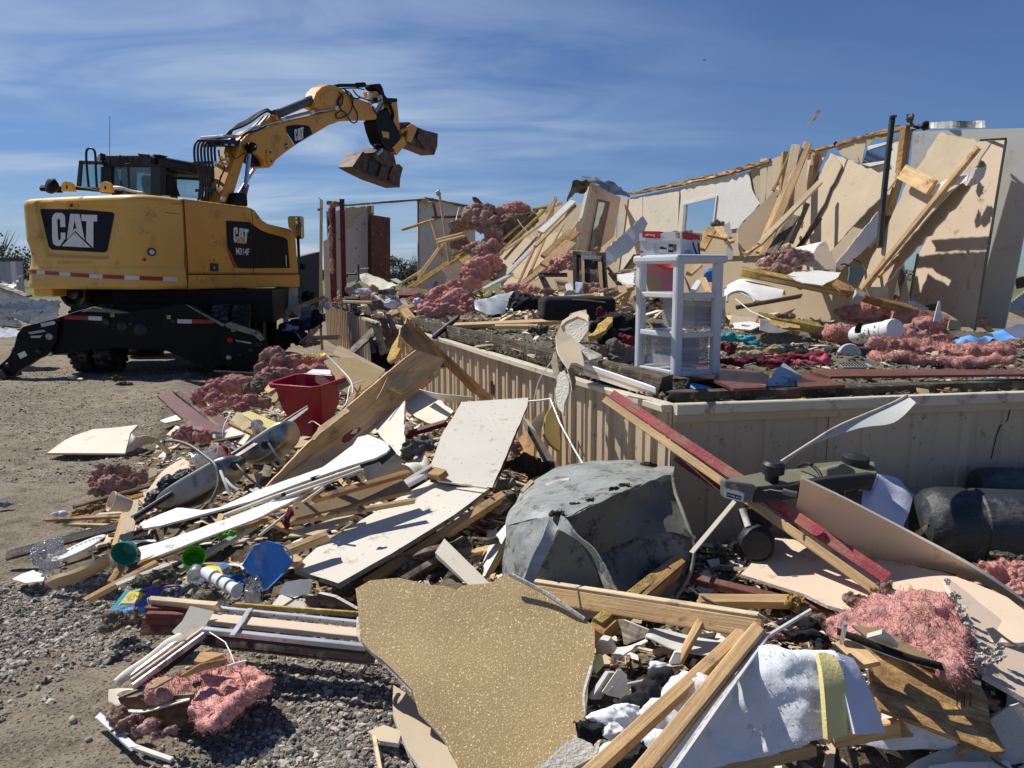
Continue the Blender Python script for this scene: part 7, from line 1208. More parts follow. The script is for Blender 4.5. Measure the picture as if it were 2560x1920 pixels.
# the broken door frame rearing up in the middle
df=thing('broken_door_frame',pD('J',1300,1000,5.0),'large broken tan wooden frame rearing diagonally across the middle of the front heap','broken frame')
beam('J',830,1330,4.35,1975,285,5.75,78,'pine',mo='d',pr=df,nm='long_stud',n='lit',t=.05,j=(.02,.02));beam('J',860,1370,4.32,2090,375,5.78,120,'tanpaper',mo='d',pr=df,nm='wide_board',n='cam',t=.03,j=(.05,.03))
plate('J',[(770,1330,4.3),(830,1382,4.3),(960,1315),(2090,460,5.65),(2190,300,5.8),(1970,230),(1860,310),(1400,700),(1130,950)],pr=df,mats=('pine','pine','osb'),mo='d',jag=.004,t=.02,nm='back_board')
plate('K',[(770,205,5.7),(800,270,5.65),(925,320,5.75),(860,370),(700,470),(630,440),(560,500),(640,330)],pr=df,mats=('pine','pine','osb'),mo='d',jag=.01,t=.012,nm='gusset')
plate('K',[(712,70,5.85),(745,60),(800,100),(870,190,5.9),(960,320,5.85),(925,322),(790,290),(770,210,5.75),(730,180),(690,130)],pr=df,mats=('pine_orange','pine','osb'),mo='d',jag=.02,t=.02,nm='split_top')
beam('K',735,75,5.95,1200,505,6.25,58,'pine',mo='d',pr=df,nm='right_leg',n='mid',t=.07,j=(.05,.02));beam('K',780,90,5.9,1120,455,6.1,22,'pine_orange',mo='d',pr=df,nm='leg_edge',n='mid',t=.05,j=(.05,.05))
plate('K',[(615,270,6.1),(640,200),(700,100,6.2),(722,90),(712,170),(665,265),(625,290,6.05)],pr=df,mats=('foam','pine','osb'),mo='d',jag=.015,t=.03,nm='side_piece');beam('K',690,200,6.0,700,130,6.05,30,'pine',mo='d',pr=df,nm='block',t=.05)
plate('K',[(355,745,4.75),(370,710),(425,672,4.85),(462,662),(466,680),(440,705),(400,745,4.8),(372,756)],pr=df,mats=('dark_red','pine_orange','pine'),mo='d',jag=0,t=.004,nm='lock_hole');plate('K',[(405,700,4.78),(430,672,4.82),(450,674),(440,695),(418,702,4.79)],pr=df,mats=('cream',)*3,mo='d',jag=0,t=.004,nm='lock_plate')
plate('K',[(180,735,4.6),(220,665),(375,555,4.9),(400,575),(372,590),(230,700,4.62),(200,735)],pr=df,mats=('brownpaper','pine','osb'),mo='d',jag=.02,t=.01,nm='torn_edge')
tube('K',[(270,250,5.6),(340,320,5.5),(410,400,5.35),(418,470,5.25)],5,'white_plastic','white electric cable looping over the red bin','cable','d',nm='cable');tube('K',[(480,395,5.4),(430,415,5.35),(400,440,5.3),(385,520,5.2),(345,565,5.1)],5,'white_plastic','second white cable hanging beside the red bin','cable','d',nm='cable');beam('K',400,535,5.25,450,430,5.4,30,'pine','short pine stub standing between bin and door frame','stub','d',nm='stub',j=(.02,.05));tube('K',[(165,640,4.9),(190,630,4.95),(235,658,4.9)],3,'white_plastic','white wire hook before the red bin','wire','d',nm='wire')
# tan speckled board with wooden top edge, behind the bin
plate('J',[(1265,315,6.2),(1325,285,6.3),(1500,290),(1720,395,6.4),(1660,470),(1560,540,6.0),(1440,560),(1375,535,5.9),(1350,430)],'tanpaper_gold','gold speckled tan board leaning behind the red bin','wallboard','d',mats=('tanpaper_gold','gypsum','tanpaper'),jag=.02,nm='wallboard');plate('J',[(1355,200,6.5),(1385,197,6.5),(1560,290),(1730,380,6.5),(1715,405),(1500,320),(1325,265,6.35)],'pine','pale plywood strip along the top of the gold speckled board','plywood','d',mats=('pine_pale','pine','pine'),jag=.004,t=.02,nm='plywood_strip')
# red bin
bn_=thing('storage_bin',pD('J',1210,860,6.0),'dark red plastic storage bin standing crooked in the heap','bin')
bc=pD('J',1175,860,6.05);rt=Matrix.Rotation(-.45,3,'Z')@Matrix.Rotation(.1,3,'X');hB=.43
def ringr(w_,d_,z,c=.05):P_=[(-w_+c,-d_),(w_-c,-d_),(w_,-d_+c),(w_,d_-c),(w_-c,d_),(-w_+c,d_),(-w_,d_-c),(-w_,-d_+c)];return[bc+rt@VC((x_,y_,z))for x_,y_ in P_]
rings=[ringr(.155,.12,0),ringr(.165,.13,.15),ringr(.20,.155,.22),ringr(.225,.175,hB-.04),ringr(.255,.20,hB-.035),ringr(.26,.205,hB),ringr(.235,.18,hB),ringr(.225,.17,hB-.06),ringr(.15,.11,.02)]
mb=MB();mb.add([p for r__ in rings for p in r__],[(i*8+j_,i*8+(j_+1)%8,(i+1)*8+(j_+1)%8,(i+1)*8+j_)for i in range(len(rings)-1)for j_ in range(8)]+[tuple(range(8))[::-1],tuple(range(64,72))]);obj('bin_body',mb,'red_plastic',bn_,bevel=.006,seg=2,sm=35)
plate('J',[(1120,410,6.3),(1170,378,6.4),(1310,382,6.4),(1310,420,6.25),(1130,415)],'white_board','bright white board lying behind the red bin','board','d',mats=('white_plastic',)*3,jag=0,nm='board');plate('J',[(1190,430,6.15),(1340,415,6.2),(1350,520),(1290,530),(1200,480,6.1)],'dark_red','dark red board inside the red bin','board','d',mats=('dark_red',)*3,jag=.01,nm='board')
# pink wool left of the bin
fluff('J',[(300,600,6.3,60,60),(380,560,6.4,90,60),(470,530,6.5,100,60),(560,500,6.5,110,60),(660,490,6.5,80,40),(450,600,6.2,80,40)],'pinkfluff','thick folded pink batt lying left of the red bin',mo='d',tufts=420,tl=.05,fold=.08);fluff('J',[(780,400,6.9,50,60),(840,320,7.0,60,70),(890,270,7.0,60,50),(930,330,6.9,60,60),(840,440,6.7,80,60)],'pinkdull','upright dusty pink batt above the red bin',mo='d',tufts=300,tl=.05,fold=.08);fluff('J',[(960,410,6.8,80,30),(1070,390,6.9,100,30),(1180,370,7,100,26),(1060,320,7.2,70,40),(1150,310,7.3,80,34),(1260,330,7.2,50,26)],'pinkfluff','long strip of pink wool running behind the red bin',mo='d',tufts=300,tl=.05)
fluff('J',[(420,690,5.8,60,34),(500,640,5.9,70,30),(560,610,5.9,50,30),(400,720,5.7,40,20)],'pinkfluff','pink wool roll above the dark red plank',mo='d',tufts=160);fluff('J',[(620,670,5.8,60,40),(700,620,5.9,70,40),(780,640,5.9,60,40),(640,620,5.9,50,40)],'pinkfluff','loose pink wool beside the yellow boards',mo='d',tufts=200);fluff('J',[(700,540,6.2,60,50),(760,500,6.3,50,50)],'greyfluff','grey wool clump between the pink batts',mo='d',tufts=100);fluff('J',[(1180,280,7.3,60,16),(1240,280,7.3,40,16)],'yellowp','small bright yellow plastic scrap behind the pink strip','scrap','d',sub=3,tufts=0,disp=.7,nm='yellow_scrap')
fluff('J',[(180,870,5.0,70,50),(270,890,5.0,60,44),(330,900,5.0,60,46)],'pinkfluff','pink wool block wrapped in brown paper at the left of the heap',mo='d',tufts=120,disp=.3)
plate('J',[(120,800,5.2),(190,750,5.3),(290,790),(380,890,5.0),(360,900),(260,840)],'brownpaper','brown paper face on the pink wool block','paper','d',mats=('wood_old',)*3,jag=.01,t=.01,nm='brown_paper');plate('J',[(840,600,6.0),(985,480,6.2),(1000,560),(860,640,5.9)],'wood_brown','shaded brown board left of the red bin','board','d',mats=('brownpaper',)*3,jag=.01,nm='board');plate('J',[(805,530,6.2),(860,470,6.3),(960,440,6.4),(960,470),(830,560,6.1)],'pine','cardboard strip between pink wool and bin','cardboard','d',mats=('pine',)*3,jag=.02,nm='cardboard')
# left tip of the heap (crop J/I)
BB('J',[(90,560,.30,485,900,.12,84,'dark_red','dark red painted plank with splintered tip lying on the left of the heap')],j=(.06,.01),t=.03);BB('J',[(115,545,.33,500,860,.14,18,'wood_old','weathered edge of the dark red plank'),(150,680,.1,330,800,.12,20,'pine','thin board under the dark red plank'),(320,960,.25,650,895,.3,12,'black_plastic','thin black rod above the sink')])
ZP('J',[(0,770,.03),(150,720,.06),(240,735,.06),(180,760),(40,790)],'white_board','pointed white shard on the dirt left of the dark red plank','shard','shard');ZP('J',[(50,880,.04),(130,800,.1),(200,760,.1),(120,900,.04)],'cream','cream shard under the dark red plank','shard','shard')
bxs=thing('yellow_box',pD('J',720,800,5.2),'yellow brown broken cabinet box with ridged boards behind the sink','box');plate('J',[(540,770,5.3),(590,705,5.45),(630,712),(720,800),(640,850,5.1)],pr=bxs,mats=('hay','pine','hay'),mo='d',jag=.01,t=.02,nm='side');plate('J',[(620,715,5.45),(690,698,5.5),(910,790,5.35),(860,850,5.15),(740,790)],pr=bxs,mats=('foam_yellow','pine','hay'),mo='d',jag=.01,t=.02,nm='top');plate('J',[(520,790,5.25),(545,770,5.3),(800,890,5.0),(770,905,4.98)],pr=bxs,mats=('pine_orange','pine','hay'),mo='d',jag=.0,t=.02,nm='edge')
ZP('J',[(500,850,.3),(560,815,.33),(700,880,.33),(640,960,.26),(500,900)],'cream','cream board with black patches behind the sink','board','board');plate('J',[(1000,980,4.9),(1060,900,5.1),(1150,930),(1130,980,4.85)],'hay','yellow board corner right of the sink bowl','board','d',mats=('hay',)*3,nm='board')
tube('J',[(480,900,4.95),(490,820,5),(525,745,5.1),(540,715,5.15)],4,'white_plastic','white cable curving behind the sink','cable','d',nm='cable')
# sink
sk=thing('kitchen_sink',pD('J',500,1250,4.4),'stainless steel double kitchen sink lying on its side in the heap','sink')
beam('J',-215,1512,3.95,1128,668,5.1,26,'stainless',mo='d',pr=sk,nm='rim',n=VC((-.3,.2,1)),t=.012);plate('J',[(-215,1505,3.97),(440,1085),(1130,655,5.1),(1138,682,5.07),(1040,760),(640,1022),(440,1135),(60,1370),(-195,1540,3.93)],pr=sk,mats=('stainless',)*3,mo='d',jag=0,t=.006,nm='rim_plate');plate('J',[(510,1050,4.62),(700,920,4.8),(815,842,4.95),(825,860),(640,985),(520,1068,4.6)],pr=sk,mats=('blue_plastic','dark_metal','dark_metal'),mo='d',jag=0,t=.003,nm='rim_sticker')
for P_,d1,nm_ in(([(60,1345),(240,1230),(440,1115),(600,1025),(650,1060),(672,1180),(560,1280),(400,1370),(280,1430),(160,1450),(70,1440)],4.35,'bowl'),([(640,1010),(830,890),(1010,765),(1050,790),(1082,870),(1070,950),(960,1040),(830,1115),(750,1110),(680,1060)],4.85,'bowl')):
 c_=pD('J',P_[0][0],P_[0][1],d1);nn_=VC((-.12,-1,.25)).normalized();P3=[pPl('J',x,y,c_,nn_)for x,y in P_];cc=sum(P3,VC())/len(P3);mb=MB();r0=P3;r1=[cc+(p-cc)*1.02+nn_*.08 for p in P3];r2=[cc+(p-cc)*.97+nn_*.16 for p in P3];r3=[cc+(p-cc)*.88+nn_*.19 for p in P3];n_=len(P3);mb.add(r0+r1+r2+r3+[cc+nn_*.19],[(i_*n_+j_,i_*n_+(j_+1)%n_,(i_+1)*n_+(j_+1)%n_,(i_+1)*n_+j_)for i_ in range(3)for j_ in range(n_)]+[(3*n_+j_,3*n_+(j_+1)%n_,4*n_)for j_ in range(n_)]);o=obj(nm_,mb,'stainless',sk,sm=80);sb_=o.modifiers.new('s','SUBSURF');sb_.levels=2;sb_.render_levels=2
for x,y,d_ in((605,1100,4.2),(832,945,4.65)):c_=pD('J',x,y,d_);mb=MB().lathe(c_,VC((-.15,-1,-.1)),[(.02,-.05),(.02,.03),(.028,.03),(.028,.045),(.014,.05),(0,.05)],14);obj('drain',mb,'black_plastic',sk,sm=True)
tube('J',[(590,1110,4.15),(640,1170,4.1),(700,1230,4.1),(780,1290,4.1)],10,'saw_grey','grey drain hose running from the lower sink bowl','hose','d',nm='drain_hose');tube('J',[(835,945,4.6),(880,1020,4.55),(950,1130,4.5)],10,'saw_grey','grey drain hose running from the upper sink bowl','hose','d',nm='drain_hose');tube('J',[(25,935,4.45),(120,930,4.4),(240,970,4.35),(340,1040,4.25),(420,1110,4.15),(448,1200,4.1),(440,1290,4.05),(390,1400,4.0)],13,'saw_grey','thick grey corrugated hose arching over the sink','hose','d',nm='drain_hose',kk=12)
mb=MB();mb.lathe(pD('J',32,935,4.44),VC((-.8,-.6,0)),[(.018,0),(.018,.004),(0,.002)],12);obj('hose_mouth',mb,'ink',WM and[o for o in WM if o.name.startswith('drain_hose')][-1],sm=True)
wy=thing('pipe_wye',pD('J',520,1240,4.05),'white plastic Y shaped drain pipe in front of the sink','pipe');tube('J',[(465,1160,4.1),(500,1250,4.02),(540,1345,3.98)],12,'greywall',mo='d',nm='pipe_arm',pr=wy,kk=12);tube('J',[(500,1220,4.05),(550,1275,4.0),(600,1310,3.98)],12,'greywall',mo='d',nm='pipe_arm',pr=wy,kk=12)
def cup(k,x1,y1,x2,y2,D_,r1_,r2_,m,nm,lb,cat,prof=None):
 a=pD(k,x1,y1,D_);b=pD(k,x2,y2,D_-.06);s_=mpp(k,a);h=(b-a).length;mb=MB().lathe(a,b-a,[(0,0),(r1_*s_*.9,0),(r1_*s_,.004),(r2_*s_,h),(r2_*s_*1.06,h),(r2_*s_*1.06,h-.008),(r2_*s_*.94,h-.004),(r1_*s_*.9,.008),(0,.008)],32);return obj(nm,mb,m,lb=lb,cat=cat,sm=True)
cup('J',430,1045,270,1115,4.35,70,92,'clear_plastic','clear_bowl','clear plastic bowl tipped beside the grey hose and sink','bowl');cup('J',500,1050,400,1010,4.5,44,66,'white_plastic','cup','white plastic cup with an orange base behind the clear bowl','cup');cup('J',520,1060,470,1025,4.52,40,62,'orange','cup_sleeve','orange band of the tipped cup behind the clear bowl','cup');fluff('J',[(440,955,4.75,50,20)],'orange','orange plastic scrap above the white cup','scrap','d',sub=3,tufts=0,disp=.3,nm='orange_scrap')
cup('J',750,860,745,800,5.0,40,44,'clear_plastic','glass_jar','small clear glass jar standing on the sink rim','jar');cup('J',560,1000,505,965,4.7,34,38,'clear_plastic','glass_jar','clear glass jar lying behind the orange cup','jar')
loft('I',[(1060,1060,.10),(1150,980,.16),(1250,850,.24),(1400,760,.30),(1440,790,.3)],[(1110,1120,.08),(1200,1060,.14),(1300,950,.22),(1420,880,.28),(1480,860,.28)],'beige','pale pink beige panel strip left of the sink','panel','z',nu=16,nv=5,t=.01,nm='panel_strip');
fluff('I',[(1400,900,.30,80,50,.10,-.5),(1300,960,.26,90,56,.11,-.5),(1200,1040,.2,70,46,.09,-.6),(1440,870,.31,50,40,.08)],'black_plastic','glossy black vinyl punch bag or vase shape beside the sink','bag','z',sub=4,tufts=0,disp=.06,nm='black_bag');MATS['black_plastic'].node_tree.nodes['Principled BSDF'].inputs['Roughness'].default_value=.3
tube('I',[(1150,1090,.14),(1105,1130,.1),(1110,1180,.08),(1080,1240,.06)],20,'black_plastic','black neck hanging from the glossy black bag','hose','z',nm='bag_neck')
fluff('I',[(1430,950,.28,50,18)],'yellowp','small yellow cloth between black bag and sink','cloth','z',sub=3,tufts=0,disp=.5,nm='yellow_cloth');fluff('I',[(1240,1125,.12,50,24)],'redpl','small red object under the sink','scrap','z',sub=3,tufts=0,disp=.4,nm='red_scrap')
# two white laminate boards
ZP('J',[(-154,1560,.20),(0,1492,.22),(130,1442,.24),(170,1442),(330,1460),(450,1440),(770,1300,.34),(1250,1130),(1480,960,.5),(1520,900,.52),(1600,880,.53),(1720,930,.5),(1768,985,.47),(1740,1015),(1650,1060),(1450,1120),(1100,1240),(700,1390),(0,1580,.16),(-130,1600)],'white_board','white laminate counter board running under the broken door frame','counter board','counter_board',jag=.004,t=.012);beam('J',1160,1235,.36,1700,1060,.42,46,'black_plastic','black rolled edge under the right end of the white counter','edge','z',nm='counter_edge',n='cam',t=.03);beam('J',1690,1070,.42,1775,1000,.44,46,'black_plastic','black rounded corner of the white counter edge','edge','z',nm='counter_edge',n='cam',t=.03)
ZP('I',[(1060,1438,.16),(1230,1395,.18),(1500,1305,.24),(1966,1135,.32),(2240,1015,.4),(2600,860,.48),(2610,890),(2300,1050,.38),(2000,1205),(1850,1262,.26),(1470,1402,.2),(1080,1552,.12),(1085,1480)],'white_board','lower long white laminate board with a jagged left end','counter board','counter_board',jag=.006,t=.012)
beam('I',1085,1560,.11,1480,1410,.18,34,'pine_orange','torn brown wood edge below the lower white board','edge','z',nm='torn_edge',j=(.02,.1),t=.03);beam('I',1700,1330,.2,2000,1240,.26,44,'pine_orange','splintered orange chipboard edge below the white board','edge','z',nm='torn_edge',j=(.1,.1),t=.03);beam('J',560,1600,.2,1100,1350,.38,40,'pine_orange','long splintered orange edge left of the cream rods','edge','z',nm='torn_edge',j=(.1,.1),t=.03,seg=14)
tube('J',[(500,1500,.27),(900,1350,.38),(1540,1130,.52)],16,'cream','cream double trim rod lying over the white boards','rod','z',nm='trim_rod',bez=False);tube('J',[(540,1520,.27),(940,1370,.37),(1545,1150,.51)],9,'cream','thinner cream trim rod beside the double one','rod','z',nm='trim_rod',bez=False);tube('J',[(760,1660,.22),(1000,1470,.32),(1262,1285,.46)],12,'cream','hollow cream tube crossing the white boards','tube','z',nm='hollow_tube',bez=False);fluff('J',[(950,1340,.40,20,18)],'greyfluff','small grey wool tuft on the cream rods',mo='z',sub=2,tufts=10)
# brown boards right of the rods
BB('J',[(1200,1375,.40,1885,1180,.46,60,'pine_orange','upper brown board of the soaked stack right of the cream rods'),(1050,1470,.34,1880,1275,.40,150,'brownpaper','wide soaked brown board in the middle of the stack'),(1060,1545,.30,1930,1392,.36,32,'pine','thin grey tan strip with a wool tuft below the soaked stack')],t=.03,j=(.05,.03));plate('J',[(1840,1230,4.0),(1870,1215),(1905,1280),(1900,1390,3.95),(1860,1390)],'wood_dark','dark broken end of the soaked board stack','board','d',mats=('wood_brown',)*3,nm='board_end',t=.05,jag=.02);fluff('J',[(1540,1450,.38,40,26)],'greyfluff','grey wool tuft on the thin strip',mo='z',sub=3,tufts=40);fluff('J',[(1020,1500,.32,50,60),(980,1560,.28,40,40)],'maroon_cloth','dark red rag in the shade under the brown boards','rag','z',sub=3,tufts=0,nm='rag')
ZP('K',[(60,1260,.22),(190,1230,.24),(330,1180,.27),(430,1165,.28),(330,1230),(190,1290,.22)],'tanpaper','tan board shard under the thin strip','shard','shard');BB('K',[(10,1390,.24,240,1300,.28,60,'pine','short broken timber block by the blue lid')],t=.05,j=(.03,.05));plate('K',[(10,1395,3.35),(60,1370,3.4),(130,1420),(95,1455,3.25),(60,1440)],'pine_pale','pale sawn end of the short timber block','timber end','d',mats=('pine',)*3,t=.02,jag=.005,nm='timber_end')
c_=pD('J',1760,1130,4.75);mb=MB().ico(c_,.26*.62,4);obj('frosted_globe',mb,'frosted',lb='round frosted glass lamp globe behind the soaked boards',cat='lamp globe',sm=True)
# patterned white panels
PRT=('wallpaper','gypsum','tanpaper')
ZP('K',[(1045,518,.66),(1430,493,.66),(1425,540),(1330,760),(1222,1012,.36),(1050,990),(950,975,.36),(865,962,.36),(868,880),(905,780),(940,690),(1000,600)],'wallpaper','white printed wall panel standing up in the middle, hit by a dark shadow','wall panel','wall_panel',em='wood_dark',jag=.004,t=.02,sm=False);beam('K',1432,500,.64,1228,1015,.34,12,'wood_dark','dark right edge of the upper printed panel','edge','z',nm='panel_edge',t=.015)
ZP('K',[(862,966,.345),(1060,990),(1205,1016,.345),(1000,1170),(640,1392),(335,1562,.16),(200,1520),(80,1478,.16),(240,1330),(500,1180),(700,1060)],'wallpaper','long white printed wall panel lying towards the camera','wall panel','wall_panel',em='grimy_steel',jag=.003,t=.024);beam('K',870,965,.365,1195,1014,.365,14,'cream','cream seam strip joining the two printed panels','trim','z',nm='seam_strip',t=.012);beam('K',1215,1020,.33,335,1578,.14,20,'grimy_steel','dirty grey metal edge of the long printed panel','edge','z',nm='panel_edge',t=.03,j=(.02,.02))
ZP('K',[(545,660,.45),(720,510,.6),(712,640),(722,760),(690,830,.42),(640,800)],'wallpaper','small printed white panel behind the counter','wall panel','wall_panel');ZP('K',[(720,540,.55),(800,440,.62),(850,455),(1000,570,.55),(930,650,.45),(850,640),(760,590)],'cream','cream broken board left of the upper printed panel','board','board',em='foam');plate('K',[(720,540,5.4),(905,640,5.2),(930,670),(860,655),(730,570,5.35)],'foam_yellow','yellow thick edge of the cream broken board','edge','d',mats=('foam_yellow',)*3,jag=.01,nm='board_edge');loft('K',[(800,445,.66),(900,470,.66),(1000,480,.66),(1110,492,.66)],[(870,490,.6),(960,520,.6),(1010,525,.58),(1100,505,.62)],'pine_pale','thin bent pale veneer behind the upper printed panel','veneer','z',nu=14,nv=4,nm='veneer',mats=('cream',)*3)
BB('K',[(750,700,.40,950,640,.5,34,'dark_red','dark red board in the dark gap left of the printed panel'),(880,925,.4,935,940,.4,50,'pine_orange','orange board end left of the fold of the printed panels'),(720,985,.36,860,900,.42,16,'cream','cream lath pointing at the fold of the printed panels'),(725,1000,.36,880,915,.4,14,'white_plastic','white lath beside the cream one')]);fluff('K',[(760,790,.45,60,40),(830,760,.45,50,40),(740,830,.4,40,30)],'grey_cloth','crumpled grey brown cloth in the hollow left of the printed panel','cloth','z',tufts=0,disp=.7,nm='cloth');loft('K',[(720,880,.36),(780,840,.4),(850,790,.45)],[(750,930,.34),(800,900,.36),(855,860,.42)],'cream','torn cream sheet below the crumpled cloth','sheet','z',nu=12,nv=6,wr=.05,nm='torn_sheet');fluff('K',[(740,720,.42,20,14)],'maroon_cloth','tiny red scrap in the dark gap','scrap','z',sub=3,tufts=0,nm='red_scrap')
BB('K',[(510,1560,.08,1255,1080,.30,66,'pine','long stud lying parallel below the printed panels'),(560,1470,.1,670,1410,.14,40,'pine','short board end under the printed panel'),(700,1560,.1,1090,1325,.2,60,'wood_old','flat grey board below the long stud')],t=.05,j=(.02,.05));loft('K',[(760,1430,.16),(900,1400,.2),(1080,1300,.24),(1250,1230,.3)],[(880,1480,.12),(1000,1460,.14),(1150,1370,.2),(1290,1280,.28)],'wood_old','weathered bark like torn board right of the long stud','torn board','z',nu=20,nv=6,wr=.07,nm='torn_board',t=.02);ZP('K',[(930,1560,.1),(980,1480,.14),(1060,1560),(1000,1610,.06)],'grey_cloth','torn grey felt piece hanging near the gold board','felt','felt',warp=.05)
ZP('K',[(1100,1555,.08),(1230,1300,.22),(1305,1215,.3),(1300,1290),(1160,1560,.07)],'white_board','narrow white board lying against the dented steel box','board','board',em='foam_yellow',t=.03);BB('K',[(1150,1560,.05,1290,1400,.15,60,'foam_yellow','yellow foam strip beside the narrow white board'),(1400,1040,.42,1450,985,.46,14,'pine_pale','pale splinter above the dented steel box')])
# behind the panels, at the skirting
plate('K',[(1405,610,4.9),(1430,620,4.95),(1612,900,4.6),(1580,925,4.55)],'galv','long grey angle strip leaning between panel and steel box','strip','d',mats=('cream','grimy_steel','grimy_steel'),jag=.005,t=.03,nm='angle_strip');plate('K',[(1530,600,5.0),(1590,500,5.1),(1613,540),(1610,800),(1560,760,4.9),(1520,700)],'foam_yellow','yellow foam sheet leaning on the long skirting','foam sheet','d',mats=('foam_yellow','foam','foam'),jag=.01,t=.03,nm='foam_sheet');plate('K',[(1450,640,5.0),(1500,580,5.05),(1525,570),(1500,700),(1470,840,4.9),(1455,800)],'cream','broken cream shard beside the yellow foam sheet','shard','d',mats=('cream','gypsum','cream'),jag=.03,nm='shard');plate('K',[(1365,740,4.95),(1430,670,5.0),(1470,690),(1460,850),(1400,850,4.8)],'pine_orange','orange broken board behind the upper printed panel','board','d',mats=('pine_orange',)*3,jag=.02,nm='board');fluff('K',[(1360,790,4.9,34,40),(1340,750,4.95,30,30)],'pinkdull','pink wool wad beside the orange broken board',mo='d',tufts=80);fluff('K',[(1400,880,4.6,70,40),(1480,900,4.6,80,45),(1530,910,4.6,40,40)],'bulkdark','rusty brown tangled root like clump above the steel box','clump','d',tufts=500,tl=.05,disp=.9,nm='tangled_clump')
tube('K',[(1430,515,5.0),(1500,510,4.95),(1558,500,4.9)],6,'white_plastic','white bent gutter strip, level part above the printed panel','strip','d',nm='bent_strip',bez=False);tube('K',[(1558,502,4.9),(1613,640,4.7),(1700,800,4.4),(1760,900,4.2)],6,'alu','white bent gutter strip, slanting part along the skirting','strip','d',nm='bent_strip',bez=False);tube('K',[(1590,250,4.9),(1500,380,5.0),(1465,500,5.0),(1460,580,5.0)],3,'white_plastic','white cable curving down the long skirting','cable','d',nm='cable');tube('K',[(1320,900,4.5),(1350,1000,4.3),(1370,1080,4.2)],4,'alu','thin cable left of the dented steel box','cable','d',nm='cable')
BB('K',[(1240,1000,.28,1330,990,.32,40,'grimy_steel','dirty metal scrap right of the fold of the printed panels'),(1300,1100,.25,1250,1140,.25,30,'wood_old','dark board piece between panel and steel box')]);ZP('K',[(1250,1085,.26),(1280,1065,.28),(1285,1080),(1262,1100,.25)],'white_board','tiny white shard between panel and steel box','shard','shard')
# crushed steel tank in the middle
sx=thing('crushed_tank',pD('M',900,1150,3.1),'big dented grimy grey sheet metal tank lying crushed beside the skirting','tank')
def SL(A,B_,m,nm,**kw):return loft('M',A,B_,m,mo='d',pr=sx,nm=nm,t=.005,nu=kw.pop('nu',26),nv=kw.pop('nv',12),wr=kw.pop('wr',.022),**kw)
rdg=[(560,600,2.98),(690,580,3.0),(900,480,3.05),(1050,410,3.1),(1300,320,3.25),(1478,262,3.4)]
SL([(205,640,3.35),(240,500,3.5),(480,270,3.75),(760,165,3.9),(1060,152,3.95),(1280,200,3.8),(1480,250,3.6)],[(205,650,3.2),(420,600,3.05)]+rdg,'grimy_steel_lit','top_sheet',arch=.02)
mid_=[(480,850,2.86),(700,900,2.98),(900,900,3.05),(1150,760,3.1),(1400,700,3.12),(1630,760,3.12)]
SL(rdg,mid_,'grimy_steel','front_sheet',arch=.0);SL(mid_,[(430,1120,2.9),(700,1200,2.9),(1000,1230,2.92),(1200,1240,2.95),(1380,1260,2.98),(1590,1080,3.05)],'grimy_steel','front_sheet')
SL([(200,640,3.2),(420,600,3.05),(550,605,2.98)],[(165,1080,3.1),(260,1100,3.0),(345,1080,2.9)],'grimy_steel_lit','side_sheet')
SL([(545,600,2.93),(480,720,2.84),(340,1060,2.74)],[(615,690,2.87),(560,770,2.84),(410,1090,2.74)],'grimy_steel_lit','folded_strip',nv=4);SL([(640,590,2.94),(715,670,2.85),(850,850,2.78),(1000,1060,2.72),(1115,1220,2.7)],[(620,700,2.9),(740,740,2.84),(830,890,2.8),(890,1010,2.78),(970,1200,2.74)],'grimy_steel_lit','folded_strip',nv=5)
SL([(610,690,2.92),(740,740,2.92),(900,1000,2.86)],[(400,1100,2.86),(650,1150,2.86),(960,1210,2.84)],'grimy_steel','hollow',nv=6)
tube('M',[(1480,262,3.38),(1500,400,3.3),(1560,560,3.2),(1630,760,3.12),(1640,900,3.08),(1600,1060,3.04),(1480,1250,2.98)],16,'grimy_steel',mo='d',pr=sx,nm='rim')
for x,y,d_,r_ in((1300,190,3.75,50),(1400,235,3.65,46),(1270,280,3.4,40),(1110,345,3.2,34),(1030,372,3.12,34),(850,460,3.05,30),(735,490,3.1,34),(600,560,3.02,50)):fluff('M',[(x,y,d_,r_,r_*.5)],'mound',mo='d',disp=.9,nm='dirt_clod',pr=sx)
loft('M',[(485,350,3.5),(560,325,3.5),(640,320,3.5),(700,320,3.48)],[(490,365,3.45),(570,355,3.45),(630,340,3.46),(690,335,3.45)],'pinkdull','pale pink scrap of wool lying on top of the crushed tank','scrap','d',nu=10,nv=4,wr=.03,nm='scrap',arch=.02,mats=('cream',)*3);beam('M',395,490,3.3,475,395,3.4,16,'pine_orange','small orange splinter lying on top of the crushed tank','splinter','d',nm='splinter',t=.01)
# gold flecked wallboard in front
gb_=plate('W',[(768,1272,2.62),(800,1254),(860,1250),(960,1268),(985,1275),(1000,1266),(1060,1262),(1100,1240,2.62),(1130,1258),(1180,1280),(1230,1315),(1285,1352,2.5),(1280,1440),(1262,1550),(1248,1600),(1180,1650,2.1),(1120,1690),(1010,1690,2.05),(960,1600),(905,1540),(890,1490),(850,1450),(800,1405),(778,1380),(775,1330)],'tanpaper_gold','large torn gold speckled tan wallboard lying closest to the camera','wallboard','d',mats=('tanpaper_gold','gypsum','tanpaper'),jag=.012,t=.014,step=.05,warp=.01,nm='wallboard',jscale=2)
for pts in([(1100,1240,2.6),(1180,1282,2.56),(1230,1316,2.52),(1262,1338,2.5)],[(1278,1440,2.36),(1262,1500,2.28),(1262,1550,2.22),(1246,1590,2.18)],[(775,1335,2.55),(782,1385,2.46),(850,1452,2.36),(892,1495,2.3)]):tube('W',pts,5,'gypsum',mo='d',pr=gb_,nm='gypsum_rim',kk=6)
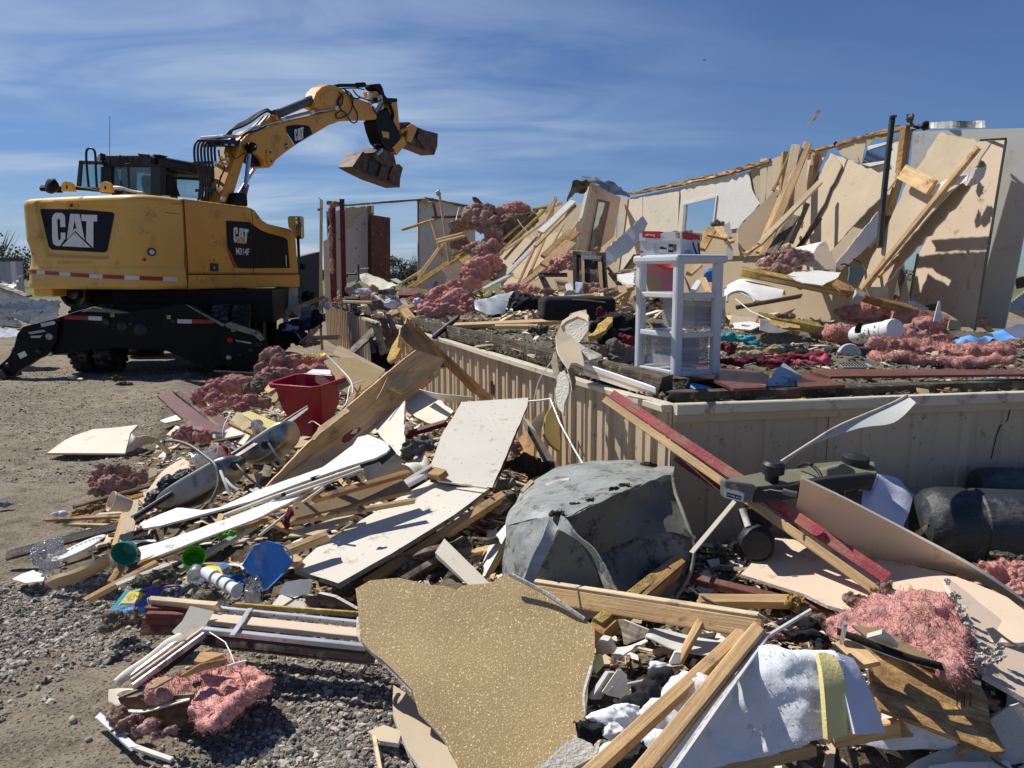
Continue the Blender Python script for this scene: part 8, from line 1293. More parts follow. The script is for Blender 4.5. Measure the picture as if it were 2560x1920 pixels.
ZP('W',[(850,1480,.04),(880,1500),(960,1600),(1000,1680,.04),(930,1690,.04),(880,1620),(848,1540)],'tanpaper','plain tan wallboard sheet under the gold speckled one','wallboard','wallboard',em='gypsum');ZP('W',[(795,1580,.03),(830,1565),(868,1580,.04),(860,1606,.04),(820,1600)],'tanpaper','small tan wallboard scrap on the gravel left of the gold board','wallboard','wallboard',em='gypsum');beam('W',808,1590,.03,822,1665,.03,5,'pine_pale','thin pale stick lying on the gravel below the small tan scrap','stick','z',nm='stick',t=.006)
# timbers between gold board and steel
BB('N',[(120,262,2.85,1880,545,2.42,135,'pine','long pine stud with nail holes lying in front of the crushed tank')],mo='d',n='cam',t=.045);beam('N',120,205,2.86,1885,478,2.43,26,'pine_pale','sunlit top edge of the long nail holed stud, put in as a paler strip','stud edge','d',nm='lit_stud_top',t=.05,n='up')  # paler strip paints the sunlight on the top face of the stud
bst=[o for o in WM if o.name.startswith('plank')][-1];bsv=bvh_of(bst)
for x,y in((592,336),(672,362),(1045,440),(1170,470),(1735,540)):disc(bsv,'N',x,y,11,'ink','nail_hole',bst,.004)
BB('M',[(890,1500,2.6,1490,985,3.05,120,'pine_orange','orange splintered post behind the long nail holed stud'),(895,1440,2.62,1480,970,3.07,30,'foam','foam crust along the top of the orange splintered post')],mo='d',j=(.02,.06),t=.07);fluff('M',[(1380,975,3.05,24,26)],'dark_metal','tuft of black bristles on the orange splintered post','bristles','d',sub=2,tufts=60,tl=.04,nm='bristles')
BB('N',[(480,1760,1.72,1735,605,2.27,105,'pine','left one of the two long fresh studs running to the lower edge'),(900,1760,1.70,1870,570,2.25,110,'pine','right one of the two long fresh studs running to the lower edge'),(1125,1040,2.3,1440,470,2.52,58,'pine','short split pine stick standing above the two long studs')],mo='d',n='mid',j=(.01,.03),t=.04);BB('N',[(1130,1760,1.70,1945,600,2.24,34,'gypsum','white crumbly strip along the right side of the long studs'),(1175,1720,1.71,1950,612,2.23,12,'white_plastic','thin white trim beside the crumbly strip'),(1945,610,2.24,2290,400,2.55,14,'white_plastic','thin white trim bent upward to the right'),(735,1005,2.3,1180,915,2.42,18,'white_plastic','white plastic strip lying level below the pine stick')],mo='d',n='mid',cat='trim',nm='trim_strip',t=.012)
loft('N',[(985,640,2.55),(1010,545,2.62),(1150,550,2.65),(1350,600,2.6),(1650,650,2.5)],[(990,600,2.5),(1080,640,2.48),(1200,700,2.45),(1400,740,2.42),(1600,760,2.4)],'tarp_light','pale grey curved vinyl sheet under the nail holed stud','sheet','d',nu=18,nv=6,nm='vinyl_sheet',mats=('greywall',)*3);loft('N',[(700,690,2.5),(850,680,2.5),(1000,620,2.52)],[(760,790,2.42),(860,720,2.45),(1010,640,2.48)],'greywall','white vinyl fold left of the curved sheet','sheet','d',nu=10,nv=4,nm='vinyl_sheet')
ZP('N',[(770,470,.28),(810,470),(1000,545,.3),(960,610),(820,665,.22),(800,560)],'wood_old','brown paper wedge with white edge beside the gold board','paper wedge','paper_wedge',em='gypsum');ZP('N',[(600,660,.22),(640,625),(700,640,.24),(745,735,.2),(690,740),(600,750)],'tanpaper','tan gypsum lump right of the gold board','wallboard lump','wallboard_lump',em='gypsum',t=.03);ZP('N',[(590,750,.2),(650,740),(665,820),(600,890,.16),(570,840)],'foam_yellow','yellow foam scrap right of the gold board','foam','foam_scrap',t=.02);ZP('N',[(650,1045,.14),(770,870,.2),(800,870),(850,905),(856,1105,.12),(690,1070)],'cream','white stippled shard below the white plastic strip','shard','shard');ZP('N',[(1175,820,.2),(1225,735),(1275,730,.24),(1265,825,.2)],'white_board','small bright white shard left of the pine stick','shard','shard');ZP('N',[(560,1100,.12),(700,890,.18),(760,890),(700,1000),(640,1100,.1)],'greywall','grey white board in the shade right of the gold board','shard','shard')
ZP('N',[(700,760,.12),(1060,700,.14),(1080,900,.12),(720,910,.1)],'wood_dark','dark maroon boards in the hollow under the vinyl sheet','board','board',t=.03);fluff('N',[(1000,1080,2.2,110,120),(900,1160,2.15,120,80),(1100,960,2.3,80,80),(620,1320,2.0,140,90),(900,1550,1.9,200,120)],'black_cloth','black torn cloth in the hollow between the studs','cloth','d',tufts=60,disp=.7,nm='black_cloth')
fluff('N',[(1100,870,2.35,80,60),(950,1030,2.25,70,30)],'batting','small wad of white stuffing above the left stud','stuffing','d',tufts=50,tl=.015,disp=.5,nm='stuffing');fluff('N',[(700,1270,2.02,150,80),(820,1200,2.05,110,60),(740,1370,1.98,80,60)],'batting','white stuffing left of the two long studs','stuffing','d',tufts=50,tl=.015,disp=.4,nm='stuffing');fluff('N',[(1180,1300,2.08,160,130),(1340,1080,2.2,130,130),(1100,1450,1.95,130,90)],'batting','white stuffing between the two long studs','stuffing','d',tufts=50,tl=.015,disp=.35,nm='stuffing')
ZP('N',[(80,1700,.07),(180,1600),(420,1400),(720,1250,.12),(775,1285),(640,1420),(600,1550),(420,1640,.07),(300,1760,.05)],'white_texture','white stippled ceiling board slanting at the bottom beside the gold board','ceiling board','ceiling_board',em='gypsum');BB('N',[(700,1660,.05,1000,1560,.06,70,'pine_orange','pine board end at the bottom edge under the studs'),(1200,1750,.04,2300,1500,.1,60,'pine','pale wood slat under the white padding')],n='up')
# white padding, lower right
pd_=thing('padding',pD('P',200,1200,2.1),'big white fluffy cushion padding with a yellow foam edge at the lower right','padding')
bt_=loft('W',[(1290,1640,.09),(1400,1560,.17),(1500,1462,.25),(1620,1402,.33),(1700,1392,.37),(1792,1392,.37)],[(1330,1680,.06),(1450,1672,.06),(1560,1655,.08),(1660,1640,.1),(1760,1610,.14),(1835,1580,.18)],'batting',mo='z',pr=pd_,nm='batting',t=.05,nu=40,nv=26,wr=.03,arch=.07,mats=('batting','foam_yellow','foam_yellow'));fluff('W',[(1500,1500,.26,60,36),(1440,1560,.18,60,40)],'batting',mo='z',pr=pd_,nm='batting_lump',tufts=60,tl=.012,disp=.3)
loft('P',[(445,775,.372),(500,770,.37),(565,790,.366)],[(520,1440,.19),(620,1420,.19),(725,1385,.19)],'foam_yellow',mo='z',pr=pd_,nm='foam_strip',t=.02,nu=6,nv=14,arch=.035,wr=.004);loft('P',[(565,785,.36),(640,790,.35),(725,815,.34)],[(725,1400,.2),(850,1400,.18),(965,1392,.16)],'batting',mo='z',pr=pd_,nm='thin_batting',t=.012,nu=12,nv=20,arch=.02,wr=.008,mats=('white_cloth','batting','batting'))
loft('P',[(905,1225,.14),(960,1205,.14),(1200,1330,.13),(1560,1450,.1)],[(640,1440,.08),(800,1490,.06),(1200,1520,.06),(1450,1510,.06)],'batting','second white padding sheet lying under the chipboard','padding','z',nu=22,nv=10,wr=.01,t=.02,nm='padding_sheet');beam('P',560,1430,.10,1060,1345,.13,90,'pine','sawn pine block end with growth rings under the padding','block','z',nm='wood_block',t=.05,n='up');ZP('P',[(935,1300,.13),(1165,1280,.14),(1182,1300),(1175,1415,.1),(965,1425,.1)],'pine','squared end of the pine block','block end','wood_block',t=.04)
ZP('P',[(690,700,.30),(870,830),(905,960),(840,905),(900,1130,.24),(935,1205,.2),(1240,1320),(1500,1425),(1780,1540,.12),(1895,1530),(1760,1300),(1755,1140),(1690,1010,.26),(1500,930),(1250,830),(1000,740),(800,660)],'osb','big sheet of brown chipboard with splintered right edge and nails','chipboard','chipboard',jag=.015,t=.018);ZP('P',[(570,700,.34),(670,650,.36),(800,730),(920,840,.34),(770,870,.32),(700,815)],'pine','small pale chipboard corner above the padding','chipboard','chipboard',t=.02)
cb_=[o for o in WM if o.name.startswith('chipboard')][-2]
for x in(1510,1545,1565,1610):beam('P',x,1240,.17,x+8,1090,.27,4,'dark_metal',nm='nail',t=.003,pr=cb_)
beam('P',625,700,.36,658,545,.47,14,'alu','long bolt standing out of the small chipboard corner','bolt','z',nm='bolt',t=.01)
tube('P',[(600,610,.38),(780,680,.37),(1100,800,.35),(1400,880,.33),(1560,920,.31),(1680,960,.29)],30,'black_cloth','black rolled cloth edge above the chipboard','cloth roll','z',nm='cloth_roll');tube('P',[(670,650,.37),(850,730,.35),(1020,795,.34),(1250,860,.32),(1480,915,.30),(1560,960,.28),(1690,1010,.26)],16,'batting','white fluffy cord along the black cloth edge','cord','z',nm='fluffy_cord');fluff('P',[(200,640,2.55,160,50),(400,650,2.52,120,40),(460,740,2.48,60,40),(330,560,2.6,80,50)],'black_cloth','black cloth bunched above the white padding','cloth','d',tufts=20,disp=.6,nm='black_cloth');fluff('P',[(470,545,2.6,90,60),(420,500,2.65,60,40)],'greyfluff','grey wool clump between red plank and white trim',mo='d',tufts=100);fluff('P',[(130,640,2.5,60,30)],'pinkfluff','tiny pink wool tuft at the end of the nail holed stud',mo='d',sub=3,tufts=60)
batt('P',[(530,480,.34),(620,410),(760,340),(900,285),(1100,245),(1300,262),(1460,300,.38),(1530,400),(1580,620),(1620,900,.34),(1500,905),(1300,800),(1120,680),(850,600,.34),(640,610)],'pinkfluff','large pink wool batt lying on the beige panels at the lower right',t=.05,warp=.05,vox=.009);fluff('P',[(960,260,2.68,60,40),(1000,225,2.70,26,20),(760,360,2.58,90,40),(900,300,2.63,60,30)],'pinkdull','brown grey wool tuft on the upper edge of the large pink batt',mo='d',tufts=200,tl=.03)
beam('P',915,500,2.55,940,415,2.62,26,'pine_pale','pale splinter lying on the pink wool batt','splinter','d',nm='splinter',t=.01);ZP('P',[(705,560,.37),(900,580,.37),(1060,660),(1250,770,.33),(1390,860,.32),(1200,810),(1080,755),(820,650,.34)],'brownpaper','curled brown board with torn white edge under the pink batt','board','board',em='gypsum');ZP('P',[(820,660,.37),(940,630),(1060,740,.35),(900,700,.35)],'greywall','grey white vinyl piece tucked under the curled brown board','vinyl piece','vinyl_piece')
plate('P',[(1415,200,2.7),(1470,215),(1700,400,2.58),(2100,720,2.38),(2100,1160,2.15),(1720,945,2.2),(1700,880),(1630,790),(1600,640),(1560,600),(1520,440),(1480,320)],'cream','beige grey wallboard with thick crumbling white edge at the right','wallboard','d',mats=('beige','gypsum','tanpaper'),jag=.01,t=.018,nm='wallboard')
wb_=[o for o in WM if o.name.startswith('wallboard')][-1]
for i,(x,y,r_)in enumerate(((1440,225,22),(1500,340,34),(1540,430,34),(1570,500,36),(1590,570,30),(1580,640,36),(1640,720,46),(1670,820,50),(1740,850,50),(1830,800,44),(1840,730,40),(1760,760,36),(1700,900,30))):fluff('P',[(x,y,2.64-.0005*y,r_,r_)],'gypsum',mo='d',disp=.9,nm='gypsum_crumb',pr=wb_)
ZP('P',[(1740,590,.42),(1790,580),(1900,660),(2000,730,.36),(1990,745),(1860,650),(1815,705,.38)],'tanpaper','tan paper flap torn loose on the right wallboard','paper flap','paper_flap',t=.004);ZP('P',[(1780,1285,.14),(1900,1200),(2100,1110,.2),(2100,1600,.04),(1900,1640),(1800,1540,.06)],'white_texture','white stippled wallboard corner at the right edge','wallboard','wallboard',em='gypsum');ZP('P',[(1080,1680,.03),(1200,1600),(1500,1480,.06),(1900,1580,.04),(1900,1680,.02)],'cream','cream wallboard at the bottom right corner','wallboard','wallboard',em='gypsum');ZP('P',[(1300,1640,.05),(1500,1610),(1900,1600,.06),(1960,1690,.04),(1250,1700)],'white_board','white board edge at the very bottom right','wallboard','wallboard')
wool(bt_,.011,.3,True,True)
# right side: bent panel, red plank, saw, drums
loft('Q',[(780,248,2.98),(1000,350,2.97),(1160,430,2.96),(1500,610,2.92),(1900,830,2.82),(2212,1040,2.76),(2400,1170,2.72)],[(730,520,3.16),(860,690,3.14),(1000,720,3.1),(1300,770,3.05),(1800,870,2.93),(2120,1020,2.81),(2350,1170,2.74)],'beige','long beige wall panel standing on edge and bending away to the right','wall panel','d',nu=30,nv=8,t=.012,nm='wall_sheet',mats=('beige','brownpaper','cream'))
ZP('Q',[(388,862,.24),(470,780),(560,690,.26),(612,630),(730,640),(900,690,.3),(1300,770,.3),(1700,850),(2100,1010),(2300,1150,.28),(2300,1290),(1900,1310,.26),(1400,1200),(950,1062,.26),(800,990)],'beige','wide beige wall panel lying flat beneath the red plank','wall panel','wall_panel',em='gypsum',jag=.01)
rp=thing('red_plank',pD('H',1700,1400,3.3),'long plank with bright red painted face leaning from the deck edge to the lower right','plank');beam('H',735,655,3.95,2930,2125,2.76,78,'red_paint',mo='d',pr=rp,nm='painted_face',n='lit',t=.02);beam('H',690,705,3.93,2830,2215,2.74,60,'pine',mo='d',pr=rp,nm='bare_edge',n='cam',t=.03,j=(.02,.02));beam('H',1240,1170,3.6,1640,1440,3.4,44,'red_box',mo='d',pr=rp,nm='lower_edge',n='cam',t=.02)
BB('Q',[(75,890,.20,970,1110,.20,80,'red_box','red painted plank lying low under the flat beige panel'),(130,1035,.20,730,1040,.2,96,'pine','tan board with a splintered right end in front of the low red plank')],j=(.01,.05),t=.045);fluff('Q',[(745,1030,.23,40,40)],'foam','burst yellow splinters at the end of the tan board','splinters','z',sub=3,tufts=120,tl=.04,disp=.9,nm='splinter_burst');BB('Q',[(100,745,.07,440,740,.07,70,'wood_old','weathered deck board, farthest of three by the skirting'),(240,690,.07,420,700,.07,50,'wood_old','weathered deck board end touching the skirting'),(170,800,.07,420,900,.05,60,'wood_old','weathered deck board, nearest of three by the skirting')],n='up');ZP('Q',[(90,820,.1),(170,810),(260,860,.1),(150,870,.08)],'gypsum','white gypsum lumps left of the weathered deck boards','gypsum','gypsum_lump',t=.03,jag=.02);tube('Q',[(60,950,.22),(160,1020,.22),(300,1080,.22),(360,1090,.2)],8,'hose','black cable curving over the tan board','cable','z',nm='cable')
sw=thing('radial_arm_saw',pD('Q',800,350,3.4),'old olive and grey radial arm saw head lying by the skirting','saw')
def QD(P_,d1,m,nm,dep=.05,bevel=.008,n=(-.1,-1,.2)):c_=pD('Q',P_[0][0],P_[0][1],d1);n_=VC(n).normalized();mb=MB().prism([pPl('Q',x,y,c_,n_)for x,y in P_],-n_*dep);return obj(nm,mb,m,sw,bevel=bevel,seg=2)
plate('Q',[(460,300,3.1),(300,252,3.16),(520,208,3.3),(800,180,3.45),(870,150),(1120,130,3.65),(1245,140),(1262,212,3.5),(940,240,3.35),(700,290)],pr=sw,mats=('saw_olive',)*3,mo='d',jag=0,t=.05,nm='arm_cover')
QD([(940,180),(1060,150),(1130,190),(1140,235),(945,262)],3.35,'saw_olive','arm_hump',.1,.01,(.1,-1,.3));QD([(462,300),(700,290),(940,245),(1275,212),(1232,335),(1190,312),(940,345),(700,385),(470,405)],3.12,'black_plastic','arm_rail',.1);QD([(284,258),(470,282),(490,300),(465,395),(430,405),(284,374)],3.1,'saw_grey','arm_head',.1,.012)
hp=QD([(286,305),(418,340),(405,400),(286,370)],3.09,'alu','name_plate',.006,0);QD([(300,335),(395,360),(392,388),(300,365)],3.085,'ink','plate_panel',.004,0);hv=bvh_of(hp);textdecal(bvh_of([o for o in WM if o.name.startswith('plate_panel')][-1]),'Q','POWER SAW',[(306,346),(390,368),(388,380),(306,358)],'alu','plate_lettering',sw,.003);QD([(318,290),(360,285),(385,330),(350,320)],3.085,'brownpaper','torn_label',.004,0)
for x,y in((296,315),(408,350)):disc(hv,'Q',x,y,7,'ink','rivet',sw,.004)
for i in range(12):QD([(540+i*60,322-i*6.5),(570+i*60,319-i*6.5),(570+i*60,325-i*6.5),(540+i*60,328-i*6.5)],3.10+.027*i,'alu','scale_mark',.006,0)
for x,y,d_,r_,h_ in((600,178,3.2,.048,.04),(1130,122,3.6,.062,.028)):c_=pD('Q',x,y,d_);obj('knob',MB().lathe(c_,VC((.05,-.1,1)),[(r_*.6,-.07),(r_*.6,-.02),(r_,-.02),(r_*.98,h_*.4),(r_*.7,h_*.7),(0,h_*.7)],20),'black_plastic',sw,sm=35)
tube('Q',[(760,170,3.4),(820,150,3.35),(880,190,3.25),(910,240,3.2),(930,300,3.15)],12,'hose',mo='d',pr=sw,nm='cable');tube('Q',[(570,315,3.05),(670,330,3.05)],6,'chrome',mo='d',pr=sw,nm='handle_rod',bez=False);tube('Q',[(660,328,3.04),(700,340,3.03),(750,350,3.02)],[1,1][0]*20,'saw_grey',mo='d',pr=sw,nm='handle');QD([(1060,330),(1180,320),(1170,425),(1065,415)],3.3,'wood_dark','column',.1);QD([(400,480),(470,420),(540,430),(600,560),(540,600),(430,560)],3.25,'black_plastic','motor_bracket',.12);c_=pD('Q',490,660,3.15);a_=VC((-.3,-1,.1));obj('motor',MB().lathe(c_,a_,[(0,-.14),(.06,-.14),(.078,-.02),(.074,.03),(.06,.05),(0,.05)],24),'black_plastic',sw,sm=40)
for i in range(8):an=i*.785;u_=a_.normalized();p_=u_.orthogonal().normalized();q2=u_.cross(p_);d_=p_*math.cos(an)+q2*math.sin(an);e_=u_.cross(d_);b_=c_+u_*.051;obj('vent_slot',MB().add([b_+d_*.022+e_*.006,b_+d_*.05+e_*.013,b_+d_*.05-e_*.013,b_+d_*.022-e_*.006],[(0,1,2,3)]),'ink',sw)
tube('Q',[(400,440,3.2),(420,500,3.18),(440,560,3.15)],22,'white_board','white plastic hoop hanging behind the saw motor','hoop','d',nm='hoop')
for nm,lb,a_,b_,rr_ in(('black_drum','large black plastic drum lying on its side at the right edge',(1590,545,3.6),(2900,600,3.5),.185),('black_drum','second black drum, only its top showing behind the large one',(1930,300,4.0),(2900,310,3.95),.105)):
 p1=pD('Q',*a_);p2=pD('Q',*b_);ax=p2-p1;ln=ax.length;k_=rr_;obj(nm,MB().lathe(p1,ax,[(0,-.05),(k_*.5,-.048),(k_*.8,-.03),(k_*.94,0),(k_,.05),(k_,.16),(k_*.965,.17),(k_*.965,.2),(k_,.21),(k_,ln*.6),(k_*.97,ln*.62),(k_,ln*.64),(k_,ln),(0,ln)],48),'drum_black',lb=lb,cat='drum',sm=30)
loft('Q',[(1270,212,3.75),(1330,215,3.8),(1420,270,3.85),(1510,350,3.85)],[(1170,400,3.5),(1230,460,3.5),(1330,520,3.5),(1440,580,3.5)],'white_cloth','white lilac fabric lampshade with radiating folds behind the saw','fabric','d',nu=26,nv=10,wr=.02,nm='fabric',arch=.05,t=.006);loft('Q',[(1180,320,3.55),(1240,310,3.55),(1275,215,3.6)],[(1165,420,3.45),(1200,440,3.45),(1240,470,3.45)],'white_cloth','bright white corner of the folded fabric','fabric','d',nu=8,nv=6,wr=.01,nm='fabric')
fluff('Q',[(1950,850,2.95,110,60),(2080,850,2.95,120,70),(2200,880,2.9,110,90),(2200,960,2.8,80,60)],'pinkfluff','pink wool batt under the large black drum',mo='d',tufts=160,tl=.03,disp=.35);fluff('Q',[(2080,745,3.1,60,26),(2150,755,3.1,60,26)],'greyfluff','grey wool clump on the pink batt by the black drum',mo='d',tufts=90)
loft('G',[(1130,885,3.78),(1000,950,3.7),(620,1110,3.5),(400,1240,3.38),(150,1400,3.25)],[(1198,942,3.7),(1030,1095,3.55),(760,1138,3.5),(380,1275,3.36),(175,1432,3.24)],'cream','bent cream metal gutter piece slanting across the front skirting','gutter','d',nu=24,nv=6,t=.004,nm='gutter',mats=('greywall','skirt_trim','skirt_trim'));tube('G',[(1130,885,3.77),(1000,955,3.69),(620,1115,3.49),(400,1245,3.37),(150,1405,3.24)],12,'skirt_trim','cream rolled lip of the bent gutter piece','gutter lip','d',nm='gutter_lip');BB('M',[(1640,850,3.05,1950,480,3.25,30,'cream','narrow cream strip leaning under the saw head')],mo='d',t=.008,cat='strip',nm='trim_strip')
# door threshold frame lower left
th=thing('door_threshold',pZ('S',1100,650,.1),'broken door threshold with aluminium rails and cream middle, bent into an angle on the gravel','threshold')
def TB(k,x1,y1,z1,x2,y2,z2,w_,m,nm,t=.02,n='up',**kw):return beam(k,x1,y1,z1,x2,y2,z2,w_,m,pr=th,nm=nm,n=n,t=t,**kw)
TB('S',615,455,.19,1800,575,.19,48,'alu','rail');TB('S',540,532,.18,1810,665,.18,90,'beige','middle_board');TB('S',515,625,.18,1800,760,.18,58,'alu','rail',.02);TB('S',515,690,.12,1850,830,.12,70,'wood_dark','sill_side',.08,'cam');TB('S',560,745,.05,1900,895,.05,30,'grimy_steel','lower_lip',.01);TB('S',760,425,.2,1800,500,.2,22,'foam','foam_edge',.02);TB('S',520,655,.165,1800,790,.165,12,'ink','gap',.02)
tb_=bvh_of(*[o for o in WM if o.parent==th])
for i in range(6):disc(tb_,'S',700+i*184,473+i*17,9,'ink','screw',th,.012);disc(tb_,'S',634+i*187,602+i*18,9,'ink','screw',th,.012)
TB('S',735,670,.2,880,455,.2,22,'alu','joint_strip',.008)
TB('L',1615,545,.18,1040,960,.12,30,'beige','middle_board');TB('L',1620,585,.17,1050,1000,.11,26,'alu','rail');TB('L',1610,605,.12,1110,1000,.07,50,'wood_dark','sill_side',.06,'cam');TB('L',1400,640,.17,930,990,.1,34,'alu','rail',.01)
plate('L',[(1500,370,.24),(1690,400,.22),(1620,520,.19),(1560,570),(1440,610),(1360,555),(1440,480)],pr=th,mats=('cream',)*3,mo='z',jag=.006,t=.006,warp=.03,nm='torn_wrap');loft('L',[(1400,590,.18),(1240,680,.16),(1080,790,.14),(880,990,.1)],[(1470,620,.18),(1330,700,.16),(1180,800,.14),(950,990,.1)],'cream',mo='z',pr=th,nm='torn_wrap',nu=24,nv=6,wr=.02,arch=.015)
sc2=thing('red_timber_block',pZ('L',1300,500,0),'red brown painted double timber block at the end of the threshold','timber');beam('L',1165,410,.15,1500,415,.16,80,'red_box',pr=sc2,nm='timber',n='up',t=.05);beam('L',1150,520,.09,1440,520,.1,120,'red_box',pr=sc2,nm='timber',n='cam',t=.06);beam('L',1165,455,.15,1460,460,.15,70,'red_box',pr=sc2,nm='timber',n='up',t=.045);BB('L',[(1210,322,.19,1720,368,.21,20,'pine_pale','pale lath on top of the red brown timber block')])
batt('S',[(60,1090,.11),(200,960),(420,880),(560,790,.13),(700,790),(860,860),(1000,930),(1015,1040,.12),(900,1090),(720,1210),(600,1310),(430,1310,.1),(420,1110),(180,1100)],'pinkfluff','flat pink wool batt spread on the gravel inside the bent threshold',t=.035,warp=.04,vox=.008);ZP('S',[(330,985,.17),(480,900),(700,850,.19),(690,900),(520,940),(350,1000,.16)],'brownpaper','brown cardboard strip on the pink wool inside the threshold','cardboard','cardboard',t=.006);ZP('S',[(430,870,.17),(480,800,.18),(580,795),(665,815,.18),(600,840),(500,880,.17)],'pine_orange','split orange wood piece in the corner of the threshold','wood piece','wood_piece',t=.02);ZP('S',[(60,1090,.12),(160,1000,.14),(260,1000),(120,1080)],'brownpaper','brown scrap at the left of the flat pink batt','cardboard','cardboard',t=.006);ZP('S',[(700,905,.16),(780,880),(850,865,.17),(840,885),(705,925,.15)],'white_board','small white slotted bracket on the flat pink batt','bracket','bracket',jag=0,t=.004);tube('S',[(555,640,.2),(680,720,.2),(720,800,.19),(755,890,.17)],5,'alu','bent metal strap over the corner of the threshold','strap','z',nm='strap',bez=False)
fluff('S',[(450,1050,.17,40,30)],'greyfluff','grey wool clump on the flat pink batt',mo='z',sub=3,tufts=40)
bx2=thing('broken_box',pZ('L',1300,1380,0),'dark wooden box end wrapped in torn cream sheet at the lower left','box');plate('L',[(930,1090,2.38),(1525,1060,2.34),(1527,1370,2.32),(1250,1390),(1000,1240)],pr=bx2,mats=('wood_brown','wood_old','wood_old'),mo='d',jag=.006,t=.12,nm='box_end');loft('L',[(855,1020,2.46),(950,1005,2.5),(1150,1020,2.48),(1535,1050,2.42)],[(870,1110,2.38),(1000,1200,2.34),(1110,1210,2.33),(1240,1180,2.32),(1510,1110,2.3)],'cream',mo='d',pr=bx2,nm='torn_sheet',nu=22,nv=8,wr=.012,t=.004);plate('L',[(860,1030,2.5),(1100,1010,2.5),(1530,1045,2.44),(1525,1070),(1100,1080,2.4),(880,1060)],pr=bx2,mats=('wood_old',)*3,mo='d',t=.02,nm='box_top')
fluff('L',[(920,1220,.06,60,50),(1020,1290,.06,90,60),(1150,1330,.06,100,60),(1280,1380,.05,90,40),(1080,1380,.03,60,50)],'pinkdull','pink wool spilling from under the broken box',mo='z',tufts=120,tl=.02,disp=.4);BB('L',[(785,1240,.03,1050,1480,.03,34,'white_plastic','white split trim strip on the gravel, upper half'),(1040,1470,.03,1345,1575,.02,40,'cream','white split trim strip on the gravel, lower half')],t=.01,n='up')
# small things at the left
plate('I',[(360,714,.02),(500,612,.09),(570,580),(720,530),(860,520),(1060,497,.16),(1000,560),(960,716,.05)],'cream','white wallboard piece with tan edge lying alone on the gravel','wallboard','z',mats=('cream','tanpaper','tanpaper'),jag=.004,t=.016,nm='wallboard');loft('I',[(1000,560,.14),(1060,590,.12),(1150,590,.1),(1225,600,.06)],[(970,715,.03),(1040,680,.02),(1120,650,.02),(1220,630,.02)],'cream','curled grey backing strip right of the lone wallboard','strip','z',nu=12,nv=5,wr=.02,nm='curled_strip')
fluff('I',[(800,900,.12,80,80),(900,880,.12,70,70),(860,960,.1,100,70),(780,980,.08,70,50),(960,960,.1,80,50),(1050,900,.12,50,44)],'pinkdull','dusty pink wool tuft alone at the left tip of the heap',mo='z',tufts=400,tl=.035,disp=.6)
BB('I',[(70,1500,.03,950,1265,.1,76,'wood_dark','dark brown smooth plank pointing left on the gravel'),(360,1228,.06,960,1200,.1,30,'pine_orange','rough orange lath above the dark brown plank'),(500,1262,.04,930,1275,.07,24,'pine','short lath between the orange one and the dark plank'),(575,1125,.08,1140,970,.16,34,'wood_brown','curved brown wood strip above the beige cone'),(560,1190,.07,1080,1040,.14,40,'foam','yellow brown chipboard strip under the curved one')],t=.02);fluff('I',[(640,1160,.1,70,30),(720,1130,.11,60,26)],'osb','crumbled yellow chipboard lump at the left tip','chipboard','z',sub=3,tufts=40,disp=.7,nm='chipboard_lump')
cup('I',1000,1120,850,1085,3.95,50,74,'beige','lamp_shade','beige cardboard cone or lamp shade lying at the left tip','lamp shade');ZP('I',[(920,1400,.1),(935,1280),(985,1080,.2),(1062,1068,.2),(1050,1180),(1010,1390,.1)],'tanpaper','upright tan wallboard strip beside the black bag neck','wallboard','wallboard');BB('I',[(760,1185,.1,970,1170,.12,18,'cream','cream shard edge below the cone'),(960,1150,.17,880,1420,.09,20,'pine','thin stick by the upright tan strip')],t=.01)
fluff('I',[(330,1450,.10,70,60),(400,1420,.12,70,50),(300,1530,.07,50,50),(370,1570,.06,50,50)],'clear_plastic','crumpled clear plastic bag on the dark plank','plastic bag','z',tufts=0,disp=.5,nm='plastic_bag',fold=.12)
c_=pZ('I',620,1472,.10);n_=VC((-.35,-.05,.93)).normalized();s_=mpp('I',c_);pl_=obj('plate',MB().lathe(c_,n_,[(0,0),(.07,0),(.088,.008),(.125,.02),(.127,.024),(.09,.013),(.07,.005),(0,.005)],40),'ceramic',lb='white ceramic plate with blue green leaf rim tilted in the rubble',cat='plate',sm=True)
u_=n_.orthogonal().normalized();v_=n_.cross(u_)
for i in range(30):an=i*.21;d_=u_*math.cos(an)+v_*math.sin(an);e_=n_.cross(d_);b_=c_+d_*.105+n_*.0195;obj('rim_leaf',MB().add([b_-e_*.008,b_-d_*.006,b_+e_*.008,b_+d_*.006],[(0,1,2,3)]),'teal_plastic'if i%3 else 'purple_plastic',pl_)
cup('I',1000,1440,950,1490,3.25,60,92,'teal_plastic','flower_pot','teal green plastic pot lying open and full of grey crumbs','pot');fluff('I',[(955,1495,.13,66,56,.03)],'greyfluff','grey crumbs filling the teal pot',mo='z',sub=3,tufts=80,tl=.02);loft('I',[(950,1420,.2),(1040,1385,.22),(1190,1380,.22)],[(990,1440,.2),(1080,1400,.21),(1200,1392,.22)],'white_plastic','white spoon shaped plastic handle above the teal pot','handle','z',nu=10,nv=3,nm='handle')
cup('I',1480,1560,1490,1510,3.45,70,80,'green_plastic','green_bucket','bright green printed bucket half buried under the white board','bucket');fluff('J',[(540,1640,.25,50,22),(470,1650,.22,30,20)],'green_plastic','bright green torn plastic under the white board','scrap','z',sub=3,tufts=0,disp=.5,nm='green_scrap');BB('I',[(1400,1600,.1,1966,1270,.22,20,'galv','grey pipe slanting under the lower white board'),(1250,1659,.05,1620,1480,.1,70,'wood_dark','black board beside the green bucket')])
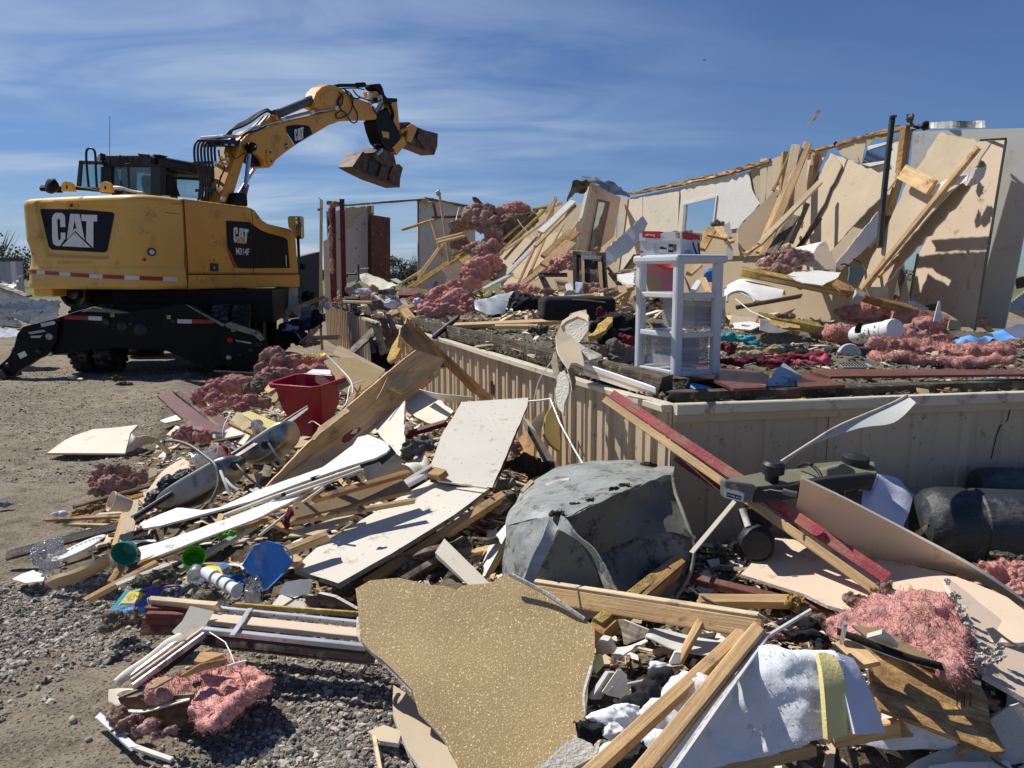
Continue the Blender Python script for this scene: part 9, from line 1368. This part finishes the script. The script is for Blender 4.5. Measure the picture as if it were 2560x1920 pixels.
loft('L',[(360,200,.03),(500,130,.07),(700,60,.1),(880,-30,.13)],[(400,215,.0),(560,190,.02),(740,120,.03),(880,40,.05)],'hay','torn yellow corrugated cardboard along the front left edge of the heap','cardboard','z',nu=16,nv=4,wr=.012,t=.02,nm='cardboard',mats=('hay','brownpaper','hay'));ZP('L',[(95,150,.015),(170,110),(260,80),(360,120,.02),(340,165),(200,182,.015)],'white_board','white melted paper patch on the gravel at the left','paper','paper_scrap',t=.004,jag=.01);BB('L',[(700,310,.02,1225,30,.12,60,'pine','orange brown stick pointing down left onto the gravel'),(890,160,.04,960,60,.07,50,'pine_orange','short orange block beside the long stick'),(970,190,.08,1330,50,.14,16,'white_board','thin white strip above the long stick')],j=(.03,.02))
tag(fluff('L',[b_ for i,(x,y,r_)in enumerate(((900,470,70),(990,480,60),(850,530,40),(1080,460,50),(1120,180,90),(1250,130,100),(1340,190,70),(1560,260,70),(1640,290,60),(1500,210,50),(1050,400,40)))for b_ in((x,y,.09+.006*i,r_,r_*.5),(x+r_*.7,y-4,.08+.006*i,r_*.7,r_*.4))],'greyfluff','clumps of grey blown wool scattered round the printed paper bag',mo='z',disp=.6,nm='wool_clumps',res=90),kind='stuff')
en=ZP('L',[(850,415,.02),(985,245,.09),(1305,190,.13),(1235,325),(1185,412,.05)],'teal_cloth','colourful teal, purple and yellow printed paper bag on the gravel','paper bag','paper_bag',t=.012,jag=0);ev=bvh_of(en)
for P_,m in(([(1150,225),(1300,195),(1260,270),(1130,360),(950,395),(900,400),(1000,370),(1120,310)],'purple_plastic'),([(930,370),(1020,255),(1110,230),(1180,240),(1170,290),(1080,345),(960,345)],'yellowp'),([(975,320),(1050,262),(1100,290),(1050,335)],'white_plastic'),([(880,398),(940,380),(1080,372),(1180,385),(1185,405),(990,415)],'blue_sheet'),([(1060,250),(1130,235),(1190,240),(1150,265)],'teal_plastic')):decal(ev,'L',P_,m,'printed_shape',en,.003)
tube('L',[(1240,300,.08),(1290,220,.12),(1400,205,.13),(1435,235,.11),(1400,290,.07),(1300,305,.06),(1240,300,.07)],9,'purple_plastic','purple plastic ring handle beside the printed bag','ring','z',nm='ring');tube('L',[(1180,355,.1),(1165,310,.12),(1200,300,.12),(1215,350,.1)],5,'white_plastic','small white clip at the corner of the printed bag','clip','z',nm='clip')
cp=thing('cup_sleeve',pD('S',650,250,3.15),'sleeve of stacked white foam cups in clear wrap with blue and yellow label','cups');
for i in range(4):
 u=i/4;a=pD('S',510+u*240,160+u*140,3.1-.12*u);b_=pD('S',590+u*240,200+u*140,3.06-.12*u);s_=mpp('S',a);obj('cup',MB().lathe(a,b_-a,[(0,0),(42*s_,0),(54*s_,(b_-a).length),(57*s_,(b_-a).length+.003),(50*s_,(b_-a).length+.005),(0,(b_-a).length-.01)],24),'white_plastic',cp,sm=40)
loft('S',[(520,125,3.2),(640,95,3.25),(760,90,3.25),(870,130,3.2)],[(540,160,3.12),(640,185,3.08),(740,235,3.05),(820,260,3.02)],'blue_sheet',mo='d',pr=cp,nm='label',nu=14,nv=6,wr=.004,arch=.01,mats=('blue_plastic','blue_sheet','blue_sheet'));loft('S',[(520,120,3.17),(560,110,3.18),(620,112,3.18)],[(535,150,3.1),(600,160,3.08),(660,175,3.07)],'yellowp',mo='d',pr=cp,nm='label_stripe',nu=8,nv=3,arch=.012);loft('S',[(690,95,3.19),(760,92,3.2),(830,110,3.18)],[(740,150,3.1),(790,165,3.08),(830,180,3.06)],'white_plastic',mo='d',pr=cp,nm='label_stripe',nu=8,nv=3,arch=.014)
fluff('S',[(740,150,3.08,60,30),(800,160,3.06,44,26)],'greyfluff','grey wool clump lying on the cup sleeve label',mo='d',sub=3,tufts=60,tl=.015);fluff('S',[(900,300,3.0,60,90),(940,230,3.05,50,70),(470,180,3.1,50,50)],'clear_plastic','clear crinkled plastic wrap gathered at the end of the cup sleeve','plastic wrap','d',tufts=0,disp=.5,fold=.1,nm='plastic_wrap');BB('S',[(335,390,.08,480,225,.14,22,'white_plastic','white knife like plastic strip left of the cup sleeve')],t=.01)
ZP('S',[(815,110,.26),(870,20),(920,-50,.34),(1000,-90),(1120,-60),(1150,0,.34),(1215,75,.28),(1120,190),(1010,305,.18),(985,290)],'blue_plastic','translucent dark blue plastic lid leaning in the rubble','lid','lid',jag=0,t=.012);tube('S',[(815,110,.265),(870,20,.3),(925,-55,.345),(1120,-60,.345),(1215,75,.285),(1010,305,.19)],6,'blue_sheet',mo='z',pr=[o for o in WM if o.name.startswith('lid')][-1],nm='rim')
ZP('S',[(1100,330,.2),(1150,240,.25),(1370,225,.27),(1350,340),(1220,360,.2)],'greywall','folded grey vinyl flap before the long printed panel','vinyl','vinyl_flap',t=.006,warp=.03);ZP('S',[(1035,440,.16),(1120,335,.2),(1215,375,.2),(1130,435)],'cream','tan triangular board piece above the threshold','board','board');ZP('S',[(1380,370,.16),(1420,330),(1550,360,.18),(1730,460,.16),(1560,470,.12)],'wood_old','weathered board piece left of the gold board','board','board',em='gypsum');ZP('S',[(980,450,.1),(1180,380,.12),(1300,390),(1320,450,.1),(1200,470)],'greywall','pale grey flat sheet above the threshold','sheet','sheet');ZP('S',[(520,400,.1),(600,375,.12),(680,390),(640,420,.1)],'white_board','small white flat scrap above the red brown block','scrap','scrap')
for x,y,lb in((25,1108,'crushed blue and white can on the gravel at the left edge'),(450,1182,'small crushed white carton on the gravel left of the laths')):fluff('I',[(x,y,.02,48,20)],'white_cloth'if x>99 else 'tarp_light',lb,'litter','z',sub=3,tufts=0,disp=.5,nm='litter')
# every wool batt keeps its folded skin and gets its own loose fibres
dg=bpy.context.evaluated_depsgraph_get();rs=np.random.RandomState(9)
for o,vox in WL:
 me=bpy.data.meshes.new_from_object(o.evaluated_get(dg));old=o.data;o.modifiers.clear();o.data=me
 mn=old.materials[0].name
 if 'cloth'in mn or 'plastic'in mn or mn in('orange','yellowp','redpl','gypsum','rim','osb','mound','foam_yellow')or len(me.vertices)<50:continue
 n=len(me.vertices);V=np.empty(n*3);me.vertices.foreach_get('co',V);V=V.reshape(-1,3);Nn=np.empty(n*3);me.vertices.foreach_get('normal',Nn);Nn=Nn.reshape(-1,3)
 q_=min(9000,int(n*(.9 if 'pink'in mn else.2 if mn=='batting'else.5)));ix=rs.randint(0,n,q_);P=V[ix];Q_=Nn[ix]
 k_=.45/vox/6;fl=np.stack([np.sin(P[:,1]*k_+3*np.sin(P[:,2]*k_*.7)),np.sin(P[:,2]*k_+3*np.sin(P[:,0]*k_*.8)),np.sin(P[:,0]*k_+3*np.sin(P[:,1]*k_*.6))],-1)
 d=fl*.9+rs.normal(0,.55,(q_,3))+Q_*rs.uniform(.1,.7,(q_,1));d/=np.linalg.norm(d,axis=1)[:,None]+1e-9;sd=np.cross(d,Q_);sd/=np.linalg.norm(sd,axis=1)[:,None]+1e-9
 L_=vox*rs.uniform(.8,3.4,(q_,1))*(.35 if mn=='batting'else 1);w_=vox*.10;B0=P-Q_*vox*.15;md_=B0+d*L_*.55+Q_*vox*.25;W_=np.stack([B0-sd*w_,B0+sd*w_,md_+sd*w_*.8,B0+d*L_,md_-sd*w_*.8],1).reshape(-1,3)
 c=npmesh('loose_fibres',W_,np.arange(q_*5).reshape(-1,5),mn,kind='stuff');c.parent=o
